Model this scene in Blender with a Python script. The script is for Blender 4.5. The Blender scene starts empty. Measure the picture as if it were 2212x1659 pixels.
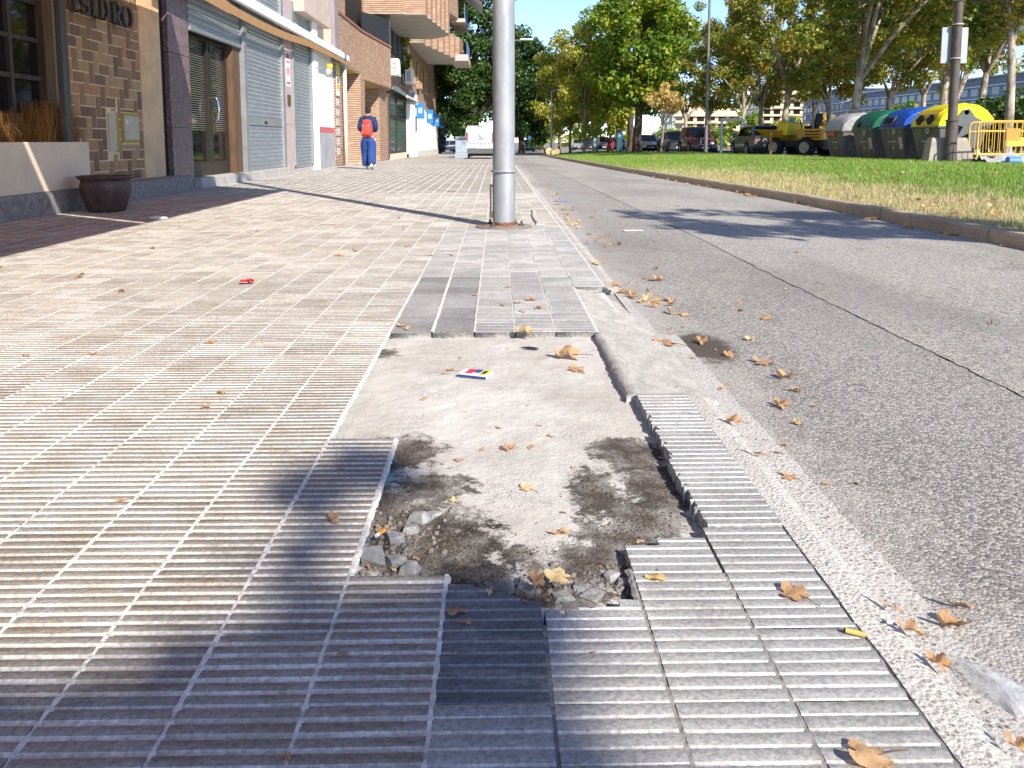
import bpy, bmesh, math, random
import numpy as np
from mathutils import Vector, Matrix, noise as mnoise

# ------------------------------------------------------------------ camera, sky, sun
S = bpy.context.scene
C = S.collection
R = math.radians
F_PX, W_PX, H_PX = 1800.0, 2212.0, 1659.0
PITCH, YAW, CAM_H = R(6.5), R(1.075), 0.80
YH = 305.0
PPY = YH + F_PX * math.tan(PITCH)
cam_d = bpy.data.cameras.new('camera')
cam = bpy.data.objects.new('camera', cam_d)
C.objects.link(cam)
S.camera = cam
cam_d.sensor_width = 36.0
cam_d.lens = F_PX / W_PX * 36.0
cam_d.shift_y = -(H_PX / 2 - PPY) / W_PX
cam_d.clip_start, cam_d.clip_end = 0.05, 2000.0
cam.location = (0, 0, CAM_H)
cam.rotation_euler = (math.pi / 2 - PITCH, 0, -YAW)

SUN_TO = Vector((0.507, -0.862, 0.72)).normalized()
wd = bpy.data.worlds.new('World')
S.world = wd
wd.use_nodes = True
wn = wd.node_tree.nodes
wn.clear()
sky = wn.new('ShaderNodeTexSky')
sky.sky_type = 'NISHITA'
sky.sun_disc = False
sky.sun_elevation = math.asin(SUN_TO.z)
sky.sun_rotation = math.atan2(SUN_TO.x, SUN_TO.y)
sky.altitude = 1800
sky.air_density = 0.8
sky.dust_density = 0.0
sky.ozone_density = 3.2
bg = wn.new('ShaderNodeBackground')
bg.inputs['Strength'].default_value = 0.15
wo = wn.new('ShaderNodeOutputWorld')
wd.node_tree.links.new(sky.outputs[0], bg.inputs[0])
wd.node_tree.links.new(bg.outputs[0], wo.inputs[0])

sun_d = bpy.data.lights.new('sun', 'SUN')
sun_d.energy = 4.4
sun_d.angle = R(0.55)
sun_d.color = (1.0, 0.93, 0.83)
sun = bpy.data.objects.new('sun', sun_d)
C.objects.link(sun)
sun.rotation_euler = (-SUN_TO).to_track_quat('-Z', 'Y').to_euler()
sun.location = (6, -10, 12)

S.view_settings.view_transform = 'Standard'
S.view_settings.look = 'None'
S.view_settings.exposure = 0.88
S.view_settings.gamma = 1.0
S.view_settings.use_curve_mapping = False
S.view_settings.use_white_balance = True          # camera white balance for open shade
S.view_settings.white_balance_temperature = 6720
S.view_settings.white_balance_tint = 10

# ------------------------------------------------------------------ pixel -> world (photo at 2212 x 1659)
_CM = Matrix.Rotation(-YAW, 3, 'Z') @ Matrix.Rotation(math.pi / 2 - PITCH, 3, 'X')

def ray(x, y):
    return _CM @ Vector(((x - W_PX / 2) / F_PX, -(y - PPY) / F_PX, -1.0))

def PZ(x, y, z=0.0):
    d = ray(x, y); t = (z - CAM_H) / d.z
    return Vector((d.x * t, d.y * t, z))

def PX(x, y, X):
    d = ray(x, y); t = X / d.x
    return Vector((X, d.y * t, CAM_H + d.z * t))

def PY(x, y, Y):
    d = ray(x, y); t = Y / d.y
    return Vector((d.x * t, Y, CAM_H + d.z * t))

# ------------------------------------------------------------------ mesh helpers
class MB:
    """collects shapes; build() links them as one mesh object"""
    def __init__(s):
        s.v, s.f, s.m = [], [], []
    def add(s, vs, fs, m=0):
        o = len(s.v)
        s.v += [tuple(v) for v in vs]
        s.f += [tuple(i + o for i in f) for f in fs]
        s.m += [m] * len(fs)
        return s
    def box(s, x0, x1, y0, y1, z0, z1, m=0):
        vs = [(x0, y0, z0), (x1, y0, z0), (x1, y1, z0), (x0, y1, z0), (x0, y0, z1), (x1, y0, z1), (x1, y1, z1), (x0, y1, z1)]
        return s.add(vs, [(0, 3, 2, 1), (4, 5, 6, 7), (0, 1, 5, 4), (1, 2, 6, 5), (2, 3, 7, 6), (3, 0, 4, 7)], m)
    def hexa(s, b, t, m=0):
        """b, t: 4 bottom and 4 top points, counter-clockwise from above"""
        return s.add(list(b) + list(t), [(0, 3, 2, 1), (4, 5, 6, 7), (0, 1, 5, 4), (1, 2, 6, 5), (2, 3, 7, 6), (3, 0, 4, 7)], m)
    def quad(s, a, b, c, d, m=0):
        return s.add([a, b, c, d], [(0, 1, 2, 3)], m)
    def prism(s, poly, axis, a0, a1, m=0):
        """poly: 2D points; axis 'x','y','z' is the extrusion axis"""
        def p(q, a):
            return {'z': (q[0], q[1], a), 'y': (q[0], a, q[1]), 'x': (a, q[0], q[1])}[axis]
        n = len(poly)
        vs = [p(q, a0) for q in poly] + [p(q, a1) for q in poly]
        fs = [tuple(range(n))[::-1], tuple(range(n, 2 * n))] + [(i, (i + 1) % n, n + (i + 1) % n, n + i) for i in range(n)]
        return s.add(vs, fs, m)
    def tube(s, pts, rad, n=8, m=0, caps=True):
        pts = [Vector(p) for p in pts]
        if not hasattr(rad, '__len__'):
            rad = [rad] * len(pts)
        vs, fs = [], []
        prev = None
        for i, p in enumerate(pts):
            d = (pts[min(i + 1, len(pts) - 1)] - pts[max(i - 1, 0)]).normalized()
            if prev is None:
                u = d.orthogonal().normalized()
            else:
                u = (prev - d * prev.dot(d))
                u = u.normalized() if u.length > 1e-6 else d.orthogonal().normalized()
            prev = u
            w = d.cross(u)
            for k in range(n):
                a = 2 * math.pi * k / n
                vs.append(p + (u * math.cos(a) + w * math.sin(a)) * rad[i])
        for i in range(len(pts) - 1):
            for k in range(n):
                k2 = (k + 1) % n
                fs.append((i * n + k, i * n + k2, (i + 1) * n + k2, (i + 1) * n + k))
        if caps:
            fs.append(tuple(range(n))[::-1])
            fs.append(tuple(range((len(pts) - 1) * n, len(pts) * n)))
        return s.add(vs, fs, m)
    def lathe(s, prof, n=24, c=(0, 0, 0), m=0, axis='z', closed=False):
        vs, fs = [], []
        for r, z in prof:
            for k in range(n):
                a = 2 * math.pi * k / n
                q = (r * math.cos(a), r * math.sin(a), z)
                if axis == 'x': q = (z, q[0], q[1])
                if axis == 'y': q = (q[1], z, q[0])
                vs.append((q[0] + c[0], q[1] + c[1], q[2] + c[2]))
        N = len(prof)
        for i in range(N - 1 if not closed else N):
            j = (i + 1) % N
            for k in range(n):
                k2 = (k + 1) % n
                fs.append((i * n + k, i * n + k2, j * n + k2, j * n + k))
        return s.add(vs, fs, m)
    def ell(s, c, r, nu=12, nv=8, m=0):
        vs, fs = [], []
        for i in range(nv + 1):
            t = math.pi * i / nv
            for k in range(nu):
                a = 2 * math.pi * k / nu
                vs.append((c[0] + r[0] * math.sin(t) * math.cos(a), c[1] + r[1] * math.sin(t) * math.sin(a), c[2] - r[2] * math.cos(t)))
        for i in range(nv):
            for k in range(nu):
                k2 = (k + 1) % nu
                fs.append((i * nu + k, i * nu + k2, (i + 1) * nu + k2, (i + 1) * nu + k))
        return s.add(vs, fs, m)
    def loft(s, rings, m=0, caps=True, closed=True):
        n = len(rings[0]); vs = []; fs = []
        for r in rings: vs += [tuple(p) for p in r]
        for i in range(len(rings) - 1):
            for k in range(n if closed else n - 1):
                k2 = (k + 1) % n
                fs.append((i * n + k, i * n + k2, (i + 1) * n + k2, (i + 1) * n + k))
        if caps:
            fs.append(tuple(range(n))[::-1]); fs.append(tuple(range((len(rings) - 1) * n, len(rings) * n)))
        return s.add(vs, fs, m)
    def xf(s, M):
        s.v = [tuple(M @ Vector(v)) for v in s.v]
        return s
    def mesh(s, name, mats, smooth=False):
        me = bpy.data.meshes.new(name)
        me.from_pydata(s.v, [], s.f)
        for mm in (mats if isinstance(mats, (list, tuple)) else [mats]):
            me.materials.append(mm)
        me.polygons.foreach_set('material_index', s.m)
        if smooth:
            me.polygons.foreach_set('use_smooth', [True] * len(s.f))
        me.update()
        bm = bmesh.new(); bm.from_mesh(me)
        bmesh.ops.recalc_face_normals(bm, faces=bm.faces)
        bm.to_mesh(me); bm.free()
        if smooth == 'auto':
            me.set_sharp_from_angle(angle=R(40))
        return me
    def build(s, name, mats, parent=None, smooth=False, loc=None, rot=None, bevel=0, seg=2):
        o = bpy.data.objects.new(name, s.mesh(name, mats, smooth))
        C.objects.link(o)
        if parent is not None: o.parent = parent
        if loc is not None: o.location = loc
        if rot is not None: o.rotation_euler = rot
        if bevel:
            b = o.modifiers.new('bevel', 'BEVEL'); b.width = bevel; b.segments = seg; b.limit_method = 'ANGLE'; b.angle_limit = R(35)
        return o

def thing(name, label, cat, loc=(0, 0, 0), rz=0.0, group=None):
    o = bpy.data.objects.new(name, None)
    C.objects.link(o)
    o.location = loc
    o.rotation_euler = (0, 0, rz)
    o.empty_display_size = 0.1
    return tag(o, label, cat, group)

def tag(o, label=None, cat=None, group=None, kind=None):
    if label: o['label'] = label
    if cat: o['category'] = cat
    if group: o['group'] = group
    if kind: o['kind'] = kind
    return o

def kids(o):
    return [c for c in C.objects if c.parent == o]

def inst(name, me, parent=None, loc=(0, 0, 0), rot=(0, 0, 0), sc=None):
    o = bpy.data.objects.new(name, me)
    C.objects.link(o)
    o.parent = parent
    o.location = loc
    o.rotation_euler = rot
    if sc is not None: o.scale = sc if hasattr(sc, '__len__') else (sc, sc, sc)
    return o

def copy_tree(o, children, parent=None):
    c = o.copy(); C.objects.link(c); c.parent = parent
    for ch in children.get(o.name, []):
        copy_tree(ch, children, c)
    return c

def np_mesh(name, V, Fq, mats, mi=None, smooth=False):
    """V (n,3) array, Fq (m,k) index array"""
    me = bpy.data.meshes.new(name)
    V = np.asarray(V, dtype=np.float32); Fq = np.asarray(Fq, dtype=np.int32)
    k = Fq.shape[1]
    me.vertices.add(len(V)); me.vertices.foreach_set('co', V.ravel())
    me.loops.add(Fq.size); me.loops.foreach_set('vertex_index', Fq.ravel())
    me.polygons.add(len(Fq))
    me.polygons.foreach_set('loop_start', np.arange(0, Fq.size, k, dtype=np.int32))
    me.polygons.foreach_set('loop_total', np.full(len(Fq), k, dtype=np.int32))
    for mm in (mats if isinstance(mats, (list, tuple)) else [mats]):
        me.materials.append(mm)
    if mi is not None: me.polygons.foreach_set('material_index', np.asarray(mi, dtype=np.int32))
    if smooth: me.polygons.foreach_set('use_smooth', np.ones(len(Fq), dtype=bool))
    me.update(calc_edges=True)
    me.validate()
    return me

# ------------------------------------------------------------------ material helpers
class NT:
    def __init__(s, name):
        s.mat = bpy.data.materials.new(name)
        s.mat.use_nodes = True
        s.t = s.mat.node_tree
        s.b = s.t.nodes['Principled BSDF']
        s.out = s.t.nodes['Material Output']
        s._pos = None
    def new(s, typ, **kw):
        n = s.t.nodes.new(typ)
        for k, v in kw.items():
            setattr(n, k, v)
        return n
    def link(s, a, b): s.t.links.new(a, b)
    def put(s, sock, val):
        if isinstance(val, bpy.types.NodeSocket): s.link(val, sock)
        elif hasattr(val, '__len__') and len(val) == 3 and sock.type == 'RGBA': sock.default_value = (*val, 1)
        else: sock.default_value = val
    @property
    def pos(s):
        if s._pos is None: s._pos = s.new('ShaderNodeNewGeometry').outputs['Position']
        return s._pos
    def obj(s): return s.new('ShaderNodeTexCoord').outputs['Object']
    def scaled(s, vec, sc, loc=(0, 0, 0)):
        m = s.new('ShaderNodeMapping'); s.link(vec, m.inputs[0]); m.inputs['Scale'].default_value = sc; m.inputs['Location'].default_value = loc
        return m.outputs[0]
    def noise(s, scale, detail=4, rough=0.55, vec=None, dist=0.0):
        n = s.new('ShaderNodeTexNoise'); s.link(vec or s.pos, n.inputs['Vector'])
        n.inputs['Scale'].default_value = scale; n.inputs['Detail'].default_value = detail; n.inputs['Roughness'].default_value = rough
        n.inputs['Distortion'].default_value = dist
        return n.outputs[0]
    def voro(s, scale, vec=None, out='Color', feature='F1'):
        n = s.new('ShaderNodeTexVoronoi', feature=feature); s.link(vec or s.pos, n.inputs['Vector']); n.inputs['Scale'].default_value = scale
        return n.outputs[out]
    def sep(s, v, i):
        n = s.new('ShaderNodeSeparateXYZ'); s.link(v, n.inputs[0]); return n.outputs[i]
    def math(s, op, a, b=0.0, clamp=False):
        n = s.new('ShaderNodeMath', operation=op, use_clamp=clamp); s.put(n.inputs[0], a); s.put(n.inputs[1], b); return n.outputs[0]
    def ramp(s, fac, lo, hi):
        n = s.new('ShaderNodeMapRange', interpolation_type='SMOOTHSTEP'); s.put(n.inputs[0], fac); n.inputs[1].default_value = lo; n.inputs[2].default_value = hi
        return n.outputs[0]
    def mix(s, fac, a, b, mode='MIX'):
        n = s.new('ShaderNodeMix', data_type='RGBA', blend_type=mode); s.put(n.inputs[0], fac); s.put(n.inputs[6], a); s.put(n.inputs[7], b)
        return n.outputs[2]
    def blob(s, x, y, rx, ry, jag=0.5, ns=9.0):
        """soft stain mask with a noisy rim, centred on world (x, y)"""
        v = s.scaled(s.pos, (1 / rx, 1 / ry, 0), (-x / rx, -y / ry, 0))
        l = s.new('ShaderNodeVectorMath', operation='LENGTH'); s.link(v, l.inputs[0])
        if not hasattr(s, '_bn'):
            s._bn = s.noise(ns, 6, 0.65)
            s._bf = s.noise(110, 4, 0.8)
        d = s.math('ADD', l.outputs['Value'], s.math('MULTIPLY', s.math('SUBTRACT', s._bn, 0.5), jag * 3.6))
        d = s.math('ADD', d, s.math('MULTIPLY', s.math('SUBTRACT', s._bf, 0.5), 1.3))
        return s.ramp(d, 1.15, 0.7)
    def white(s, v):
        n = s.new('ShaderNodeTexWhiteNoise', noise_dimensions='3D'); s.link(v, n.inputs['Vector']); return n.outputs['Value']
    def island(s): return s.new('ShaderNodeNewGeometry').outputs['Random Per Island']
    def bump(s, h, strength=0.5, dist=0.01):
        n = s.new('ShaderNodeBump'); s.put(n.inputs['Height'], h); n.inputs['Strength'].default_value = strength; n.inputs['Distance'].default_value = dist
        s.link(n.outputs[0], s.b.inputs['Normal'])
    def done(s, col=None, rough=0.8, metal=0.0, spec=0.3):
        if col is not None: s.put(s.b.inputs['Base Color'], col)
        s.put(s.b.inputs['Roughness'], rough); s.put(s.b.inputs['Metallic'], metal)
        s.b.inputs['Specular IOR Level'].default_value = spec
        return s.mat

def plain(name, col, var=0.15, scale=6.0, rough=0.7, metal=0.0, spec=0.35, bump=0.0, bscale=60.0, coords='pos', stretch=(1, 1, 1)):
    """one colour with soft mottling and optional fine relief"""
    t = NT(name)
    v = t.pos if coords == 'pos' else t.obj()
    if stretch != (1, 1, 1): v = t.scaled(v, stretch)
    n = t.noise(scale, 5, 0.6, v)
    c = t.mix(t.ramp(n, 0.3, 0.7), tuple(x * (1 - var) for x in col), tuple(min(1, x * (1 + var)) for x in col))
    if bump: t.bump(t.noise(bscale, 3, 0.6, v), bump, 0.01)
    return t.done(c, rough, metal, spec)

rnd = random.Random(11)
# ================================================================== GROUND
TS = 0.1804
OX, OY = -0.52, 0.15
def xb(i): return (OX + (i if i <= 0 else 0.9575 * i)) * TS
def yb(j): return (OY + j) * TS
KX0, KX1, GX1 = xb(4), 0.688, 0.79          # kerb, gutter
ROAD_Z = -0.05
PAVE_END = 43.0
WALL_X = -5.25

def kerb_x(Y):
    return float(np.interp(Y, [-12, 6.5, 9.6, 12.2, 18, 25, 44, 90], [4.15, 4.15, 4.18, 4.12, 4.0, 3.85, 3.65, 3.5]))
def drop_p(Y): return -0.0066 * max(0.0, Y - 26)      # the street falls away gently
def drop_r(Y): return -0.005 * max(0.0, Y - 12)
def crest(Y): return max(0.0, 0.24 - 0.001 * max(0.0, Y - 18)) * min(1.0, max(0.3, (Y + 4) / 18))
def smooth01(t): t = min(1, max(0, t)); return t * t * (3 - 2 * t)
def lawn_z(X, Y): return 0.06 + drop_r(Y) + crest(Y) * smooth01((X - kerb_x(Y)) / 6.5)
def park_z(Y): return 0.06 + drop_r(Y) + crest(Y) - 0.08
LAWN_X1 = 12.3

# ---- tile materials
def tile_mat(name, a, b, c, stain, groove=False, cell_var=0.3, streak=True):
    t = NT(name)
    cell = t.new('ShaderNodeVectorMath', operation='FLOOR')
    sh = t.scaled(t.pos, (1 / TS, 1 / TS, 0), (-OX, -OY, 0.0))
    t.link(sh, cell.inputs[0])
    cr = t.white(cell.outputs[0])
    big = t.noise(1.15, 5, 0.6)
    mid = t.noise(6, 6, 0.65)
    fine = t.noise(110, 4, 0.7)
    col = t.mix(t.ramp(big, 0.35, 0.65), a, b)
    col = t.mix(t.math('MULTIPLY', t.ramp(mid, 0.42, 0.75), 0.75), col, c)
    if streak:
        st = t.noise(4.2, 6, 0.72, t.scaled(t.pos, (1, 5, 1)))
        col = t.mix(t.math('MULTIPLY', t.ramp(st, 0.46, 0.66), 0.72), col, stain)
        s2 = t.noise(1.7, 5, .65, t.scaled(t.pos, (1, 2.2, 1), (3, 1, 0)))
        col = t.mix(t.math('MULTIPLY', t.ramp(s2, 0.52, 0.68), 0.4), col, (0.22, 0.18, 0.115))
    k = t.math('ADD', 1 - cell_var / 2, t.math('MULTIPLY', cr, cell_var))
    k = t.math('MULTIPLY', k, t.math('ADD', 0.62, t.math('MULTIPLY', t.ramp(fine, 0.25, 0.75), 0.6)))
    cm = t.new('ShaderNodeCombineColor'); [t.link(k, cm.inputs[i]) for i in range(3)]
    col = t.mix(1.0, col, cm.outputs[0], 'MULTIPLY')
    pit = t.voro(240, out='Distance')
    col = t.mix(t.math('MULTIPLY', t.math('LESS_THAN', pit, 0.13), 0.55), col, (0.09, 0.085, 0.08))
    if not groove:
        # pale dust rubbed across the worn tops, and spots of old gum and grime
        sm = t.noise(14, 6, 0.7, t.scaled(t.pos, (1, 1.6, 1)))
        col = t.mix(t.math('MULTIPLY', t.ramp(sm, 0.55, 0.8), 0.45), col, (0.5, 0.48, 0.45))
        gm = t.noise(3.3, 7, 0.75)
        col = t.mix(t.math('MULTIPLY', t.ramp(gm, 0.62, 0.74), 0.5), col, (0.1, 0.085, 0.07))
    else:
        gm = t.noise(30, 5, 0.8, t.scaled(t.pos, (1, 2, 1)))
        col = t.mix(t.ramp(gm, 0.64, 0.72), col, (0.07, 0.06, 0.055))
        g2 = t.noise(7, 6, .75)
        col = t.mix(t.math('MULTIPLY', t.ramp(g2, .45, .7), .55), col, (.33, .30, .26))
    t.bump(t.math('ADD', fine, t.math('MULTIPLY', mid, 2.0)), 0.55, 0.003)
    return t.done(col, 0.86, spec=0.25)

M_BAR = tile_mat('tile_top', (0.265, 0.245, 0.22), (0.345, 0.335, 0.32), (0.28, 0.245, 0.195), (0.18, 0.145, 0.105))
M_GRV = tile_mat('tile_groove', (0.66, 0.64, 0.595), (0.74, 0.725, 0.69), (0.52, 0.47, 0.40), (0.45, 0.39, 0.32), groove=True)
M_BAR2 = tile_mat('tile_top_old', (0.30, 0.30, 0.295), (0.37, 0.365, 0.357), (0.24, 0.24, 0.243), (0.18, 0.176, 0.172), cell_var=0.25, streak=False)
M_GRV2 = tile_mat('tile_groove_old', (0.74, 0.73, 0.71), (0.78, 0.77, 0.75), (0.45, 0.44, 0.43), (0.4, 0.38, 0.35), groove=True)
M_BAR3 = tile_mat('tile_top_dark', (0.25, 0.25, 0.253), (0.33, 0.328, 0.322), (0.2, 0.202, 0.208), (0.36, 0.352, 0.34), cell_var=0.35)
M_GRV3 = tile_mat('tile_groove_dark', (0.28, 0.285, 0.29), (0.36, 0.36, 0.36), (0.22, 0.225, 0.235), (0.3, 0.3, 0.3), groove=True)
M_BAR4 = tile_mat('tile_top_darkest', (0.105, 0.115, 0.13), (0.15, 0.158, 0.17), (0.09, 0.098, 0.11), (0.24, 0.24, 0.24), cell_var=0.15)  # darkest, bluish tone for the two tiles at the near rim of the pit
M_GRV4 = tile_mat('tile_groove_darkest', (0.22, 0.23, 0.24), (0.30, 0.305, 0.31), (0.18, 0.19, 0.2), (0.3, 0.3, 0.3), groove=True)
M_SIDE = plain('tile_core', (0.33, 0.32, 0.31), 0.25, 60, 0.9, bump=0.6)
M_MORT = plain('joint_mortar', (0.68, 0.655, 0.61), 0.22, 40, 0.92, bump=0.7, bscale=150)
M_FLAT = tile_mat('tile_far', (0.40, 0.375, 0.34), (0.48, 0.46, 0.43), (0.40, 0.355, 0.29), (0.30, 0.25, 0.19))
M_FLAT2 = tile_mat('tile_far_old', (0.36, 0.355, 0.345), (0.42, 0.41, 0.395), (0.3, 0.3, 0.3), (0.28, 0.27, 0.26), streak=False)
M_FLAT3 = tile_mat('tile_far_dark', (0.2, 0.205, 0.21), (0.26, 0.26, 0.26), (0.18, 0.185, 0.19), (0.27, 0.265, 0.26))
TILE_MATS = {0: [M_BAR, M_GRV, M_SIDE], 1: [M_BAR2, M_GRV2, M_SIDE], 2: [M_BAR3, M_GRV3, M_SIDE], 3: [M_BAR4, M_GRV4, M_SIDE]}

def tile_arrays(w=0.964, g=0.36, d=0.0045, depth=0.03, side=True, e=0.008, nb=6, seed=0, amp=0.0):
    """ribbed paving tile: six flat bars with light grooves between; unit cell 0..1 in y, w wide"""
    r = random.Random(seed)
    x0, x1 = 0.5 - w / 2, 0.5 + w / 2
    prof = [(0.008, -d)]
    for k in range(nb):
        a, b = (k + g / 2) / nb, (k + 1 - g / 2) / nb
        ja, jb = r.uniform(-amp, amp), r.uniform(-amp, amp)
        prof += [(a - e + ja, -d), (a + e + ja, 0), (b - e + jb, 0), (b + e + jb, -d)]
    prof += [(0.992, -d)]
    V, F, M = [], [], []
    for y, z in prof:
        V += [(x0, y, z), (x1, y, z)]
    for i in range(len(prof) - 1):
        F.append((2 * i, 2 * i + 1, 2 * i + 3, 2 * i + 2))
        M.append(0 if prof[i][1] == 0 and prof[i + 1][1] == 0 else 1)
    if side:
        n = len(V)
        y0, y1 = prof[0][0], prof[-1][0]
        V += [(x0, y0, -depth), (x1, y0, -depth), (x1, y1, -depth), (x0, y1, -depth)]
        L = 2 * (len(prof) - 1)
        F += [(n, n + 1, 1, 0), (n + 1, n + 2, L + 1, 1), (n + 2, n + 3, L, L + 1), (n + 3, n, 0, L)]
        M += [2, 2, 2, 2]
        top = [n]; 
    V = np.array(V, dtype=np.float32); F = np.array(F); M = np.array(M)
    V[:, 0] -= 0.5; V[:, 1] -= 0.5
    return V, F, M

def tile_mesh(kind, seed, **kw):
    V, F, M = tile_arrays(seed=seed, amp=0.006, **kw)
    V = V.copy(); V[:, :2] *= TS
    return np_mesh('tile', V, F, TILE_MATS[kind], M)
TILES = {0: [tile_mesh(0, k, g=0.27, d=0.0026) for k in range(4)], 1: [tile_mesh(1, 10 + k, g=0.13, d=0.0016) for k in range(4)],
         2: [tile_mesh(2, 20 + k, g=0.13, d=0.0015) for k in range(3)], 3: [tile_mesh(3, 30 + k, g=0.13, d=0.0013) for k in range(2)]}

def present(i, j):
    """is there a whole tile in column i, row j (the pit has none)"""
    if j < 8: return not (j == 7 and i in (0, 1))
    if j < 19:
        if i <= -3: return True
        if i == -2: return j <= 11
        if i == 3: return j <= 13
        return False
    if i == 3: return j >= 25
    return True
def tile_kind(i, j):
    if j < 19:
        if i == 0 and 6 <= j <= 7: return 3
        return 1 if i >= 0 else 0
    if i >= -2 and j < 42:
        if i <= -1 and j < 27: return 2
        return 1
    return 0

pave = bpy.data.objects.new('pavement', None); C.objects.link(pave); tag(pave, 'ribbed concrete tile pavement with a broken patch', kind='structure')
cells = []
for j in range(3, int(80 / TS)):
    yc = yb(j) + TS / 2
    halfw = yc * 0.645 + 2.6
    for i in range(-29, 4):
        xc = (xb(i) + xb(i + 1)) / 2
        if not present(i, j) or xc < WALL_X + 0.05 or xc < -halfw: continue
        if yc > PAVE_END and xc > -1.75: continue
        if i == 3 and 9 <= j <= 13: continue
        if abs(xc - 0.07) < 0.16 and abs(yc - 7.79) < 0.16: continue
        cells.append((i, j, xc, yc))
cells.sort(key=lambda c: c[3] * 10 + abs(c[2]))
vis_ = [c for c in cells if c[2] > -(c[3] * .645 + .3)]
near = vis_[:294]
nk = {c[:2] for c in near}
far_c = [c for c in cells if c[:2] not in nk]
for i, j, xc, yc in near:
    k = tile_kind(i, j)
    o = inst('tile', rnd.choice(TILES[k]), pave, (xc, yc, rnd.uniform(-0.0012, 0.0012)),
             (rnd.uniform(-.004, .004), rnd.uniform(-.004, .004), rnd.uniform(-.004, .004)), ((xb(i + 1) - xb(i)) / TS, 1, 1))
    if i <= -1 and k == 2 and j >= 19: o.location.z -= 0.004
# the rest of the tiles: ribs as far as they can be seen, flat tops beyond
for kind in (0, 1, 2):
    sub = [c for c in far_c if tile_kind(c[0], c[1]) == kind]
    for flat in (False, True):
        ss = [c for c in sub if (c[3] > 13.0) == flat]
        if not ss: continue
        if flat:
            T = np.array([(-.485, -.493, -.002), (.485, -.493, -.002), (.485, .493, -.002), (-.485, .493, -.002)], dtype=np.float32); TF = np.array([(0, 1, 2, 3)]); TM = np.array([0])
        else:
            T, TF, TM = tile_arrays(side=False, g=0.30 if kind == 0 else 0.18, d=0.0028 if kind == 0 else 0.002)
        T = T.copy(); T[:, :2] *= TS
        cc = np.array([(c[2], c[3], 0) for c in ss], dtype=np.float32)
        cc[:, 2] = np.random.RandomState(kind).uniform(-.0015, .0015, len(cc)) - 0.0066 * np.maximum(0, cc[:, 1] - 26)
        wx = np.array([(xb(c[0] + 1) - xb(c[0])) / TS for c in ss], dtype=np.float32)
        V = np.repeat(T[None], len(ss), 0); V[:, :, 0] *= wx[:, None]; V = V + cc[:, None, :]
        Fq = TF[None] + (np.arange(len(ss)) * len(T))[:, None, None]
        o = bpy.data.objects.new('tile_field', np_mesh('tile_field', V.reshape(-1, 3), Fq.reshape(-1, 4), [[M_FLAT], [M_FLAT2], [M_FLAT3]][kind] if flat else TILE_MATS[kind], np.tile(TM, len(ss))))
        C.objects.link(o); o.parent = pave; o['kind'] = 'stuff'

# bed of mortar below all tiles, and the proud lines of mortar in the long joints
MB().quad((WALL_X - 0.9, -2, -0.034), (KX0, -2, -0.034), (KX0, 26, -0.034), (WALL_X - 0.9, 26, -0.034)).quad((WALL_X - 0.9, 26, -0.034), (KX0, 26, -0.034), (KX0, PAVE_END, drop_p(PAVE_END) - .034), (WALL_X - 0.9, PAVE_END, drop_p(PAVE_END) - .034)).quad((WALL_X - 0.9, PAVE_END, drop_p(PAVE_END) - .034), (-1.75, PAVE_END, drop_p(PAVE_END) - .034), (-1.75, 80, drop_p(80) - .034), (WALL_X - 0.9, 80, drop_p(80) - .034)).build('mortar_bed', M_MORT, pave)
jm, jm2 = MB(), MB()
for i in range(-29, 5):
    x = xb(i) + (.0 if i < 4 else .001)
    low_j = False
    if x < WALL_X: continue
    y = max(0.6, abs(x) / 0.68 - 3.4)
    ranges = [(y, PAVE_END)]
    if i == -2: ranges = [(y, 1.0 * yb(12) + 0.0), (yb(12), PAVE_END)]
    if i == -1: ranges = [(y, yb(12)), (yb(19), PAVE_END)]
    if i == 0: ranges = [(y, yb(8)), (yb(19), PAVE_END)]
    if i >= 1: ranges = [(y, yb({1: 7.1, 2: 8.1, 3: 8.0, 4: 14.0}[i])), (yb(19) if i < 4 else yb(25.2), PAVE_END)]
    low_j = i >= 1
    for a, b in ranges:
        pts = []
        yy = a
        while yy < b:
            pts.append(yy); yy += 0.012 if yy < 3.2 else (0.06 if yy < 9 else 1.0)
        pts.append(b)
        vs, fs = [], []
        for q, yy in enumerate(pts):
            w = ((0.0085 if yy < 9 else .0125) if not low_j or yy > 3 else 0.0098) + rnd.uniform(-.0018, .002); z = (0.0002 if not low_j else -0.0022) + rnd.uniform(-.0012, .0016); dx = rnd.uniform(-.0008, .0008)
            dp = drop_p(yy); z += dp
            vs += [(x - w + dx, yy, dp - 0.006), (x - w * .4 + dx, yy, z), (x + w * .4 + dx, yy, z), (x + w + dx, yy, dp - 0.006)]
            if q:
                o_ = 4 * (q - 1)
                fs += [(o_ + k, o_ + k + 1, o_ + k + 5, o_ + k + 4) for k in range(3)]
        (jm2 if low_j and a < 3 else jm).add(vs, fs)
jm2.build('joint_mortar', plain('dirty_joint', (.24, .232, .22), .3, 60, .95), pave)['kind'] = 'stuff'
jo = jm.build('joint_mortar', M_MORT, pave); jo['kind'] = 'stuff'

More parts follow.
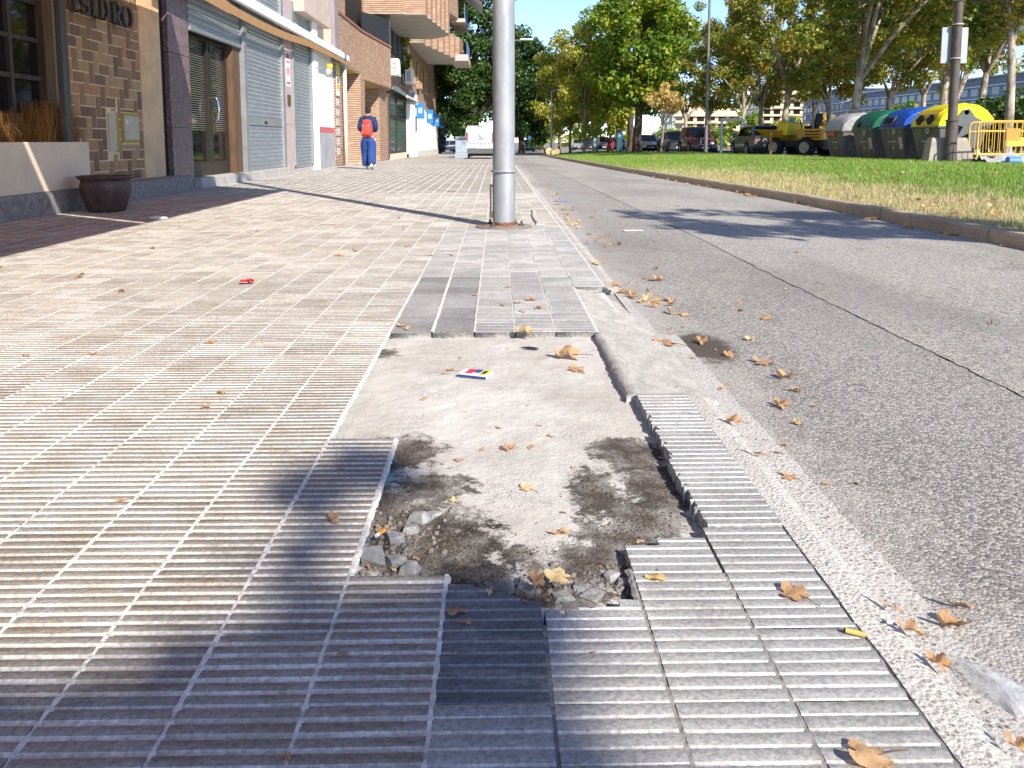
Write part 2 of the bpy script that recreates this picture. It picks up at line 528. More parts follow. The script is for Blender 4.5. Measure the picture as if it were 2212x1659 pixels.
# ---- broken tiles round the pit: bars clipped to a ragged outline
def broken_tile(i, j, poly, kind, z=0.0, tilt=(0, 0, 0), g=0.13, nx=14, name='tile'):
    def inside(x, y):
        c = False; n = len(poly)
        for a in range(n):
            (x1, y1), (x2, y2) = poly[a], poly[(a + 1) % n]
            if (y1 > y) != (y2 > y) and x < (x2 - x1) * (y - y1) / (y2 - y1) + x1: c = not c
        return c
    d, e = 0.0017, 0.008
    prof = [(0.008, -d)]
    for k in range(6):
        a, b = (k + g / 2) / 6, (k + 1 - g / 2) / 6
        prof += [(a - e, -d), (a + e, 0), ((a + b) / 2, 0), (b - e, 0), (b + e, -d)]
    prof += [(0.992, -d)]
    W = xb(i + 1) - xb(i)
    bm = bmesh.new()
    vs = [[bm.verts.new((xb(i) + W * (0.02 + 0.96 * q / nx), yb(j) + TS * p[0], p[1])) for q in range(nx + 1)] for p in prof]
    for a in range(len(prof) - 1):
        for q in range(nx):
            if inside(0.02 + 0.96 * (q + .5) / nx, (prof[a][0] + prof[a + 1][0]) / 2):
                f = bm.faces.new((vs[a][q], vs[a][q + 1], vs[a + 1][q + 1], vs[a + 1][q]))
                f.material_index = 0 if prof[a][1] == 0 and prof[a + 1][1] == 0 else 1
    bmesh.ops.delete(bm, geom=[v for v in bm.verts if not v.link_faces], context='VERTS')
    rim = [ed for ed in bm.edges if len(ed.link_faces) == 1]
    for v in {v for ed in rim for v in ed.verts}:
        x, y = (v.co.x - xb(i)) / W, (v.co.y - yb(j)) / TS
        if 0.03 < x < 0.97 and 0.02 < y < 0.98:
            v.co.x += rnd.uniform(-.003, .003); v.co.y += rnd.uniform(-.003, .003)
    ex = bmesh.ops.extrude_edge_only(bm, edges=rim)
    for q in ex['geom']:
        if isinstance(q, bmesh.types.BMVert): q.co.z = -0.032; q.co.x += rnd.uniform(-.003, .003); q.co.y += rnd.uniform(-.003, .003)
        if isinstance(q, bmesh.types.BMFace): q.material_index = 2
    bmesh.ops.recalc_face_normals(bm, faces=bm.faces)
    me = bpy.data.meshes.new(name); bm.to_mesh(me); bm.free()
    for m_ in TILE_MATS[kind]: me.materials.append(m_)
    o = inst(name, me, pave, (0, 0, z)); o['label'] = 'broken paving tile'
    return o
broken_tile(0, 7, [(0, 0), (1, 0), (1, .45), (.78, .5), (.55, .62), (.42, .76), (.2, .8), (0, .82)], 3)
broken_tile(1, 7, [(0, 0), (1, 0), (1, .47), (.8, .45), (.72, .36), (.35, .35), (.2, .25), (0, .42)], 1)
broken_tile(2, 8, [(0, 0), (1, 0), (1, .72), (.42, .74), (.4, .56), (.0, .55), (.03, .3), (-.01, .1)], 1)
broken_tile(3, 8, [(0, 0), (1, 0), (1, 1), (.06, 1), (.05, .7), (.02, .5), (.0, .2)], 1)

for j in range(9, 14):
    w0 = rnd.uniform(.02, .09); L_ = [(max(.0, w0 + .05 * mnoise.noise((k * .6, j, 8)) + rnd.uniform(-.015, .015)), k / 9) for k in range(10)][::-1]
    o = broken_tile(3, j, [(0.05, 0), (1.02, 0), (1.02, 1.01), (.04, 1.01)] + L_, 1, z=.006, g=.13, nx=18)
    o.location = (.003 + .35 * .0, 0, .007 + rnd.uniform(-.002, .002))

# ---- floor of the pit
t = NT('pit_concrete')
base = t.mix(t.ramp(t.noise(2.2, 6, 0.6), 0.35, 0.65), (0.60, 0.585, 0.55), (0.49, 0.465, 0.425))
base = t.mix(t.math('MULTIPLY', t.ramp(t.noise(9, 6, 0.7), 0.5, 0.72), 0.5), base, (0.38, 0.345, 0.305))
spk = t.math('LESS_THAN', t.voro(210, out='Distance'), t.math('MULTIPLY', t.ramp(t.noise(5, 5, 0.7), 0.3, 0.7), 0.36))
base = t.mix(t.math('MULTIPLY', spk, 0.85), base, (0.15, 0.135, 0.12))
def soil_noise(t): return t.mix(t.ramp(t.noise(260, 3, 0.8), 0.52, 0.66), (0.065, 0.055, 0.048), (0.25, 0.22, 0.19))
soil = soil_noise(t)
# patches of soil, as they lie in the photograph
spots = [((975, 1180), 120, 75), ((890, 1140), 120, 60), ((980, 1235), 150, 40), ((840, 1100), 70, 45), ((930, 1055), 95, 30), ((880, 985), 80, 45), ((835, 765), 30, 10), ((840, 1200), 80, 50), ((920, 1200), 170, 85), ((1010, 1265), 150, 40), ((1210, 1290), 190, 32), ((835, 1150), 60, 60),
         ((1285, 1070), 60, 60), ((1400, 1125), 110, 60), ((1430, 1060), 80, 60), ((1280, 1225), 140, 50), ((1340, 1160), 100, 50), ((1130, 1195), 50, 18), ((1360, 985), 80, 40), ((1330, 1250), 80, 30)]
msk = None
for (px, py), rx, ry in spots:
    p = PZ(px, py, -0.028); q = PZ(px + rx, py, -0.028); r_ = PZ(px, py - ry, -0.028); r2 = PZ(px, py + ry, -0.028)
    b_ = t.blob(p.x, (r_.y + r2.y) / 2, q.x - p.x, (r_.y - r2.y) / 2, 0.75, 17)
    msk = b_ if msk is None else t.math('MAXIMUM', msk, b_)
msk = t.math('MULTIPLY', msk, t.math('ADD', .52, t.math('MULTIPLY', t.ramp(t.noise(11, 5, .7), .3, .6), .48)))
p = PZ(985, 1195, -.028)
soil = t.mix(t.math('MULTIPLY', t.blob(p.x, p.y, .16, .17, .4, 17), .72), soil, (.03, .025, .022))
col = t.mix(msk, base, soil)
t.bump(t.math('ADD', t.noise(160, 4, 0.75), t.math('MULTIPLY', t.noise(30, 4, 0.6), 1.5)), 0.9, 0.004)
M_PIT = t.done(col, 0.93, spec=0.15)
nx, ny = 110, 150
px0, px1, py0, py1 = xb(-2) - .01, xb(3) + .03, yb(7) + .02, yb(19) + .06
V = []
for b in range(ny + 1):
    for a in range(nx + 1):
        x = px0 + (px1 - px0) * a / nx; y = py0 + (py1 - py0) * b / ny
        z = -0.0265 + 0.006 * mnoise.noise((x * 3, y * 3, 0)) + 0.003 * mnoise.noise((x * 14, y * 14, 3)) + 0.0016 * mnoise.noise((x * 60, y * 60, 5))
        V.append((x, y, z))
Fq = [(b * (nx + 1) + a, b * (nx + 1) + a + 1, (b + 1) * (nx + 1) + a + 1, (b + 1) * (nx + 1) + a) for b in range(ny) for a in range(nx)]
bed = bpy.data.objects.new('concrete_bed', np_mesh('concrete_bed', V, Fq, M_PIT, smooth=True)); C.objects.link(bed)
bed['kind'] = 'structure'

# loose soil and grit lying on the bed
gt = NT('soil'); M_SOIL = gt.done(gt.mix(gt.island(), (0.035, 0.03, 0.026), (0.16, 0.135, 0.11)), 0.95, spec=0.1)
gv, gf = [], []
def grit(x, y, z, r):
    o_ = len(gv)
    a = rnd.uniform(0, 6.28)
    for k in range(4):
        gv.append((x + r * math.cos(a + k * 1.57 + rnd.uniform(-.4, .4)), y + r * math.sin(a + k * 1.57 + rnd.uniform(-.4, .4)), z - 0.002))
    gv.append((x + rnd.uniform(-.3, .3) * r, y + rnd.uniform(-.3, .3) * r, z + r * rnd.uniform(.5, 1.1)))
    for k in range(4): gf.append((o_ + k, o_ + (k + 1) % 4, o_ + 4))
def bed_z(x, y): return -0.0265 + 0.006 * mnoise.noise((x * 3, y * 3, 0)) + 0.003 * mnoise.noise((x * 14, y * 14, 3))
for (px, py), rx, ry in spots:
    p = PZ(px, py, -0.028); q = PZ(px + rx, py, -0.028); r_ = PZ(px, py - ry, -0.028); r2 = PZ(px, py + ry, -0.028)
    cx, cy, ax, ay = p.x, (r_.y + r2.y) / 2, q.x - p.x, (r_.y - r2.y) / 2
    for _ in range(int(45000 * ax * ay) + 30):
        a, rr = rnd.uniform(0, 6.28), abs(rnd.gauss(0, 0.5))
        x, y = cx + ax * rr * math.cos(a), cy + ay * rr * math.sin(a)
        if xb(-2) < x < xb(3) and yb(7.7) < y < yb(19) and not (x < xb(-1) and y < yb(12)) and not (x < xb(0) and y < yb(8)):
            grit(x, y, bed_z(x, y), rnd.choice((.0012, .0018, .0025, .004)))
for _ in range(1500):
    x, y = rnd.uniform(xb(-1), xb(2.9)), rnd.uniform(yb(8), yb(19)); grit(x, y, bed_z(x, y), rnd.choice((.001, .0015, .0022)))
go = bpy.data.objects.new('soil', np_mesh('soil', gv, np.array(gf), M_SOIL)); C.objects.link(go); tag(go, 'dark loose soil and grit in the broken patch', kind='stuff')

# ---- mortar patch in column 3, smooth and sloping, and the one by the pole
t = NT('smoothed_mortar')
c = t.mix(t.ramp(t.noise(7, 6, 0.65, t.scaled(t.pos, (2.2, 1, 1))), 0.38, 0.68), (0.42, 0.405, 0.375), (0.55, 0.53, 0.495))
tw = t.noise(10, 5, .7, t.scaled(t.pos, (6, .8, 1), (0, 0, 0)), 1.2)
c = t.mix(t.math('MULTIPLY', t.ramp(tw, .56, .66), .45), c, (.66, .645, .61))
c = t.mix(t.math('MULTIPLY', t.ramp(t.noise(190, 4, .8), .55, .72), .6), c, (.22, .21, .19))
c = t.mix(t.math('MULTIPLY', t.math('LESS_THAN', t.voro(9, out='Distance', feature='DISTANCE_TO_EDGE'), .008), .55), c, (.12, .115, .1))
t.bump(t.math('ADD', t.math('MULTIPLY', tw, .8), t.math('MULTIPLY', t.noise(170, 4, .8), 0.6)), 0.8, 0.006)
M_PATCH = t.done(c, .92, spec=.15)
def patch(name, rows, nx=8, label=''):
    """rows: (y, x_left, x_right, z_left, z_right)"""
    V, Fq = [], []
    for y, a, b, za, zb in rows:
        a += rnd.uniform(-.004, .004)
        for k in range(nx + 1):
            u = k / nx
            z = za + (zb - za) * u + 0.0012 * mnoise.noise((y * 9, u * 3, 1)) + 0.0006 * mnoise.noise((y * 40, u * 12, 1))
            V.append((a + (b - a) * u, y + rnd.uniform(-.003, .003), z))
    n = len(rows)
    for q in range(n - 1):
        for k in range(nx): Fq.append((q * (nx + 1) + k, q * (nx + 1) + k + 1, (q + 1) * (nx + 1) + k + 1, (q + 1) * (nx + 1) + k))
    o_ = len(V)
    V += [(V[q * (nx + 1)][0] - rnd.uniform(0, .006), V[q * (nx + 1)][1], -0.034) for q in range(n)]
    for q in range(n - 1): Fq.append((o_ + q, q * (nx + 1), (q + 1) * (nx + 1), o_ + q + 1))
    V += [(V[k][0], V[k][1] - .003, -0.034) for k in range(nx + 1)]
    for k in range(nx): Fq.append((o_ + n + k, o_ + n + k + 1, k + 1, k))
    o = bpy.data.objects.new(name, np_mesh(name, V, Fq, M_PATCH, smooth=False)); C.objects.link(o); o['kind'] = 'structure'
    return o
rows = []
for k in range(90):
    u = k / 89; y = yb(14) + .004 + (yb(25) - yb(14)) * u
    rows.append((y, xb(3) - 0.012 + 0.006 * math.sin(u * 7) + rnd.uniform(-.004, .004), KX1 + 0.012 - 0.10 * u ** 3 + rnd.uniform(-.006, .006), 0.0 - .004 * smooth01(u * 2), -0.024 - 0.02 * smooth01(u * 1.4)))
patch('mortar_patch', rows)
rows = []
for k in range(16):
    u = k / 15; y = 7.95 + 1.75 * u
    rows.append((y, 0.36 + 0.03 * u + .05 * abs(u - .5), 0.66 - 0.12 * u, 0.014, -0.035))
patch('mortar_patch', rows)

# ---- kerb on the pavement side: cast stones with pebbles showing
def pebbly(name, base, pale, dark, scale=130, dens=0.35, rough=0.9):
    t = NT(name)
    v1 = t.voro(scale); d1 = t.voro(scale, out='Distance')
    r_ = t.sep(v1, 0)
    c = t.mix(t.ramp(t.noise(3, 6, 0.65), 0.35, 0.65), base, pale)
    k = t.math('MULTIPLY', t.math('LESS_THAN', r_, dens), t.math('LESS_THAN', d1, 0.36))
    pb = t.mix(t.sep(v1, 1), dark, (0.32, 0.27, 0.22))
    c = t.mix(t.math('MULTIPLY', k, 0.85), c, pb)
    fine = t.noise(220, 3, 0.7)
    c = t.mix(t.math('MULTIPLY', t.ramp(fine, 0.5, 0.75), 0.35), c, (0.2, 0.19, 0.18))
    t.bump(t.math('ADD', fine, t.math('MULTIPLY', d1, -1.2)), 0.7, 0.004)
    return t.done(c, rough, spec=0.2)
M_KERB = pebbly('kerb_concrete', (0.49, 0.47, 0.435), (0.57, 0.55, 0.515), (0.2, 0.195, 0.185), 120, 0.34)
M_GUT = pebbly('gutter_concrete', (0.45, 0.435, 0.41), (0.52, 0.505, 0.475), (0.07, 0.075, 0.09), 95, 0.4)
M_KERBW = pebbly('worn_kerb_concrete', (0.40, 0.38, 0.345), (0.52, 0.50, 0.46), (0.2, 0.19, 0.175), 90, 0.34)
kb = bpy.data.objects.new('kerb', None); C.objects.link(kb); tag(kb, 'low pale concrete kerb along the pavement', kind='structure')
y = 0.3
while y < PAVE_END - 1:
    L = 1.0
    if True:
        wob = rnd.uniform(-.004, .004)
        m = MB()
        n = 10
        rings = []
        ya_, yz_ = y + .004, y + L - .004
        if ya_ < yb(14) < yz_: yz_ = yb(14) - .005
        elif yb(14) <= ya_ and yz_ <= yb(25.2): y += L; continue
        elif ya_ < yb(25.2) < yz_: ya_ = yb(25.2)
        for k in range(n + 1):
            yy = ya_ + (yz_ - ya_) * k / n
            j_ = lambda a: rnd.uniform(-a, a) * (1 if yy < 3 else 3.5)
            low = (0.0 if yy < yb(14) else -0.012) + drop_p(yy); bot = -0.07 + drop_r(yy)
            rings.append([(KX0 + .003, yy, bot), (KX0 + .003 + j_(.002), yy, 0.001 + low), (KX0 + .05, yy, 0.002 + j_(.001) + low), (KX1 - .016 + j_(.003), yy, -0.006 + low), (KX1 + wob + j_(.003), yy, -0.03 + (low * .5 if yy < 26 else low)), (KX1 + wob, yy, bot)])
        m.loft(rings, closed=True)
        m.build('kerb_stone', M_KERB if ya_ < 3 else M_KERBW, kb)
    y += L
gut = MB()
vs, fs = [], []
yy, q = 0.2, 0
while yy < 42:
    wv = 0.012 * mnoise.noise((yy * 2.5, 0, 0)) + rnd.uniform(-.004, .004)
    fade = 1 if yy < 3.6 else 0.25
    vs += [(KX1 - .03, yy, -0.044 + drop_r(yy)), (KX1 + (GX1 - KX1) * fade + wv, yy, ROAD_Z + 0.0045 + drop_r(yy))]
    if q: fs.append((2 * q - 2, 2 * q - 1, 2 * q + 1, 2 * q))
    q += 1; yy += 0.02 if yy < 6 else 0.3
gut.add(vs, fs)
g_ = gut.build('gutter', M_GUT); g_['kind'] = 'structure'

# ---- the road: two strips of asphalt with an open joint between them
def asphalt(name, a, b, speck=0.5, scale=150, warm=(0.24, 0.21, 0.18)):
    t = NT(name)
    v = t.voro(scale); d = t.voro(scale, out='Distance')
    c = t.mix(t.ramp(t.noise(0.9, 6, 0.6), 0.35, 0.65), a, b)
    c = t.mix(t.math('MULTIPLY', t.ramp(t.noise(2.7, 6, 0.7), 0.5, 0.75), 0.5), c, warm)
    cr = t.sep(v, 0)
    c = t.mix(t.math('MULTIPLY', t.math('GREATER_THAN', cr, 1 - speck), 0.75), c, (0.52, 0.495, 0.46))
    c = t.mix(t.math('MULTIPLY', t.math('LESS_THAN', cr, 0.26), 0.75), c, (0.16, 0.152, 0.143))
    n2 = t.noise(330, 3, 0.8)
    c = t.mix(t.math('MULTIPLY', t.ramp(n2, 0.55, 0.75), 0.4), c, (0.13, 0.125, 0.12))
    # dust swept against the kerb
    w = t.ramp(t.math('ADD', t.sep(t.pos, 0), t.math('MULTIPLY', t.math('SUBTRACT', t.noise(3, 5, 0.65), .5), 0.7)), 1.05, 0.7)
    c = t.mix(t.math('MULTIPLY', w, 0.5), c, (0.56, 0.53, 0.49))
    p = PZ(1520, 748, ROAD_Z)
    k = t.blob(p.x, p.y, 0.12, 0.26, 0.3, 10)
    c = t.mix(t.math('MULTIPLY', k, 0.9), c, (0.075, 0.058, 0.045))
    # older, darker wheel tracks and worn patches
    big = t.ramp(t.noise(.33, 5, .6, t.scaled(t.pos, (1.6, .5, 1))), .45, .62)
    c = t.mix(t.math('MULTIPLY', big, .4), c, (.17, .162, .152))
    ve = t.new('ShaderNodeTexVoronoi', feature='DISTANCE_TO_EDGE'); ve.inputs['Scale'].default_value = .55
    wv = t.new('ShaderNodeVectorMath', operation='ADD'); t.link(t.pos, wv.inputs[0])
    nv = t.new('ShaderNodeTexNoise'); t.link(t.pos, nv.inputs['Vector']); nv.inputs['Scale'].default_value = 4; nv.inputs['Detail'].default_value = 6
    sc2 = t.new('ShaderNodeVectorMath', operation='SCALE'); t.link(nv.outputs['Color'], sc2.inputs[0]); sc2.inputs['Scale'].default_value = .5
    t.link(sc2.outputs[0], wv.inputs[1]); t.link(wv.outputs[0], ve.inputs['Vector'])
    ck_ = t.math('MULTIPLY', t.math('LESS_THAN', ve.outputs['Distance'], .0028), t.ramp(t.noise(.8, 4, .6), .5, .6))
    c = t.mix(t.math('MULTIPLY', ck_, .7), c, (.09, .085, .08))
    t.bump(t.math('ADD', t.math('MULTIPLY', d, -1.0), t.math('MULTIPLY', n2, 0.8)), 0.9, 0.005)
    return t.done(c, 0.88, spec=0.25)
M_ASPH = asphalt('asphalt_near', (0.255, 0.243, 0.226), (0.315, 0.30, 0.28), 0.38, 140)
M_ASPH2 = asphalt('asphalt_far', (0.325, 0.308, 0.282), (0.375, 0.355, 0.327), 0.44, 115)
M_BASE = plain('road_base', (0.13, 0.125, 0.118), 0.3, 50, 0.95)
road = bpy.data.objects.new('road', None); C.objects.link(road); tag(road, 'worn grey asphalt road with a long open joint', kind='structure')
MB().quad((0.2, -14, ROAD_Z - .004), (4.6, -14, ROAD_Z - .004), (4.6, 12, ROAD_Z - .02), (0.2, 12, ROAD_Z - .004)).quad((0.2, 12, ROAD_Z - .004), (4.6, 12, ROAD_Z - .004), (4.6, 140, ROAD_Z - .004 + drop_r(140)), (.2, 140, ROAD_Z - .004 + drop_r(140))).build('road_base', M_BASE, road)
vs1, fs1, vs2, fs2 = [], [], [], []
yy, q = -14.0, 0
ys = []
while yy < 140:
    ys.append(yy); yy += 0.03 if 0.8 < yy < 9 else (0.15 if 0 < yy < 25 else 2.0)
for q, yy in enumerate(ys):
    cx = 1.76 + 0.05 * mnoise.noise((yy * .35, 0, 7)) + 0.018 * mnoise.noise((yy * 5, 0, 2)) + 0.012 * mnoise.noise((yy * 21, 0, 4))
    gap = (0.0035 + 0.006 * mnoise.noise((yy * 9, 3, 4)) + 0.005 * mnoise.noise((yy * 1.3, 6, 4))) * max(0.15, 1 - max(0, yy - 20) / 20)
    gap = max(0.0004, gap * .6)
    rz = ROAD_Z + drop_r(yy)
    vs1 += [(GX1 - 0.2 if yy < PAVE_END else -60, yy, rz), (cx - gap, yy, rz)]
    vs2 += [(cx + gap, yy, rz + 0.003), (kerb_x(yy) + .05 if yy < 75 else 12.3, yy, rz + 0.003)]
    if q:
        fs1.append((2 * q - 2, 2 * q - 1, 2 * q + 1, 2 * q)); fs2.append((2 * q - 2, 2 * q - 1, 2 * q + 1, 2 * q))
MB().add(vs1, fs1).build('asphalt_lane', M_ASPH, road)
MB().add(vs2, fs2).build('asphalt_lane', M_ASPH2, road)
M_GROUND = plain('far_ground', (0.22, 0.2, 0.17), 0.2, 0.6, 0.95)
MB().quad((-500, -120, -0.75), (500, -120, -0.75), (500, 900, -0.75), (-500, 900, -0.75)).build('ground', M_GROUND)['kind'] = 'structure'

# ---- stone kerb of the lawn
M_STONE = pebbly('lawn_kerb_stone', (0.37, 0.30, 0.225), (0.43, 0.36, 0.28), (0.16, 0.13, 0.1), 60, 0.25)
rk = bpy.data.objects.new('lawn_kerb', None); C.objects.link(rk); tag(rk, 'brown stone kerb between the road and the lawn', kind='structure')
yy = -6.0
while yy < 70:
    L = 0.68 if yy < 30 else 1.4
    a = Vector((kerb_x(yy), yy, 0)); b = Vector((kerb_x(yy + L), yy + L, 0)); d = (b - a).normalized(); nrm = Vector((d.y, -d.x, 0))
    a = a + d * 0.006; b = b - d * 0.006
    def P_(p, w, z): q = p + nrm * w; return (q.x, q.y, z + drop_r(p.y))
    top = 0.072 + rnd.uniform(-.004, .004); w0 = rnd.uniform(-.006, .006)
    MB().loft([[P_(p, w0, ROAD_Z - .02), P_(p, w0 + .004, top - .02), P_(p, w0 + .02, top), P_(p, .125, top + .002), P_(p, .13, 0.0)] for p in (a, a * .66 + b * .34, a * .33 + b * .67, b)]).build('kerb_stone', M_STONE, rk)
    yy += L

# ---- the lawn
def dry_mask(t):
    x, y_ = t.sep(t.pos, 0), t.sep(t.pos, 1)
    n = t.noise(0.55, 5, 0.65)
    edge = t.math('ADD', t.math('SUBTRACT', x, 4.2), t.math('MULTIPLY', t.math('SUBTRACT', n, 0.5), 6.0))
    near_k = t.ramp(edge, 2.9, 1.2)
    return t.math('MULTIPLY', near_k, t.ramp(y_, 30, 16))
t = NT('lawn_soil')
c = t.mix(t.ramp(t.noise(1.3, 6, 0.65), 0.35, 0.65), (0.07, 0.15, 0.02), (0.11, 0.22, 0.03))
c = t.mix(dry_mask(t), c, t.mix(t.noise(9, 6, 0.75), (0.34, 0.26, 0.14), (0.58, 0.46, 0.28)))
t.bump(t.noise(60, 4, 0.7), 1.0, 0.03)
M_LAWN = t.done(c, 0.95, spec=0.1)
V, Fq = [], []
NXL = 24
ysl = [-6 + 0.6 * k for k in range(60)] + [30 + 2 * k for k in range(22)]
for yy in ysl:
    for k in range(NXL + 1):
        x = kerb_x(yy) + .128 + (LAWN_X1 - kerb_x(yy) - .128) * k / NXL
        V.append((x, yy, lawn_z(x, yy) + (0.012 * mnoise.noise((x * 2, yy * 2, 0)) if k else 0)))
for q in range(len(ysl) - 1):
    for k in range(NXL): Fq.append((q * (NXL + 1) + k, q * (NXL + 1) + k + 1, (q + 1) * (NXL + 1) + k + 1, (q + 1) * (NXL + 1) + k))
o = bpy.data.objects.new('lawn', np_mesh('lawn', V, Fq, M_LAWN, smooth=True)); C.objects.link(o); o['kind'] = 'structure'
# grass blades
t = NT('grass_blade')
isl = t.island()
gcol = t.mix(isl, (0.18, 0.32, 0.045), (0.36, 0.49, 0.12))
dcol = t.mix(isl, (0.46, 0.39, 0.19), (0.74, 0.63, 0.40))
fl = t.new('ShaderNodeMath', operation='FRACT'); t.link(t.math('MULTIPLY', isl, 37.0), fl.inputs[0])
dm = t.math('GREATER_THAN', t.math('ADD', t.math('MULTIPLY', dry_mask(t), 0.72), t.math('MULTIPLY', t.ramp(t.noise(1.1, 5, .7), .5, .72), .22)), fl.outputs[0])
tr = t.new('ShaderNodeBsdfTranslucent'); mx = t.new('ShaderNodeMixShader'); mx.inputs[0].default_value = 0.35
cg = t.mix(dm, gcol, dcol)
t.put(t.b.inputs['Base Color'], cg); t.link(cg, tr.inputs[0]); t.b.inputs['Roughness'].default_value = 0.7; t.b.inputs['Specular IOR Level'].default_value = 0.2
t.link(t.b.outputs[0], mx.inputs[1]); t.link(tr.outputs[0], mx.inputs[2]); t.link(mx.outputs[0], t.out.inputs[0])
M_BLADE = t.mat
rs = np.random.RandomState(5)
N = 150000
yy = 4.6 + (rs.rand(N) ** 1.7) * 47
kx = np.interp(yy, [-12, 6.5, 9.6, 12.2, 18, 25, 44, 90], [4.15, 4.15, 4.18, 4.12, 4.0, 3.85, 3.65, 3.5]) + .14
xx = kx + (LAWN_X1 - kx) * rs.rand(N)
vis = xx < yy * 0.66 + 0.4
xx, yy, kx = xx[vis], yy[vis], kx[vis]; N = len(xx)
cz = np.maximum(0, 0.24 - 0.001 * np.maximum(0, yy - 18)) * np.clip((yy + 4) / 18, .3, 1)
tt = np.clip((xx - kx + .14) / 6.5, 0, 1); zz = 0.06 - 0.005 * np.maximum(0, yy - 12) + cz * tt * tt * (3 - 2 * tt)
hgt = (0.03 + 0.035 * rs.rand(N)) * (1 + yy / 60); an = rs.rand(N) * 6.283; w = 0.003 + 0.00022 * yy
lean = (rs.rand(N, 2) - .5) * 0.07
V = np.zeros((N, 3, 3), dtype=np.float32)
V[:, 0] = np.stack([xx - w * np.cos(an), yy - w * np.sin(an), zz - .004], 1)
V[:, 1] = np.stack([xx + w * np.cos(an), yy + w * np.sin(an), zz - .004], 1)
V[:, 2] = np.stack([xx + lean[:, 0], yy + lean[:, 1], zz + hgt], 1)
o = bpy.data.objects.new('grass', np_mesh('grass', V.reshape(-1, 3), np.arange(N * 3).reshape(-1, 3), M_BLADE)); C.objects.link(o); tag(o, 'short green lawn grass, dry and yellow by the kerb', kind='stuff')

# ---- the lane with parked cars beyond the lawn
M_LANE = plain('lane_asphalt', (0.17, 0.165, 0.16), 0.2, 0.8, 0.9, bump=0.3, bscale=80)
V, Fq = [], []
ysl = [-6 + 3 * k for k in range(48)]
for yy in ysl:
    V += [(LAWN_X1 - .02, yy, park_z(yy)), (19.5, yy, park_z(yy))]
for q in range(len(ysl) - 1): Fq.append((2 * q, 2 * q + 1, 2 * q + 3, 2 * q + 2))
o = bpy.data.objects.new('parking_lane', np_mesh('parking_lane', V, Fq, M_LANE)); C.objects.link(o); o['kind'] = 'structure'
M_SAND = plain('promenade_sand', (0.34, 0.29, 0.22), 0.2, 0.5, 0.95)
V, Fq = [], []
for yy in ysl: V += [(19.5, yy, park_z(yy) + .1), (90, yy, park_z(yy) + .1)]
for q in range(len(ysl) - 1): Fq.append((2 * q, 2 * q + 1, 2 * q + 3, 2 * q + 2))
o = bpy.data.objects.new('promenade', np_mesh('promenade', V, Fq, M_SAND)); C.objects.link(o); o['kind'] = 'structure'
# ================================================================== BUILDINGS ON THE LEFT
FX = -5.2                                     # facade plane; the street runs along +Y
M_CREAM = plain('cream_plaster', (0.66, 0.46, 0.27), 0.12, 2.5, 0.9, bump=0.35, bscale=90)
M_CREAM2 = plain('pale_plaster', (0.72, 0.60, 0.46), 0.06, 2.5, 0.9, bump=0.3, bscale=90)
M_WHITE = plain('white_render', (0.80, 0.80, 0.79), 0.05, 1.2, 0.85, bump=0.15)
M_GREYP = plain('grey_lower_wall', (0.33, 0.345, 0.36), 0.15, 2.2, 0.85, bump=0.2)
M_REDB = plain('red_band', (0.55, 0.12, 0.13), 0.08, 3, 0.8)
M_DARKW = plain('dark_wood', (0.055, 0.048, 0.042), 0.3, 8, 0.6, stretch=(1, 1, .15))
M_TEAL = plain('dark_painted_post', (0.075, 0.085, 0.085), 0.25, 12, 0.65, stretch=(1, 1, .1), bump=0.2)
M_WOOD = plain('brown_wood', (0.11, 0.066, 0.036), 0.3, 9, 0.6, stretch=(2, 2, .2), bump=0.15)
M_SILL = plain('step_concrete', (0.42, 0.40, 0.37), 0.15, 6, 0.9, bump=0.5)
M_PLINTH = plain('plinth_stone', (0.25, 0.23, 0.215), 0.28, 14, 0.85, bump=0.3)
M_STEEL = plain('galvanised_slat', (0.36, 0.40, 0.42), 0.12, 3, 0.42, metal=0.55, spec=0.5, stretch=(1, 1, 4))
M_STEELF = plain('steel_frame', (0.30, 0.325, 0.335), 0.12, 4, 0.5, metal=0.5)
M_BLACK = plain('black_void', (0.012, 0.012, 0.013), 0.2, 5, 0.7)
M_ALU = plain('dark_aluminium', (0.05, 0.043, 0.037), 0.15, 6, 0.4, metal=0.5)
M_CHROME = plain('chrome', (0.6, 0.6, 0.6), 0.05, 5, 0.15, metal=1.0)
def glass_mat(name, tint=(0.012, 0.013, 0.013), rough=0.03, spec=0.75):
    t = NT(name); return t.done(tint, rough, 0.0, spec)
M_GLASS = glass_mat('dark_glass')
M_GLASS2 = glass_mat('shop_glass', (0.10, 0.17, 0.17), 0.05, 0.7)
def granite():
    t = NT('pink_granite')
    a = t.noise(9, 6, 0.7, dist=1.4)
    c = t.mix(t.ramp(a, 0.35, 0.7), (0.13, 0.078, 0.092), (0.225, 0.15, 0.16))
    s_ = t.noise(26, 3, 0.6, t.scaled(t.pos, (1, 1, .45)), dist=2.5)
    c = t.mix(t.math('MULTIPLY', t.ramp(s_, 0.57, 0.63), 0.8), c, (0.50, 0.40, 0.40))
    return t.done(c, 0.35, spec=0.5)
M_GRAN = granite()
def pinkstone():
    t = NT('pale_pink_stone')
    a = t.noise(7, 6, 0.7, dist=1.2)
    c = t.mix(t.ramp(a, 0.35, 0.68), (0.42, 0.31, 0.31), (0.55, 0.45, 0.43))
    return t.done(c, 0.5, spec=0.4)
M_PINK = pinkstone()

# ---------- restaurant and shop units: one building
bA = thing('shop_building', 'restaurant and shuttered shop ground floor with brick panel and granite pillars', 'building', (FX, 12, 0))
def A(): return MB()
def part(mb, name, m, parent=bA, **k):
    mb.xf(Matrix.Translation((-FX, -12, 0))) if parent is bA else None
    return mb.build(name, m, parent, **k)
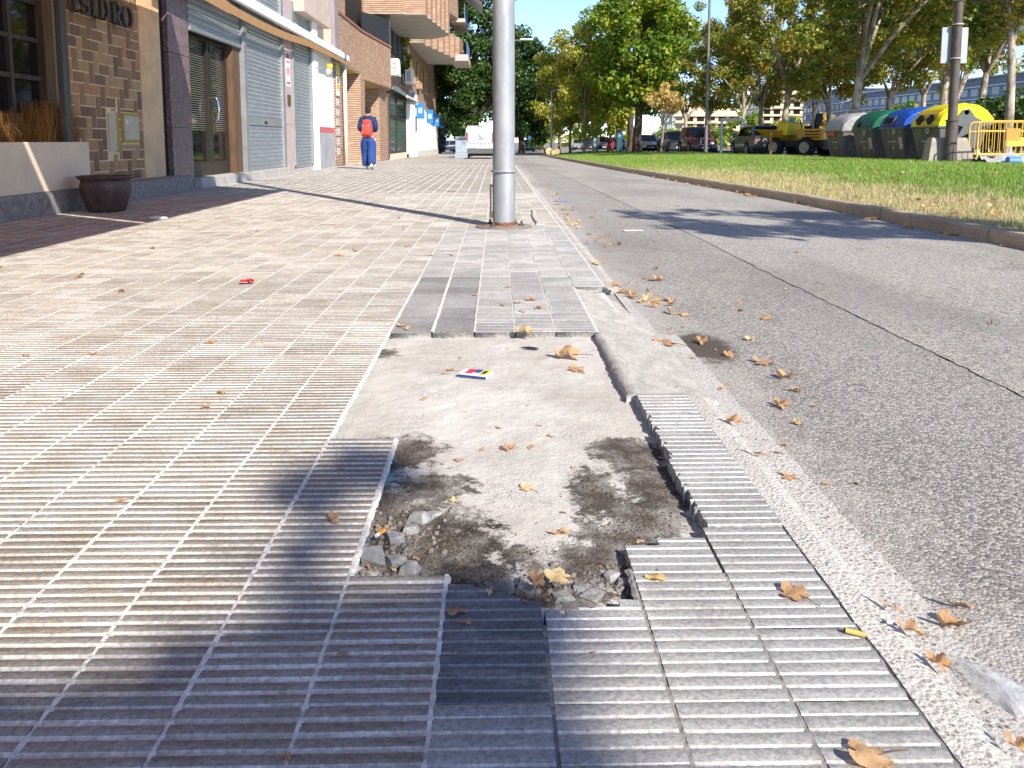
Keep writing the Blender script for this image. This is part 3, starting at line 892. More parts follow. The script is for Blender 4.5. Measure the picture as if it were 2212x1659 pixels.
# body of the building behind the fronts, in pieces so that openings stay open
b = A().box(-16, FX - .9, 2, 27.2, -0.1, 9)
b.box(FX - .9, FX - .02, 2, 27.2, 3.62, 9)
b.box(FX - .9, FX - .25, 2, 14.3, 2.9, 3.62)
part(b, 'core_wall', M_CREAM2)
part(A().box(FX - .9, -4.85, 2, 13.45, -.05, 0.235).box(FX - .4, -4.86, 2, 13.45, 0.235, .255), 'plinth', M_PLINTH)
part(A().box(-5.06, -4.89, 3, 10.16, .255, .79), 'planter_wall', M_CREAM2, bevel=.006)
part(A().box(FX - .62, FX - .08, 3, 10.3, .255, 1.02).box(FX - .08, -5.06, 10.16, 10.33, .255, .8), 'low_wall', M_CREAM2)
for ya in (9.74, 6.4): part(A().box(-5.01, -4.94, ya + .02, ya + .16, .255, 3.6), 'post', M_TEAL, bevel=.006)
# restaurant window
wf = part(A().box(FX - .2, FX - .05, 9.97, 10.1, 1.0, 3.5).box(FX - .2, FX - .07, 10.1, 10.22, 1, 3.5).box(FX - .2, FX - .06, 4, 9.97, 1.0, 1.1), 'window', M_WOOD)
part(A().quad((FX - .14, 4, 1.05), (FX - .14, 9.98, 1.05), (FX - .14, 9.98, 3.5), (FX - .14, 4, 3.5)), 'pane', M_GLASS, bA).parent = wf
for yv in (9.36, 8.7, 8.0, 7.3):
    o = part(A().box(FX - .139, FX - .09, yv - .03, yv + .03, 1.1, 3.5), 'muntin', M_DARKW); o.parent = wf
for zv in (1.52, 1.95, 2.38, 2.81):
    o = part(A().box(FX - .139, FX - .095, 4, 9.97, zv - .025, zv + .025), 'muntin', M_DARKW); o.parent = wf
# brick panel: bricks in a herringbone
t = NT('panel_brick')
oi = t.new('ShaderNodeObjectInfo').outputs['Random']
c = t.mix(oi, (0.13, 0.078, 0.053), (0.31, 0.185, 0.10))
c = t.mix(t.math('GREATER_THAN', t.white(t.scaled(t.new('ShaderNodeObjectInfo').outputs['Location'], (31, 31, 31))), 0.80), c, (0.42, 0.22, 0.10))
c = t.mix(t.math('GREATER_THAN', t.white(t.scaled(t.new('ShaderNodeObjectInfo').outputs['Location'], (17, 47, 23))), 0.80), c, (0.40, 0.27, 0.145))
c = t.mix(t.math('MULTIPLY', t.ramp(t.noise(18, 6, 0.7), .4, .7), .5), c, (0.22, 0.15, 0.09))
t.bump(t.noise(45, 4, .6), .5, .006)
M_PBRICK = t.done(c, 0.55, spec=0.4)
M_JOINT = plain('brick_mortar', (0.74, 0.58, 0.36), 0.15, 30, 0.95, bump=.4)
part(A().box(FX - .5, FX + .0, 10.3, 12.46, .255, 3.6), 'brick_backing', M_JOINT)
cw = 0.141
bm_ = MB().box(-.5, .5, -.5, .5, -.5, .5)
brick_me = bm_.mesh('brick', M_PBRICK)
Y0b, Z0b, nY, nZ = 10.34, 0.258, 15, 22
holes = [(11.30, 11.66, .63, 1.2), (11.74, 12.32, .76, 1.2)]
for a in range(-2, nY + 2):
    for bz in range(-2, nZ + 2):
        r = (a - bz) % 4
        if r == 0: y0, y1, z0, z1 = a, a + 2, bz, bz + 1
        elif r == 3: y0, y1, z0, z1 = a, a + 1, bz, bz + 2
        else: continue
        y0, y1 = max(y0, 0), min(y1, nY); z0, z1 = max(z0, 0), min(z1, nZ)
        if y1 <= y0 or z1 <= z0: continue
        ya, yc_, za, zc = Y0b + y0 * cw + .010, Y0b + y1 * cw - .010, Z0b + z0 * cw + .0075, Z0b + z1 * cw - .0075
        if any(ya < h[1] and yc_ > h[0] and za < h[3] and zc > h[2] for h in holes):
            h = [h for h in holes if ya < h[1] and yc_ > h[0] and za < h[3] and zc > h[2]][0]
            if ya < h[0] - .03: yc_ = h[0] - .006
            elif yc_ > h[1] + .03: ya = h[1] + .006
            elif zc > h[3] + .03: za = h[3] + .006
            elif za < h[2] - .03: zc = h[2] - .006
            else: continue
        jj = lambda: rnd.uniform(-.0035, .0035)
        o = inst('brick', brick_me, bA, (rnd.uniform(-.0095, -.0075), (ya + yc_) / 2 - 12 + jj() * .5, (za + zc) / 2), (rnd.uniform(-.012, .012), 0, 0), (.03, yc_ - ya + jj(), zc - za + jj()))
M_METER = plain('cream_cabinet', (0.50, 0.46, 0.36), 0.08, 5, 0.6)
M_YEL = plain('ochre_edge', (0.42, 0.30, 0.08), 0.1, 5, 0.8)
part(A().box(FX - .08, FX + .022, 11.34, 11.56, .67, 1.17), 'meter_cabinet', M_METER, bevel=.004)
part(A().box(FX - .08, FX + .016, 11.565, 11.65, .65, 1.185), 'cabinet_edge', M_YEL)
m2 = part(A().box(FX - .08, FX + .02, 11.76, 12.30, .78, 1.19), 'meter_cabinet', M_YEL)
o = part(A().box(FX - .08, FX + .032, 11.80, 12.26, .82, 1.15), 'cabinet_door', M_METER, bevel=.005); o.parent = m2
o = part(A().box(FX + .031, FX + .034, 11.86, 11.9, 1.04, 1.1), 'sticker', M_WHITE); o.parent = m2
part(A().box(FX - .5, FX + .012, 12.46, 13.22, .255, 3.6), 'plaster_wall', M_CREAM)
part(A().box(FX - .5, FX - .05, 13.22, 13.50, .255, 3.6), 'dark_recess', M_BLACK)
pl = A().box(FX - .5, FX + .035, 13.50, 14.38, -.05, 1.02).box(FX - .5, FX + .032, 13.50, 14.38, 1.028, 2.2).box(FX - .5, FX + .035, 13.50, 14.38, 2.208, 3.6)
part(pl, 'granite_pillar', M_GRAN, bevel=.006)
# glass door of the first shop, set back under a half-raised shutter
part(A().box(FX - .9, FX + .16, 14.38, 20.56, -.05, .17).box(FX - .5, FX + .05, 20.56, 23.7, -.05, .09), 'door_step', M_SILL, bevel=.012)
dr = part(A().box(FX - .22, FX - .12, 14.38, 14.5, .17, 2.75).box(FX - .22, FX - .12, 16.72, 16.82, .17, 2.75).box(FX - .22, FX - .12, 14.5, 16.72, 2.6, 2.75)
     .box(FX - .22, FX - .12, 14.5, 16.72, .17, .42).box(FX - .21, FX - .10, 15.62, 15.72, .42, 2.6).box(FX - .21, FX - .10, 15.78, 15.84, .42, 2.6), 'glass_door', M_ALU)
o = part(A().quad((FX - .17, 14.5, .42), (FX - .17, 16.72, .42), (FX - .17, 16.72, 2.6), (FX - .17, 14.5, 2.6)), 'pane', M_GLASS); o.parent = dr
M_BLIND = plain('blind_slat', (0.30, 0.29, 0.27), 0.1, 5, 0.6)
bl = A()
for k in range(40): bl.box(FX - .1698, FX - .167, 14.5, 16.72, 1.0 + k * .04, 1.0 + k * .04 + .006)
o = part(bl, 'blind', M_BLIND); o.parent = dr
o = part(A().tube([(FX - .10, 15.86, 1.62), (FX - .02, 15.88, 1.58), (FX - .0, 15.9, 1.4), (FX - .02, 15.88, 1.2), (FX - .10, 15.86, 1.16)], .022, 8), 'handle', M_CHROME, smooth=True); o.parent = dr
part(A().box(FX - .56, FX + .0, 16.84, 17.28, .17, 2.76), 'wood_jamb', M_WOOD, bevel=.004)
# shutters: every slat is a piece of its own
def slat_mesh(L, h, name='slat'):
    m = MB(); n = 6; pr = []
    for k in range(n + 1):
        a = math.pi * k / n
        pr.append((.016 * math.sin(a), -h / 2 + h * k / n))
    vs = [(x, -L / 2, z) for x, z in pr] + [(x, L / 2, z) for x, z in pr]
    m.add(vs, [(k, k + 1, n + 2 + k, n + 1 + k) for k in range(n)])
    return m.mesh(name, M_STEEL, True)
def shutter(y0, y1, z0, z1, pitch, x, label, lock=None):
    sh = part(A().box(x - .03, x - .012, y0, y1, z0, z1), 'roller_shutter', M_STEELF)
    sh['label'] = label
    me = slat_mesh(y1 - y0, pitch * .94)
    n = int((z1 - z0) / pitch)
    for k in range(n):
        o = inst('slat', me, sh, (x - FX - .004, (y0 + y1) / 2 - 12, z0 + (k + .5) * pitch), (0, rnd.uniform(-.03, .03), 0))
    return sh
shutter(14.42, 17.26, 2.72, 3.6, .11, FX + .02, 'half-raised grey roller shutter over the glass door')
part(A().box(FX - .02, FX + .06, 14.42, 17.26, 2.66, 2.73), 'shutter_rail', M_STEELF, bevel=.008)
s1 = shutter(17.5, 20.36, .17, 4.3, .088, FX + .03, 'closed grey roller shutter beside the glass door')
o = part(A().box(FX + .035, FX + .052, 17.5, 20.36, 1.14, 1.30), 'lock_plate', M_STEELF); o.parent = s1
o = part(A().box(FX + .052, FX + .056, 18.8, 19.0, 1.18, 1.24), 'keyhole', M_BLACK); o.parent = s1
s2 = shutter(21.62, 23.5, .09, 4.3, .088, FX + .03, 'narrow closed grey roller shutter between two stone pillars')
for ya, yc_ in ((17.285, 17.5), (20.36, 20.56), (21.47, 21.62), (23.5, 23.64)): part(A().box(FX - .1, FX + .09, ya, yc_, .172, 4.3), 'shutter_frame', M_STEELF, bevel=.006)
pp = part(A().box(FX - .3, FX + .06, 20.565, 21.465, -.05, 1.2).box(FX - .3, FX + .058, 20.565, 21.465, 1.206, 4.4), 'stone_pillar', M_PINK, bevel=.006)
M_PRED = plain('red_print', (0.62, 0.08, 0.06), 0.1, 8, 0.7)
o = part(A().box(FX + .058, FX + .062, 20.8, 21.22, 2.15, 2.98), 'notice', M_WHITE); o.parent = pp
nt = A()
for za, zb_ in ((2.82, 2.95), (2.72, 2.76), (2.2, 2.26)): nt.box(FX + .062, FX + .0635, 20.84, 21.18, za, zb_)
for k in range(5): nt.box(FX + .062, FX + .0635, 20.86 + k * .065, 20.9 + k * .065, 2.40 + (k % 2) * .05, 2.6)
o = part(nt, 'notice_print', M_PRED); o.parent = pp
o = part(A().box(FX + .058, FX + .085, 20.86, 21.12, 1.68, 1.94), 'letter_slot', M_WOOD, bevel=.004); o.parent = pp
part(A().box(FX - .3, FX + .14, 23.645, 24.2, -.05, 4.2), 'white_column', M_WHITE, bevel=.008)
part(A().box(FX - .3, FX - .03, 24.2, 27.26, 1.23, 3.62), 'white_wall', M_WHITE)
part(A().box(FX - .3, FX - .026, 24.2, 27.26, 1.06, 1.228), 'red_band', M_REDB)
part(A().box(FX - .3, FX - .028, 24.2, 27.26, -.1, 1.058), 'grey_dado', M_GREYP)
part(A().box(FX - .2, FX + .3, 21.9, 25.3, 4.1, 5.2).box(FX - .2, FX + .26, 21.95, 25.25, 5.2, 5.26), 'balcony', plain('balcony_render', (0.50, 0.40, 0.35), .1, 3, .9), bevel=.01)
part(A().box(FX - .2, FX + .12, 26.95, 27.6, 3.3, 9), 'grey_pier', plain('grey_pier_paint', (.25, .22, .24), .1, 3, .8))
part(A().box(FX - .5, FX + .02, 14.38, 23.64, 4.3, 5.4).box(FX - .5, FX - .01, 2, 14.38, 3.6, 6), 'upper_wall', M_CREAM2)
part(A().box(FX - .02, FX + .05, 24.05, 24.12, 1.0, 3.1), 'cable_duct', M_ALU)

# lettering on the brick panel: one letter, one piece
sg = thing('wall_lettering', 'dark metal raised letters ISIDRO on the brick panel', 'sign', (FX + .02, 11.1, 2.37))
M_LET = plain('letter_metal', (0.085, 0.08, 0.08), 0.15, 8, 0.45, metal=.5)
def ribbon(pts, ws, closed=False):
    """stroke with its own width at each point -> list of quads (2D)"""
    n = len(pts); out = []
    L, Rr = [], []
    for k in range(n):
        p0 = pts[(k - 1) % n] if closed or k else pts[k]; p1 = pts[(k + 1) % n] if closed or k < n - 1 else pts[k]
        dx, dy = p1[0] - p0[0], p1[1] - p0[1]; l = math.hypot(dx, dy) or 1
        nx_, ny_ = -dy / l, dx / l
        L.append((pts[k][0] + nx_ * ws[k] / 2, pts[k][1] + ny_ * ws[k] / 2)); Rr.append((pts[k][0] - nx_ * ws[k] / 2, pts[k][1] - ny_ * ws[k] / 2))
    for k in range(n if closed else n - 1):
        j = (k + 1) % n
        out.append((L[k], L[j], Rr[j], Rr[k]))
    return out
def arc(cx, cy, rx, ry, a0, a1, n=14): return [(cx + rx * math.cos(R(a0 + (a1 - a0) * k / n)), cy + ry * math.sin(R(a0 + (a1 - a0) * k / n))) for k in range(n + 1)]
def rect(x0, y0, x1, y1): return [((x0, y0), (x1, y0), (x1, y1), (x0, y1))]
LH = 0.285
def stem(x): return rect(x - .03, 0, x + .03, LH) + rect(x - .06, 0, x + .06, .018) + rect(x - .06, LH - .018, x + .06, LH)
def thick(n, a, b): return [a + (b - a) * abs(math.sin(math.pi * k / (n - 1))) for k in range(n)]
glyph = {}
glyph['I'] = stem(.06)
sp = arc(.1, LH * .73, .075, LH * .24, 20, 250, 14) + arc(.1, LH * .26, .085, LH * .235, 75, -160, 14)
glyph['S'] = ribbon(sp, [.02 + .035 * math.exp(-((k - 14.5) / 6) ** 2) for k in range(len(sp))])
dd = arc(.07, LH / 2, .15, LH / 2 - .01, -90, 90, 18)
glyph['D'] = stem(.06) + ribbon(dd, thick(len(dd), .016, .055))
rr_ = arc(.07, LH * .73, .13, LH * .255, -90, 90, 14)
glyph['R'] = stem(.06) + ribbon(rr_, thick(len(rr_), .016, .05)) + ribbon([(.10, LH * .49), (.215, .012), (.25, .008)], [.045, .05, .02])
oo = arc(.13, LH / 2, .115, LH / 2 - .005, 0, 345, 23)
glyph['O'] = ribbon(oo, [.016 + .045 * abs(math.cos(2 * math.pi * k / 24)) for k in range(24)], True)
yy = -.68
for ch, adv in (('I', .17), ('S', .25), ('I', .18), ('D', .31), ('R', .29), ('O', .26)):
    m = MB()
    for q in glyph[ch]: m.prism([(yy + p[0] * 1.15, p[1]) for p in q], 'x', .03, .075)
    m.build('letter', M_LET, sg)
    yy += adv * 1.15

# canopies over the restaurant terrace (above the frame, their shade is in it)
t = NT('canopy_canvas')
t.done((0.60, 0.42, 0.25), .9, spec=.1)
tr = t.new('ShaderNodeBsdfTranslucent'); tr.inputs[0].default_value = (.80, .45, .20, 1); mx = t.new('ShaderNodeMixShader'); mx.inputs[0].default_value = .45
t.link(t.b.outputs[0], mx.inputs[1]); t.link(tr.outputs[0], mx.inputs[2]); t.link(mx.outputs[0], t.out.inputs[0])
M_CANV = t.mat
def canopy(name, poly, label, z=3.0):
    o = thing(name, label, 'awning', (poly[0][0], poly[0][1], z))
    n = len(poly)
    m = MB().add([(p[0] - poly[0][0], p[1] - poly[0][1], 0) for p in poly] + [(p[0] - poly[0][0], p[1] - poly[0][1], .03) for p in poly],
       [tuple(range(n))[::-1], tuple(range(n, 2 * n))] + [(k, (k + 1) % n, n + (k + 1) % n, n + k) for k in range(n)])
    m.build('canvas', M_CANV, o)
    a, b = poly[0], poly[1]
    MB().tube([(0, 0, 0), (b[0] - a[0], b[1] - a[1], 0)], .03, 8).build('front_bar', M_TEAL, o)
    return o
XE = -1.36
sl = lambda x, y0: y0 - 0.76 * (x - XE)
canopy('terrace_awning', [(XE, 4.70), (XE, 10.1), (-5.0, 10.1 + .9 * 3.64), (-5.0, sl(-5.0, 4.70))], 'brown canvas awning over the restaurant terrace, nearer the shops')
canopy('terrace_awning', [(XE, -4), (XE, 4.60), (-5.0, sl(-5.0, 4.60)), (-5.0, -4)], 'brown canvas awning over the restaurant terrace, nearer the viewer')

# folding awning over the shutters
aw = thing('folding_awning', 'half-folded awning with white front bar and brown valance over the shutters', 'awning', (-4.92, 19, 3.52))
M_AWH = plain('white_bar_paint', (0.82, 0.83, 0.84), .04, 3, .5)
M_AWB = plain('brown_valance', (0.36, 0.20, 0.09), .1, 3, .85)
MB().box(-.05, .05, -6.5, 9.3, -.09, .09).build('front_bar', M_AWH, aw, bevel=.02)
MB().box(-.053, .053, 8.4, 8.7, -.092, .092).build('blue_band', plain('blue_band_paint', (.05, .2, .5), .05, 3, .5), aw)
MB().quad((0, -6.5, .08), (0, 9.3, .08), (-.26, 9.3, .3), (-.26, -6.5, .3)).quad((0, 9.3, .075), (0, -6.5, .075), (-.26, -6.5, .29), (-.26, 9.3, .29)).build('canvas', plain('awning_canvas', (.62, .60, .56), .06, 3, .9), aw)
for ya in (-3.6, 1.0, 4.3):
    MB().tube([(-.26, ya, .04), (-.14, ya + .6, -.02), (-.02, ya + 1.3, -.03)], .03, 8).build('folding_arm', M_AWH, aw)
vs, fs = [], []
N_ = 40
for k in range(N_ + 1):
    u = k / N_; y = -6.5 + 15.4 * u
    zc = -.17 - .15 * math.sin(math.pi * min(1, u * 1.6) ** .9) * (1 if u < .62 else 0) - .0 + .02 * math.sin(u * 9)
    h = .085 if u > .2 else .11
    vs += [(.03, y, zc - h), (.03, y, zc + h), (.012, y, zc - h), (.012, y, zc + h)]
    if k:
        o_ = 4 * (k - 1); fs += [(o_, o_ + 1, o_ + 5, o_ + 4), (o_ + 3, o_ + 2, o_ + 6, o_ + 7), (o_ + 1, o_ + 3, o_ + 7, o_ + 5), (o_ + 2, o_, o_ + 4, o_ + 6)]
MB().add(vs, fs).build('valance', M_AWB, aw)

lp = thing('wall_lamp', 'small yellow lamp on a thin bracket on the white wall', 'lamp', (FX + .14, 23.9, 2.85))
MB().tube([(0, 0, 0), (.1, 0, .0), (.32, 0.0, .0)], .018, 6).build('bracket', M_STEELF, lp)
MB().lathe([(.0, .1), (.09, .1), (.1, .02), (.085, -.02)], 12, (.38, 0, 0)).build('shade', plain('yellow_plastic', (.62, .42, .03), .1, 4, .5), lp, True)
MB().tube([(.37, 0, -.02), (.34, 0, -.13), (.30, 0, -.25)], [.085, .08, .05], 10).build('bulb_cover', plain('lamp_glass', (.5, .47, .38), .1, 5, .3), lp, True)

# ---------- brick apartment building
def courses():
    t = NT('course_brick')
    z = t.sep(t.pos, 2)
    f = t.math('FRACT', t.math('MULTIPLY', z, 1 / .085))
    rowid = t.math('FLOOR', t.math('MULTIPLY', z, 1 / .085))
    joint = t.math('LESS_THAN', f, 0.26)
    hx = t.math('ADD', t.sep(t.pos, 1), t.sep(t.pos, 0))
    u = t.math('ADD', t.math('MULTIPLY', hx, 1 / .27), t.math('MULTIPLY', rowid, .5))
    cell = t.new('ShaderNodeCombineXYZ'); t.link(t.math('FLOOR', u), cell.inputs[0]); t.link(rowid, cell.inputs[1])
    r = t.white(cell.outputs[0])
    c = t.mix(r, (0.37, 0.235, 0.165), (0.52, 0.36, 0.26))
    c = t.mix(t.math('MULTIPLY', t.math('GREATER_THAN', r, .93), .7), c, (.55, .42, .3))
    c = t.mix(t.math('MULTIPLY', t.ramp(t.noise(.5, 5, .6), .35, .7), .4), c, (.45, .31, .22))
    c = t.mix(joint, c, (0.13, 0.075, 0.05))
    h = t.math('SUBTRACT', 1.0, joint)
    t.bump(t.math('ADD', h, t.math('MULTIPLY', t.noise(70, 3, .6), .3)), .6, .012)
    return t.done(c, .85, spec=.2)
M_CB = courses()
M_SOFF = plain('soffit_concrete', (.42, .40, .37), .12, 2, .9)
M_REDS = plain('red_sill', (.36, .15, .10), .12, 5, .8)
bB = thing('apartment_building', 'brick apartment building with angled overhanging balconies above shopfronts', 'building', (FX, 30, 0))
def partB(mb, name, m, parent=bB, **k):
    mb.xf(Matrix.Translation((-FX, -30, 0)))
    return mb.build(name, m, parent, **k)
zb_ = -.45
w = MB()
w.box(FX - .4, FX, 27.3, 28.75, zb_, 3.42)                       # pier beside the white wall
w.box(FX - 1.8, FX, 32.5, 33.55, zb_, 3.42)                      # pier between the recesses
w.box(FX - 1.8, FX, 37.6, 40.3, zb_, 3.42)
w.box(FX - 8, FX - 1.8, 27.3, 75, zb_, 16)
w.box(FX - 1.8, FX, 27.3, 33.1, 3.42, 5.0)
w.box(FX - 1.8, FX, 48.3, 74, 3.05, 13)
w.box(FX - 1.8, FX - .7, 27.3, 48.3, 5.0, 16)
partB(w, 'brick_wall', M_CB)
bay = MB().prism([(FX - 1.8, 33.1), (FX, 33.1), (FX + .42, 38.6), (FX + .02, 40.9), (FX, 48.3), (FX - 1.8, 48.3)], 'z', 3.2, 5.0)
partB(bay, 'bay_wall', M_CB)
partB(MB().prism([(FX - .5, 27.3), (FX + .05, 27.3), (FX + .05, 33.05), (FX + .47, 38.6), (FX + .07, 40.9), (FX + .05, 48.3), (FX - .5, 48.3)], 'z', 5.003, 5.07), 'parapet_sill', M_REDS)
partB(MB().box(FX - 1.8, FX - .02, 28.75, 32.5, 3.36, 3.415).box(FX - 1.8, FX - .02, 33.55, 37.6, 3.14, 3.195), 'porch_soffit', plain('ochre_soffit', (.45, .33, .13), .1, 3, .9))
partB(MB().box(FX - 1.83, FX - 1.79, 33.7, 37.5, zb_, 3.1), 'dark_doorway', M_BLACK)
# balcony railing with dark panels
rl = partB(MB().box(FX + .36, FX + .42, 38.45, 38.52, 5.07, 6.6), 'railing', M_TEAL)
M_NET = plain('dark_mesh_panel', (.022, .028, .035), .1, 6, .6)
M_POSTB = plain('pale_blue_post', (.45, .55, .62), .05, 4, .4)
prv = Vector((FX - .5, 36.2, 0))
q0 = Vector((FX + .39, 38.5, 0))
pts = [q0, Vector((FX + .2, 40.2, 0)), Vector((FX + .03, 41.6, 0)), Vector((FX + .0, 43.6, 0)), Vector((FX, 45.8, 0)), Vector((FX, 47.8, 0))]
pn = MB()
def panel(mb, a, b, z0, z1, th=.02):
    d = (b - a); n_ = Vector((d.y, -d.x, 0)).normalized() * th
    mb.hexa([(a.x, a.y, z0), (a.x + n_.x, a.y + n_.y, z0), (b.x + n_.x, b.y + n_.y, z0), (b.x, b.y, z0)], [(a.x, a.y, z1), (a.x + n_.x, a.y + n_.y, z1), (b.x + n_.x, b.y + n_.y, z1), (b.x, b.y, z1)])
for a, b in zip([prv] + pts[:-1], pts):
    m = MB(); panel(m, a, b, 5.12, 6.25); o = partB(m, 'mesh_panel', M_NET); o.parent = rl
for a in pts[1:]:
    o = partB(MB().box(a.x - .03, a.x + .03, a.y - .03, a.y + .03, 5.07, 6.3), 'rail_post', M_POSTB); o.parent = rl
partB(MB().box(FX - .72, FX - .68, 33.5, 37.5, 5.1, 7.2), 'terrace_opening', M_BLACK)
# overhanging blocks, soffit at 6.4 m, outer face stepped
def overhang(plan, z0, z1, name='overhang'):
    o = partB(MB().prism(plan, 'z', z0 + .03, z1), name, M_CB)
    s_ = partB(MB().prism([(p[0] * .9995, p[1]) for p in plan], 'z', z0, z0 + .028), 'soffit', M_SOFF); s_.parent = o
    return o
step = [(-6.3, 38.2), (-4.15, 38.2), (-4.15, 38.35), (-3.15, 38.35)]
x, y = -3.15, 38.35
for k in range(5):
    y += 1.25; step.append((x, y)); x += .13; step.append((x, y))
step += [(-2.5, 46.0), (-3.6, 47.5), (-6.3, 47.5)]
overhang(step, 6.45, 14)
step2 = [(-5.9, 50.5), (-4.3, 50.5)]
x, y = -4.3, 50.5
for k in range(6):
    y += 1.7; step2.append((x, y)); x += .28; step2.append((x, y))
step2 += [(-2.5, 64.5), (-5.9, 64.5)]
overhang(step2, 6.6, 8.2)
overhang([(-5.9, 50.5), (-4.2, 50.5), (-2.7, 60), (-2.7, 64.5), (-5.9, 64.5)], 9.4, 14)
partB(MB().box(-3.2, -2.2, 60.5, 66.5, 9.2, 9.45).box(-3.2, -2.2, 60.5, 66.5, 12.2, 12.45).box(-3.2, -2.0, 60.5, 66.5, 6.5, 6.95), 'balcony_slab', plain('slab_pink', (.5, .42, .4), .08, 3, .8))
partB(MB().box(-2.25, -2.2, 60.6, 66.4, 9.45, 10.5).box(-2.1, -2.05, 60.6, 66.4, 6.95, 7.9), 'balcony_front', plain('blue_balcony_front', (.10, .16, .36), .1, 3, .6))
partB(MB().add([(-3.0, 60, 12.0), (-3.0, 66, 12.0), (-1.0, 66, 10.5), (-1.0, 60, 10.5)], [(0, 1, 2, 3)]).add([(-3.0, 60, 11.98), (-1.0, 60, 10.48), (-1.0, 66, 10.48), (-3.0, 66, 11.98)], [(0, 1, 2, 3)]), 'sun_awning', plain('white_sun_awning', (.75, .75, .73), .05, 3, .9))
# windows in the recessed brick wall
M_SHUT = plain('wooden_blind', (.45, .28, .10), .15, 6, .7, stretch=(1, 1, 8))
for k, yv in enumerate((50.5, 55.2, 60.5, 66.5)):
    wdw = partB(MB().box(FX - .02, FX + .03, yv, yv + 1.5, 4.5, 5.95), 'window', M_DARKW)
    o = partB(MB().box(FX + .03, FX + .045, yv + .1, yv + 1.4, 4.62, 5.9), 'blind', M_SHUT); o.parent = wdw
    o = partB(MB().box(FX, FX + .25, yv - .15, yv + 1.65, 4.2, 4.28).box(FX, FX + .25, yv - .15, yv + .0, 4.28, 4.7).box(FX, FX + .25, yv + 1.5, yv + 1.65, 4.28, 4.7), 'sill', M_CB); o.parent = wdw
# glazed shopfront
sf = partB(MB().box(FX - .06, FX + .04, 40.9, 41.1, .0, 3.3).box(FX - .06, FX + .04, 43.6, 43.85, .0, 3.3).box(FX - .06, FX + .04, 48.1, 48.3, -.2, 3.3).box(FX - .06, FX + .05, 41.1, 48.1, 1.95, 2.1).box(FX - .06, FX + .05, 41.1, 48.1, 3.0, 3.3).box(FX - .06, FX + .05, 41.1, 48.1, .18, .3), 'shopfront', M_ALU)
for ya, yc_ in ((41.1, 43.6), (43.85, 48.1)):
    for za, zc in ((.3, 1.95), (2.1, 3.0)):
        o = partB(MB().box(FX - .03, FX - .01, ya, yc_, za, zc), 'pane', M_GLASS2); o.parent = sf
partB(MB().box(FX - .3, FX + .06, 40.9, 48.3, zb_, .18), 'shop_plinth', M_CREAM2)
partB(MB().box(FX - .02, FX + .02, 40.3, 40.9, zb_, 3.1), 'purple_panel', plain('purple_stone', (.17, .1, .1), .2, 4, .5))
# white shop further on
wsb = MB()
for ya, yc_ in ((48.35, 53.6), (55.4, 61.5), (63.5, 68), (69.5, 74)): wsb.box(FX - .4, FX + .06, ya, yc_, zb_ + .5, 3.04)
partB(wsb, 'white_pillar', M_WHITE)
partB(MB().box(FX - .4, FX + .09, 54.4, 74, zb_ - .3, .16), 'marble_base', plain('pale_marble', (.62, .6, .57), .08, 3, .4))
partB(MB().box(FX - .5, FX - .4, 53.6, 74, zb_, 3.04), 'shop_window', M_GLASS)

M_BLUE = plain('blue_sign_face', (.03, .20, .58), .06, 3, .4)
for k, (yv, zc, lab) in enumerate(((54.4, 2.75, 'blue projecting sign on the white shop, nearest the glazed shopfront'), (62.2, 2.6, 'second blue projecting sign along the white shop'), (68.3, 2.5, 'third blue projecting sign along the white shop'), (73.6, 2.45, 'blue projecting sign at the far corner of the white shop'))):
    s_ = thing('projecting_sign', lab, 'sign', (FX + .06, yv, zc), group='blue shop signs')
    MB().box(0, .5, -.06, .06, -.5, .5).build('sign_box', M_BLUE, s_, bevel=.02)
    MB().box(.12, .38, -.064, -.06, -.16, .2).build('sign_print', plain('sign_pale_print', (.35, .55, .8), .1, 3, .5), s_)

# grey awning and air-conditioning units
ga = thing('shop_awning', 'short grey awning over the glazed shopfront', 'awning', (FX + .05, 45, 3.35))
MB().box(0, .16, -4.0, 3.6, -.05, .2).build('cassette', M_STEELF, ga, bevel=.03)
MB().hexa([(.14, -2, -.02), (.62, -2, -.36), (.62, 3.5, -.36), (.14, 3.5, -.02)], [(.14, -2, .1), (.66, -2, -.28), (.66, 3.5, -.28), (.14, 3.5, .1)]).build('canvas', plain('grey_canvas', (.13, .135, .14), .1, 4, .9), ga)
MB().tube([(.64, -2.05, -.3), (.64, 3.55, -.3)], .06, 8).build('front_bar', M_AWH, ga)
for yv, zv, lab in ((40.4, 4.32, 'white air-conditioning unit on the brick bay, above the grey awning'), (46.8, 4.35, 'white air-conditioning unit on brackets beside the balcony plants'), (48.9, 3.35, 'lowest white air-conditioning unit, at the end of the grey awning')):
    o = thing('air_conditioner', lab, 'air conditioner', (FX + .1, yv, zv), group='air-conditioning units on the brick wall')
    MB().box(.12, .5, -.45, .45, -.35, .35).build('casing', M_WHITE, o, bevel=.02)
    g_ = MB()
    for k in range(9): g_.box(.2, .42, -.456, -.452, -.26 + k * .06, -.235 + k * .06)
    g_.build('vent_grille', M_BLACK, o)
    MB().box(0, .52, -.42, -.36, -.42, -.36).box(0, .52, .36, .42, -.42, -.36).box(0, .04, -.42, -.36, -.42, .1).build('bracket', M_AWH, o)

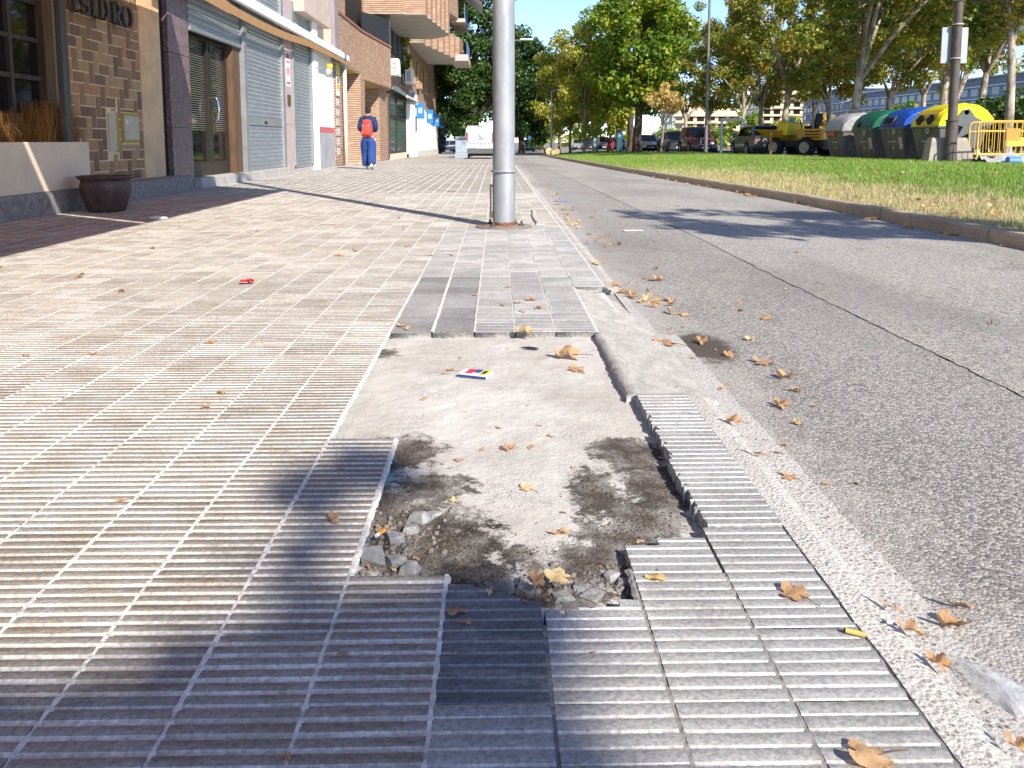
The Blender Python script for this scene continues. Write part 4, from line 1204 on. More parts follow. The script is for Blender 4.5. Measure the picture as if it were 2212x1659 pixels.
pt = thing('notice_board', 'narrow yellow and white printed board on the brick pier', 'sign', (FX + .01, 27.75, 2.9))
M_LIME = plain('lime_print', (.5, .55, .05), .05, 3, .6); M_ORA = plain('orange_print', (.75, .42, .03), .05, 3, .6)
MB().box(0, .02, -.25, .25, -.62, .55).build('board', M_WHITE, pt)
MB().box(.02, .024, -.25, .25, .12, .55).build('lime_panel', M_LIME, pt)
MB().box(.02, .024, -.25, .25, -.42, -.25).box(.02, .024, -.25, .25, -.02, .1).build('orange_panel', M_ORA, pt)
MB().box(.02, .024, -.12, .12, -.22, -.04).build('dark_print', M_BLACK, pt)
po = MB()
for k in range(6): po.box(FX + .0, FX + .012, 27.45, 28.0, .35 + k * .32, .58 + k * .32)
o = po.build('posters', plain('torn_paper', (.5, .47, .45), .2, 7, .9)); o.name = 'poster_sheets'; tag(o, 'strip of torn paper bills below the yellow board', kind='stuff')
dp = tag(MB().tube([(FX + .1, 28.55, zb_ + .2), (FX + .1, 28.55, 3.35)], .07, 10).build('drainpipe', plain('pale_pipe', (.6, .57, .5), .08, 4, .6), smooth=True), 'pale drainpipe at the corner of the brick porch', 'pipe')

# ---------- clay pot and the dry grass of the planter
pot = thing('clay_pot', 'large empty dark brown clay pot on the pavement by the plinth', 'pot', (-4.47, 9.62, 0))
M_POT = (lambda t: (t.bump(t.noise(14, 4, .6), .25, .01), t.done(t.mix(t.ramp(t.noise(7, 6, .7), .4, .75), (.06, .035, .03), (.13, .08, .065)), .5, spec=.45))[1])(NT('glazed_clay'))
prof = [(.0, .005), (.195, .005), (.205, .02), (.235, .12), (.27, .24), (.272, .30), (.255, .345), (.262, .36), (.297, .385), (.303, .40), (.295, .412), (.265, .405), (.235, .37), (.24, .3), (.22, .2), (.0, .19)]
MB().lathe(prof, 32).build('pot_body', M_POT, pot, True)
MB().lathe([(.0, .23), (.226, .23), (.226, .195)], 24).build('potting_soil', M_SOIL, pot)
t = NT('dry_straw'); M_STRAW = t.done(t.mix(t.island(), (.20, .09, .025), (.48, .27, .09)), .8, spec=.2)
def tuft(name, spots_, label, n, hgt, seed):
    r = random.Random(seed); V, Fq = [], []
    for _ in range(n):
        x, y, z = r.choice(spots_)
        x += r.gauss(0, .05); y += r.gauss(0, .1)
        a = r.uniform(0, 6.28); reach = r.uniform(.06, .34); h = hgt * r.choice((.4, .6, .8, 1.0, 1.3, 1.7)) * r.uniform(.8, 1.1); w_ = .0022
        dx, dy = math.cos(a) * reach, math.sin(a) * reach
        o_ = len(V)
        for u in (0, .4, .75, 1.0):
            zz = z + h * (2.9 * u - 2.5 * u * u)
            ww = w_ * (1.15 - u)
            V += [(x + dx * u ** 1.5 - ww * math.sin(a), y + dy * u ** 1.5 + ww * math.cos(a), zz), (x + dx * u ** 1.5 + ww * math.sin(a), y + dy * u ** 1.5 - ww * math.cos(a), zz)]
        for k in range(3): Fq.append((o_ + 2 * k, o_ + 2 * k + 1, o_ + 2 * k + 3, o_ + 2 * k + 2))
    o = bpy.data.objects.new(name, np_mesh(name, V, np.array(Fq), M_STRAW)); C.objects.link(o)
    return tag(o, label, 'plant', 'dry grasses in the planter')
tuft('dry_grass', [(-5.2, 8.6 + .12 * k, .78) for k in range(7)], 'dry brown ornamental grass in the planter under the window', 900, .26, 3)
tuft('dry_grass', [(-5.12, 9.95 + .05 * k, .78) for k in range(4)], 'dry brown grass tuft drooping between the dark post and the brick panel', 700, .36, 4)
tuft('dry_grass', [(-5.14, 9.5 + .06 * k, .78) for k in range(4)], 'tall dry brown grass tuft against the dark post', 700, .34, 5)
# ================================================================== ACROSS THE LAWN: BINS, MACHINES, CARS, FAR BUILDINGS
M_BINB = plain('bin_body_plastic', (.135, .125, .112), .3, 5, .6, bump=.15, stretch=(1, 1, .3))
M_BINB2 = plain('bin_arm_plastic', (.11, .125, .13), .1, 3, .5)
M_TYRE = plain('tyre_rubber', (.018, .018, .018), .2, 12, .85)
M_WPRINT = plain('white_print', (.65, .65, .63), .05, 4, .6)
M_RPRINT = plain('red_sticker', (.60, .06, .05), .05, 4, .5)

def text_obj(body, size, mat, parent, loc, rot, ext=0.002, name='lettering', align='CENTER'):
    cu = bpy.data.curves.new(name, 'FONT')
    cu.body = body; cu.size = size; cu.extrude = ext; cu.align_x = align; cu.align_y = 'CENTER'; cu.resolution_u = 3
    cu.materials.append(mat)
    tmp = bpy.data.objects.new(name, cu); C.objects.link(tmp)
    bpy.context.view_layer.update()
    me = bpy.data.meshes.new_from_object(tmp.evaluated_get(bpy.context.evaluated_depsgraph_get()))
    bpy.data.objects.remove(tmp)
    me.materials.clear(); me.materials.append(mat)
    return inst(name, me, parent, loc, rot)
ROT_NEGX = (math.pi / 2, 0, -math.pi / 2)       # text that faces -X

def recycling_bin(y, lid_col, name, label, kind):
    z0 = park_z(y) + .05
    o = thing('recycling_bin', label, 'bin', (12.12, y, z0), group='recycling bins in a row')
    M_LID = plain('lid_' + name, lid_col, .22, 6, .45, spec=.45, bump=.05)
    L = .76
    m = MB()
    ring = lambda z, x0, x1, w: [(x0, -w, z), (x1, -w, z), (x1, w, z), (x0, w, z)]
    m.loft([ring(.06, .16, 1.16, L - .13), ring(.5, .08, 1.26, L - .06), ring(.97, .0, 1.36, L), ring(1.02, .0, 1.36, L)])
    m.build('bin_body', M_BINB, o, bevel=.05, seg=3)
    m = MB(); m.loft([ring(.955, -.035, 1.40, L + .03), ring(1.015, -.04, 1.41, L + .035)]); m.build('rim', M_BINB2, o, bevel=.012)
    prof = [(-.04, .99), (-.03, 1.12), (.05, 1.30), (.22, 1.48), (.48, 1.59), (.8, 1.64), (1.12, 1.60), (1.38, 1.45), (1.56, 1.24), (1.54, 1.16), (1.3, 1.08), (1.2, 1.0)]
    m = MB()
    m.loft([[(p[0] + (1 - s_) * (.5 - p[0]) * .25, yv, 1.0 + (p[1] - 1.0) * s_) for p in prof] for yv, s_ in ((-L - .02, .80), (-L + .1, .97), (-L + .25, 1), (L - .25, 1), (L - .1, .97), (L + .02, .80))])
    m.build('lid', M_LID, o, smooth='auto', bevel=.02)
    for sgn in (-1, 1):                                     # grey arms at the ends carrying the lid
        pl = [(.42, .62), (.62, .98), (.35, 1.05), (.5, 1.28), (.62, 1.44), (.78, 1.47), (.95, 1.25), (1.2, 1.13), (1.55, 1.15), (1.45, 1.04), (1.15, .98), (1.02, .8), (.98, .3), (.78, .3), (.78, .8)]
        m = MB().prism(pl, 'y', sgn * (L + .0), sgn * (L + .09))
        m.build('lid_arm', M_BINB2, o, bevel=.012)
        MB().lathe([(0, 0), (.07, 0), (.07, .03), (0, .03)], 12, (.7, sgn * (L + .09), 1.38), axis='y').build('pivot', M_WHITE, o)
    for yv in (-.5, .5):
        MB().box(.25, .4, yv - .08, yv + .08, 0, .08).box(.95, 1.1, yv - .08, yv + .08, 0, .08).build('foot', M_BLACK, o)
    if kind == 'holes':
        MB().prism([(-.055, 1.03), (.06, 1.34), (.2, 1.47), (.3, 1.47), (.12, 1.03)], 'y', -.62, .42).build('lid_panel', plain('amber_panel', (.62, .42, .01), .05, 3, .4), o, bevel=.015)
        for yv in (-.32, .25):
            c_ = (.045, yv, 1.21)
            m = MB().lathe([(0, 0), (.15, 0), (.15, .03), (0, .03)], 16, (0, 0, 0), axis='x')
            m.box(-.001, .029, -.21, .21, -.05, .05)
            m.xf(Matrix.Translation((-.03, yv, 1.2)) @ Matrix.Rotation(R(20), 4, 'Y')).build('opening', M_BLACK, o)
    elif kind == 'slot':
        m = MB().box(-.02, .02, -.34, .34, -.15, .15); m.xf(Matrix.Translation((-.005, .15, 1.22)) @ Matrix.Rotation(R(25), 4, 'Y')).build('slot_frame', M_BINB2, o, bevel=.01)
        m = MB().box(-.03, .0, -.26, .26, -.10, .10); m.xf(Matrix.Translation((-.012, .15, 1.22)) @ Matrix.Rotation(R(25), 4, 'Y')).build('opening', M_BLACK, o)
    elif kind == 'hole':
        m = MB().lathe([(0, 0), (.11, 0), (.11, .03), (0, .03)], 16, axis='x'); m.xf(Matrix.Translation((-.04, .2, 1.18)) @ Matrix.Rotation(R(22), 4, 'Y')).build('opening', M_BLACK, o)
    else:
        MB().box(-.03, .0, -.15, .5, .82, .96).build('red_plate', M_RPRINT, o)
    if kind != 'plate':
        MB().lathe([(.05, 0), (.085, 0), (.085, .03), (.05, .03)], 14, (-.03, -.2, .88), axis='x', closed=True).build('lock_ring', M_METER, o)
    text_obj('LLEIDA', .15, M_WPRINT, o, (.062, .0, .62), (math.pi / 2 - R(10), 0, -math.pi / 2))
    text_obj('en verd', .085, M_WPRINT, o, (.085, .0, .50), (math.pi / 2 - R(10), 0, -math.pi / 2))
    MB().add([(.10, .07, .37), (.095, -.07, .37), (.098, 0, .47)], [(0, 1, 2)]).build('droplet_mark', M_WPRINT, o)
    if kind in ('hole', 'slot'):
        st = MB().box(.0, .004, -.11, .11, -.17, .17).build('chevron_sticker', M_WPRINT, o, loc=(.058, -.52, .55), rot=(0, R(-10), 0))
        for k in range(3):
            zc = -.13 + k * .12
            MB().add([(-.003, -.11, zc - .04), (-.003, .11, zc + .06), (-.003, .11, min(.17, zc + .11)), (-.003, -.11, zc + .01)], [(0, 1, 2, 3)]).build('red_stripe', M_RPRINT, st)
    return o
recycling_bin(29.95, (.33, .33, .32), 'silver', 'silver-lidded recycling bin at the far end of the row', 'plate')
recycling_bin(27.6, (.004, .11, .05), 'green', 'green-lidded glass recycling bin between the silver and the blue one', 'hole')
recycling_bin(25.55, (.005, .07, .38), 'blue', 'blue-lidded paper recycling bin with a wide black slot', 'slot')
recycling_bin(23.55, (.72, .62, .0), 'yellow', 'yellow-lidded recycling bin with two round holes, nearest in the row', 'holes')

# ---------- street lamps
M_POLED = plain('brown_grey_pole', (.105, .088, .080), .18, 5, .6, metal=.2, bump=.15)
M_POLEG = plain('grey_pole', (.20, .20, .205), .15, 4, .5, metal=.4)
def lamp_post(x, y, z, h, r, label, mat, arm=None, collar=None):
    o = thing('street_lamp', label, 'street lamp', (x, y, z))
    MB().tube([(0, 0, 0), (0, 0, 1.1), (0, 0, 1.101), (0, 0, h)], [r * 1.25, r * 1.25, r, r * .7], 16).build('post', mat, o, smooth='auto')
    MB().lathe([(r * 1.2, 1.09), (r * 1.5, 1.09), (r * 1.5, 1.12), (r * .9, 1.12)], 20).build('collar', mat, o)
    MB().lathe([(r * 1.2, 0), (r * 2.2, 0), (r * 2.2, .03), (r * 1.2, .03)], 16).build('base_plate', mat, o)
    if arm:
        MB().tube([(0, 0, h - .1), (arm * .5, 0, h), (arm, 0, h + .02)], .03, 8).build('arm', mat, o)
        m = MB().loft([[(arm - .1 + q * .2, w * math.cos(a), h + .05 + .05 * math.sin(a)) for a in [k * math.pi / 4 for k in range(8)]] for q, w in ((0, .05), (1, .12), (2, .13), (3.2, .06))])
        m.build('lamp_head', M_AWH, o, smooth='auto')
    return o
pr_ = lamp_post(11.72, 21.4, lawn_z(11.7, 21.4) - .02, 9.0, .115, 'thick brown-grey lamp post with a sign plate, beside the yellow bin', M_POLED)
MB().box(-.34, .34, .1, .13, 2.55, 3.45).build('sign_plate', plain('sign_back', (.36, .39, .42), .08, 3, .45, metal=.3), pr_, bevel=.01)
for zz in (2.65, 3.5, 4.1): MB().lathe([(.108, zz), (.14, zz), (.14, zz + .03), (.108, zz + .03)], 16).build('clamp', M_METER, pr_)
lamp_post(11.3, 45, lawn_z(11.3, 45), 9.5, .085, 'slim grey lamp post standing in front of the red off-road car', M_POLEG)
lamp_post(.45, 30, drop_p(30), 5.8, .06, 'grey lamp post with a white arm, mostly hidden by the nearest pole', M_POLEG, .75)
lamp_post(.45, 42, drop_p(42), 5.85, .06, 'distant grey lamp post with a white arm behind the nearest pole', M_POLEG, .85)
lamp_post(4.6, 70, lawn_z(4.6, 70), 5.2, .07, 'pale slim lamp post among the small yellow trees', plain('pale_post', (.5, .5, .5), .08, 4, .5), .6)
lamp_post(7.6, 66, lawn_z(7.6, 66), 5.0, .06, 'pale slim lamp post beside the leaning trunk', plain('pale_post2', (.45, .45, .46), .08, 4, .5), .6)

# concrete block, barriers and plastic sheeting by the post
zc = lawn_z(11.7, 21) - .02
cbk = MB()
cbk.loft([[(-.62, -.2, 0), (.62, -.2, 0), (.62, .2, 0), (-.62, .2, 0)], [(-.54, -.16, .56), (.46, -.16, .56), (.46, .16, .56), (-.54, .16, .56)], [(-.5, -.12, .66), (.42, -.12, .66), (.42, .12, .66), (-.5, .12, .66)]])
o = tag(cbk.build('concrete_block', plain('pale_concrete', (.34, .30, .25), .12, 5, .9, bump=.3), loc=(11.85, 21.75, zc), bevel=.02), 'pale concrete block at the foot of the brown-grey lamp post', 'concrete block')
M_BARR = plain('barrier_yellow', (.70, .42, .07), .08, 5, .5)
def barrier(x, y, rz, L, label, plate=False):
    z = park_z(y) + .02
    o = thing('crowd_barrier', label, 'barrier', (x, y, z), rz)
    MB().tube([(0, 0, 0), (0, 0, .95), (.02, 0, 1.05), (.1, 0, 1.1), (L - .1, 0, 1.1), (L - .02, 0, 1.05), (L, 0, .95), (L, 0, 0)], .022, 8).build('frame', M_BARR, o, smooth='auto')
    MB().tube([(0, 0, .28), (L, 0, .28)], .02, 8).build('rail', M_BARR, o)
    MB().tube([(0, 0, .86), (L, 0, .86)], .014, 8).build('rail', M_BARR, o)
    n = int(L / .14)
    me = MB().tube([(0, 0, .28), (0, 0, 1.1)], .009, 6).mesh('bar', M_BARR)
    for k in range(1, n): inst('bar', me, o, (L * k / n, 0, 0))
    for xx in (.15, L - .15): MB().tube([(xx, -.3, 0), (xx, 0, .12), (xx, .3, 0)], .016, 6).build('foot', M_BARR, o)
    if plate:
        MB().box(.72, 1.08, -.03, -.015, .62, .92).build('plate', plain('orange_plate', (.55, .26, .05), .1, 4, .6), o)
        MB().box(.74, 1.22, -.028, -.018, .48, .7).build('plate', M_BARR, o)
    return o
barrier(11.95, 20.6, R(3), 2.3, 'yellow steel crowd barrier with an orange plate, nearer of the two', True)
barrier(12.3, 21.6, R(-4), 2.2, 'yellow steel crowd barrier behind the plated one')
m = MB()
N_ = 26
vs = [(x_ * 3.0 / N_, y_ * 1.1 / 10, max(0, .22 * abs(mnoise.noise((x_ * .22, y_ * .5, 1))) + .20 * math.sin(math.pi * y_ / 10) * (.5 + .5 * mnoise.noise((x_ * .4, 1, 2))) + .04 * mnoise.noise((x_ * 1.1, y_ * 1.3, 4)))) for y_ in range(11) for x_ in range(N_ + 1)]
m.add(vs, [(y_ * (N_ + 1) + x_, y_ * (N_ + 1) + x_ + 1, (y_ + 1) * (N_ + 1) + x_ + 1, (y_ + 1) * (N_ + 1) + x_) for y_ in range(10) for x_ in range(N_)])
o = tag(m.build('plastic_sheet', plain('grey_plastic_sheet', (.50, .51, .54), .12, 5, .35, spec=.6), loc=(11.75, 19.6, lawn_z(11.9, 19.6)), smooth=True), 'crumpled grey plastic sheeting on the ground before the yellow barriers', 'plastic sheet')
o = tag(MB().lathe([(.0, 0), (.1, 0), (.1, .3), (.0, .3)], 12, axis='x').build('blue_tape_roll', plain('blue_plastic', (.06, .22, .55), .1, 4, .4), loc=(12.05, 19.5, lawn_z(12, 19.5) + .08)), 'small blue plastic roll lying on the grey sheeting', 'roll')
cn = thing('traffic_cone', 'orange and white traffic cone seen through the yellow barrier', 'cone', (13.1, 22.6, park_z(22) + .02))
MB().lathe([(.02, .5), (.13, .03), (0, .03)], 14).build('cone_body', plain('cone_orange', (.62, .13, .03), .06, 4, .5), cn, True)
MB().box(-.17, .17, -.17, .17, 0, .03).build('cone_base', M_BLACK, cn)
MB().lathe([(.062, .38), (.092, .25)], 14).build('white_band', M_WHITE, cn)

# ---------- vehicles
def paint(name, col, rough=.28, metal=.0):
    t = NT(name)
    n = t.noise(4, 4, .6)
    c = t.mix(t.math('MULTIPLY', t.ramp(n, .45, .8), .18), col, tuple(min(1, x * .6 + .05) for x in col))
    t.b.inputs['Coat Weight'].default_value = .5; t.b.inputs['Coat Roughness'].default_value = .12
    return t.done(c, rough, metal, .5)
M_TRIM = plain('black_trim', (.022, .022, .024), .1, 6, .6)
M_HEADL = plain('headlight_glass', (.55, .57, .6), .08, 9, .12, spec=.8)
M_TAIL = plain('tail_light', (.35, .015, .015), .08, 9, .2, spec=.6)
M_PLATE = plain('number_plate', (.72, .72, .70), .03, 3, .5)
M_RIM = plain('wheel_rim', (.42, .42, .43), .1, 5, .3, metal=.8)
def wheel(parent, x, y, r, w, side):
    o = MB().lathe([(r * .62, -w / 2), (r * .93, -w / 2), (r, -w * .3), (r, w * .3), (r * .93, w / 2), (r * .62, w / 2)], 22, axis='y').build('wheel', M_TYRE, parent, smooth='auto', loc=(x, y, r))
    m = MB()
    m.lathe([(0, 0), (.18 * r, .012), (.2 * r, 0)], 10, axis='y')
    m.lathe([(r * .55, 0), (r * .66, .012), (r * .66, -.03)], 22, axis='y')
    for k in range(5):
        a = 2 * math.pi * k / 5
        m.hexa([(math.cos(a - .28) * .15 * r, -.03, math.sin(a - .28) * .15 * r), (math.cos(a + .28) * .15 * r, -.03, math.sin(a + .28) * .15 * r), (math.cos(a + .13) * .6 * r, -.03, math.sin(a + .13) * .6 * r), (math.cos(a - .13) * .6 * r, -.03, math.sin(a - .13) * .6 * r)],
               [(math.cos(a - .28) * .15 * r, .01, math.sin(a - .28) * .15 * r), (math.cos(a + .28) * .15 * r, .01, math.sin(a + .28) * .15 * r), (math.cos(a + .13) * .6 * r, .01, math.sin(a + .13) * .6 * r), (math.cos(a - .13) * .6 * r, .01, math.sin(a - .13) * .6 * r)])
    if side < 0: m.xf(Matrix.Scale(-1, 4, (0, 1, 0)))
    m.xf(Matrix.Translation((0, side * w / 2 * .96, 0)))
    m.build('rim', M_RIM, o)
    MB().lathe([(0, 0), (r * .6, 0), (r * .6, .004), (0, .004)], 18, (0, side * w * .38, 0), axis='y').build('brake_disc', M_TRIM, o)
    return o
def bil(q, u, v):
    a, b, c, d = [Vector(p) for p in q]
    return (a * (1 - u) + b * u) * (1 - v) + (d * (1 - u) + c * u) * v
def pane_on(q, u0, u1, v0, v1, off, parent, mat, name='window', taper=0):
    p = [bil(q, u0 + taper, v0), bil(q, u1 - taper, v0), bil(q, u1, v1), bil(q, u0, v1)]
    n = (p[1] - p[0]).cross(p[3] - p[0]).normalized()
    c0 = (Vector(q[0]) + Vector(q[2])) / 2
    if n.dot(c0 - Vector((0, 0, c0.z * .9))) < 0: n = -n
    return MB().hexa([x + n * .002 for x in p], [x + n * off for x in p]).build(name, mat, parent)
def car(name, label, loc, yaw, L, W, H, prof, col, cat='car', wheel_r=.32, metal=0.0, group=None, wb=(.19, .8), plate=True, extras=None, mat=None):
    """prof: dict with belt height, hood end, windscreen and rear glass positions along the length (0 rear .. 1 front)"""
    o = thing(name, label, cat, loc, yaw, group)
    P = mat or paint(name + '_paint', col, metal=metal)
    belt, hood, tail = prof['belt'], prof['hood'], prof['tail']
    ws0, ws1, rg1, rg0 = prof['ws0'], prof['ws1'], prof['rg1'], prof['rg0']
    X = lambda u: (u - .5) * L
    hw = W / 2; zb = .2
    # lower body: sections across the length
    st = [(0.0, .34, tail * .82, .84), (.02, .26, tail * .94, .93), (.07, zb, tail, .985), (rg0, zb, belt, 1.0), (.5, zb, belt * .985, 1.0), (ws0, zb, belt * .97, 1.0), (.9, zb, hood, .975), (.965, .24, hood * .93, .92), (1.0, .32, hood * .72, .8)]
    st.sort()
    def sec(u, z0, z1, k):
        w = hw * k; h = z1 - z0
        return [(X(u), -w * .9, z0), (X(u), -w * .985, z0 + .18 * h), (X(u), -w, z0 + .5 * h), (X(u), -w * .965, z1 - .14 * h), (X(u), -w * .86, z1), (X(u), 0, z1 + .025), (X(u), w * .86, z1), (X(u), w * .965, z1 - .14 * h), (X(u), w, z0 + .5 * h), (X(u), w * .985, z0 + .18 * h), (X(u), w * .9, z0)]
    MB().loft([sec(*s_) for s_ in st]).build('body', P, o, smooth='auto')
    # cabin
    b0, r0 = hw * .90, hw * .72
    zt = belt - .03
    base = [(X(rg0), -b0, zt), (X(ws0), -b0, zt), (X(ws0), b0, zt), (X(rg0), b0, zt)]
    rz = H - .03
    roof = [(X(rg1), -r0, rz), (X(ws1), -r0, rz - .02), (X(ws1), r0, rz - .02), (X(rg1), r0, rz)]
    cab = MB().loft([base, [tuple(Vector(base[k]) * .35 + Vector(roof[k]) * .65 + Vector((0, (.02 if k > 1 else -.02), .01))) for k in range(4)], roof, [(X(rg1) + .12, -r0 * .85, H), (X(ws1) - .15, -r0 * .85, H - .005), (X(ws1) - .15, r0 * .85, H - .005), (X(rg1) + .12, r0 * .85, H)]])
    cab.build('cabin', P, o, bevel=.03)
    fr = [base[1], base[2], roof[2], roof[1]]; rr2 = [base[3], base[0], roof[0], roof[3]]
    pane_on(fr, .07, .93, .1, .93, .03, o, M_GLASS, 'windscreen')
    pane_on(rr2, .08, .92, .22 if H > 1.5 else .12, .92, .03, o, M_GLASS, 'rear_window')
    for sgn, q in ((-1, [base[0], base[1], roof[1], roof[0]]), (1, [base[3], base[2], roof[2], roof[3]])):
        sp = prof.get('split', .52)
        for u0, u1 in ((.06, sp - .02), (sp + .02, .93)):
            p = [bil(q, u0, .12), bil(q, u1, .12), bil(q, u1, .88), bil(q, u0, .88)]
            n_ = Vector((0, sgn, .25)).normalized()
            MB().hexa([x + n_ * .004 for x in p], [x + n_ * .034 for x in p]).build('side_window', M_GLASS, o)
        MB().ell((X(ws0) - .12, sgn * (hw + .07), belt + .05), (.06, .1, .07), 8, 6).build('mirror', P, o, True)
        for u in wb:
            wheel(o, X(u), sgn * (hw - .1), wheel_r, .21, sgn)
            m = MB(); pts = [(X(u) + (wheel_r + .06) * math.cos(a), .02 + wheel_r + (wheel_r + .06) * math.sin(a)) for a in [math.pi * k / 12 for k in range(13)]]
            m.prism(pts + [(X(u) - wheel_r - .06, .2), (X(u) + wheel_r + .06, .2)], 'y', sgn * (hw * .80), sgn * (hw + .004)); m.build('wheel_arch', M_TRIM, o)
        MB().box(X(.30), X(.70), sgn * (hw * .985) - .012, sgn * (hw * .985) + .012, .2, .3).build('sill', M_TRIM, o)
        MB().box(X(.42), X(.46), sgn * hw - .01, sgn * hw + .02, belt * .86, belt * .9).build('door_handle', M_TRIM, o)
        MB().hexa([(X(.915), sgn * hw * .52, hood * .68), (X(.985), sgn * hw * .5, hood * .66), (X(.965), sgn * hw * .87, hood * .68), (X(.9), sgn * hw * .96, hood * .7)][::sgn], [(X(.9), sgn * hw * .52, hood * .9), (X(.965), sgn * hw * .5, hood * .84), (X(.95), sgn * hw * .88, hood * .86), (X(.885), sgn * hw * .965, hood * .9)][::sgn]).build('headlight', M_HEADL, o)
        MB().hexa([(X(-.004), sgn * hw * .55, tail * .74), (X(.05), sgn * hw * .56, tail * .74), (X(.06), sgn * hw * .985, tail * .76), (X(.012), sgn * hw * .90, tail * .75)][::sgn], [(X(.0), sgn * hw * .55, tail * .9), (X(.05), sgn * hw * .56, tail * .92), (X(.065), sgn * hw * .97, tail * .95), (X(.018), sgn * hw * .88, tail * .92)][::sgn]).build('tail_light', M_TAIL, o)
    MB().box(X(.955), X(1.004), -hw * .45, hw * .45, hood * .5, hood * .72).build('grille', M_TRIM, o, bevel=.02)
    MB().box(X(.93), X(1.01), -hw * .86, hw * .86, .24, .42).build('front_bumper', M_TRIM, o, bevel=.04)
    MB().box(X(-.01), X(.06), -hw * .88, hw * .88, .27, .46).build('rear_bumper', M_TRIM, o, bevel=.04)
    if plate:
        MB().box(X(1.006), X(1.01), -.26, .26, .36, .47).build('number_plate', M_PLATE, o)
        MB().box(X(-.013), X(-.009), -.26, .26, .5, .61).build('number_plate', M_PLATE, o)
    MB().box(X(.06), X(.95), -hw * .85, hw * .85, .14, .3).build('underbody', M_BLACK, o)
    return o
SUV = dict(belt=1.02, hood=.98, tail=1.02, ws0=.70, ws1=.58, rg1=.06, rg0=.02, split=.55)
CROSS = dict(belt=1.0, hood=.96, tail=1.05, ws0=.74, ws1=.56, rg1=.13, rg0=.035, split=.5)
HATCH = dict(belt=.92, hood=.86, tail=.95, ws0=.75, ws1=.56, rg1=.12, rg0=.03, split=.5)
SEDAN = dict(belt=.90, hood=.84, tail=.92, ws0=.72, ws1=.56, rg1=.26, rg0=.13, split=.5)
UP, DOWN = R(90), R(-90)
def cz(y): return park_z(y)
G_CARS = 'cars parked beyond the lawn'
car('crossover_car', 'silver-grey crossover car parked tail to the viewer behind the yellow dumper', (14.0, 45, cz(45)), UP, 4.15, 1.78, 1.60, CROSS, (.20, .19, .18), metal=.5, wheel_r=.35, group=G_CARS)
rs_ = car('off_road_car', 'dark red off-road car with chrome bull bar parked nose to the viewer', (13.75, 57, cz(57)), DOWN, 4.3, 1.85, 1.82, SUV, (.13, .014, .014), wheel_r=.38, group=G_CARS)
for y_ in (-.36, .36):
    MB().tube([(2.22, y_, .35), (2.36, y_, .6), (2.34, y_, .98), (2.2, y_ * .8, 1.08)], .035, 8).build('bull_bar', M_CHROME, rs_, True)
MB().tube([(2.36, -.6, .62), (2.38, 0, .62), (2.36, .6, .62)], .03, 8).build('bull_bar', M_CHROME, rs_, True)
MB().tube([(2.33, -.36, .98), (2.35, 0, 1.0), (2.33, .36, .98)], .03, 8).build('bull_bar', M_CHROME, rs_, True)
car('estate_car', 'dark blue-grey estate car parked next beyond the dark red off-road car', (14.2, 67, cz(67)), DOWN, 4.5, 1.84, 1.68, SUV, (.03, .035, .05), metal=.4, group=G_CARS)
car('hatchback_car', 'small pale silver hatchback parked behind the small orange tree', (13.0, 72, cz(72)), DOWN, 4.0, 1.74, 1.5, HATCH, (.5, .52, .53), metal=.3, group=G_CARS)
car('white_car', 'white car half hidden by the thick dark trunk', (13.6, 80, cz(80)), DOWN, 4.3, 1.8, 1.6, CROSS, (.75, .75, .75), group=G_CARS)
car('grey_car', 'grey car parked left of the thick dark trunk, beyond the parking meter', (12.7, 88, cz(88)), DOWN, 4.3, 1.8, 1.5, HATCH, (.25, .25, .26), metal=.4, group=G_CARS)
car('dark_car', 'dark car under the yellow trees, second beyond the parking meter', (12.3, 97, cz(97)), DOWN, 4.4, 1.8, 1.6, CROSS, (.02, .022, .028), group=G_CARS)
car('dark_car', 'black car under the yellow trees, third beyond the parking meter', (11.8, 106, cz(106)), DOWN, 4.4, 1.8, 1.65, SUV, (.012, .012, .014), group=G_CARS)
car('silver_car', 'pale silver car under the yellow trees, farthest in the parked row', (11.2, 115, cz(115)), DOWN, 4.4, 1.8, 1.5, SEDAN, (.4, .41, .42), metal=.4, group=G_CARS)
zr = lambda y: ROAD_Z + drop_r(y)
car('blue_car', 'dark blue car driving away at the far end of the street', (4.0, 108, zr(108)), UP, 4.2, 1.8, 1.55, HATCH, (.02, .05, .16))
car('small_white_car', 'small white car far away by the traffic lights', (6.2, 125, zr(125)), UP, 4.2, 1.8, 1.5, HATCH, (.7, .7, .7))
car('navy_car', 'navy blue hatchback parked at the corner beyond the white shop', (-7.0, 112, zr(112)), R(200), 4.1, 1.78, 1.5, HATCH, (.02, .035, .08))
car('pale_grey_car', 'pale grey car parked left of the navy hatchback at the corner', (-9.6, 116, zr(116)), R(160), 4.2, 1.78, 1.5, HATCH, (.35, .37, .38), metal=.3)

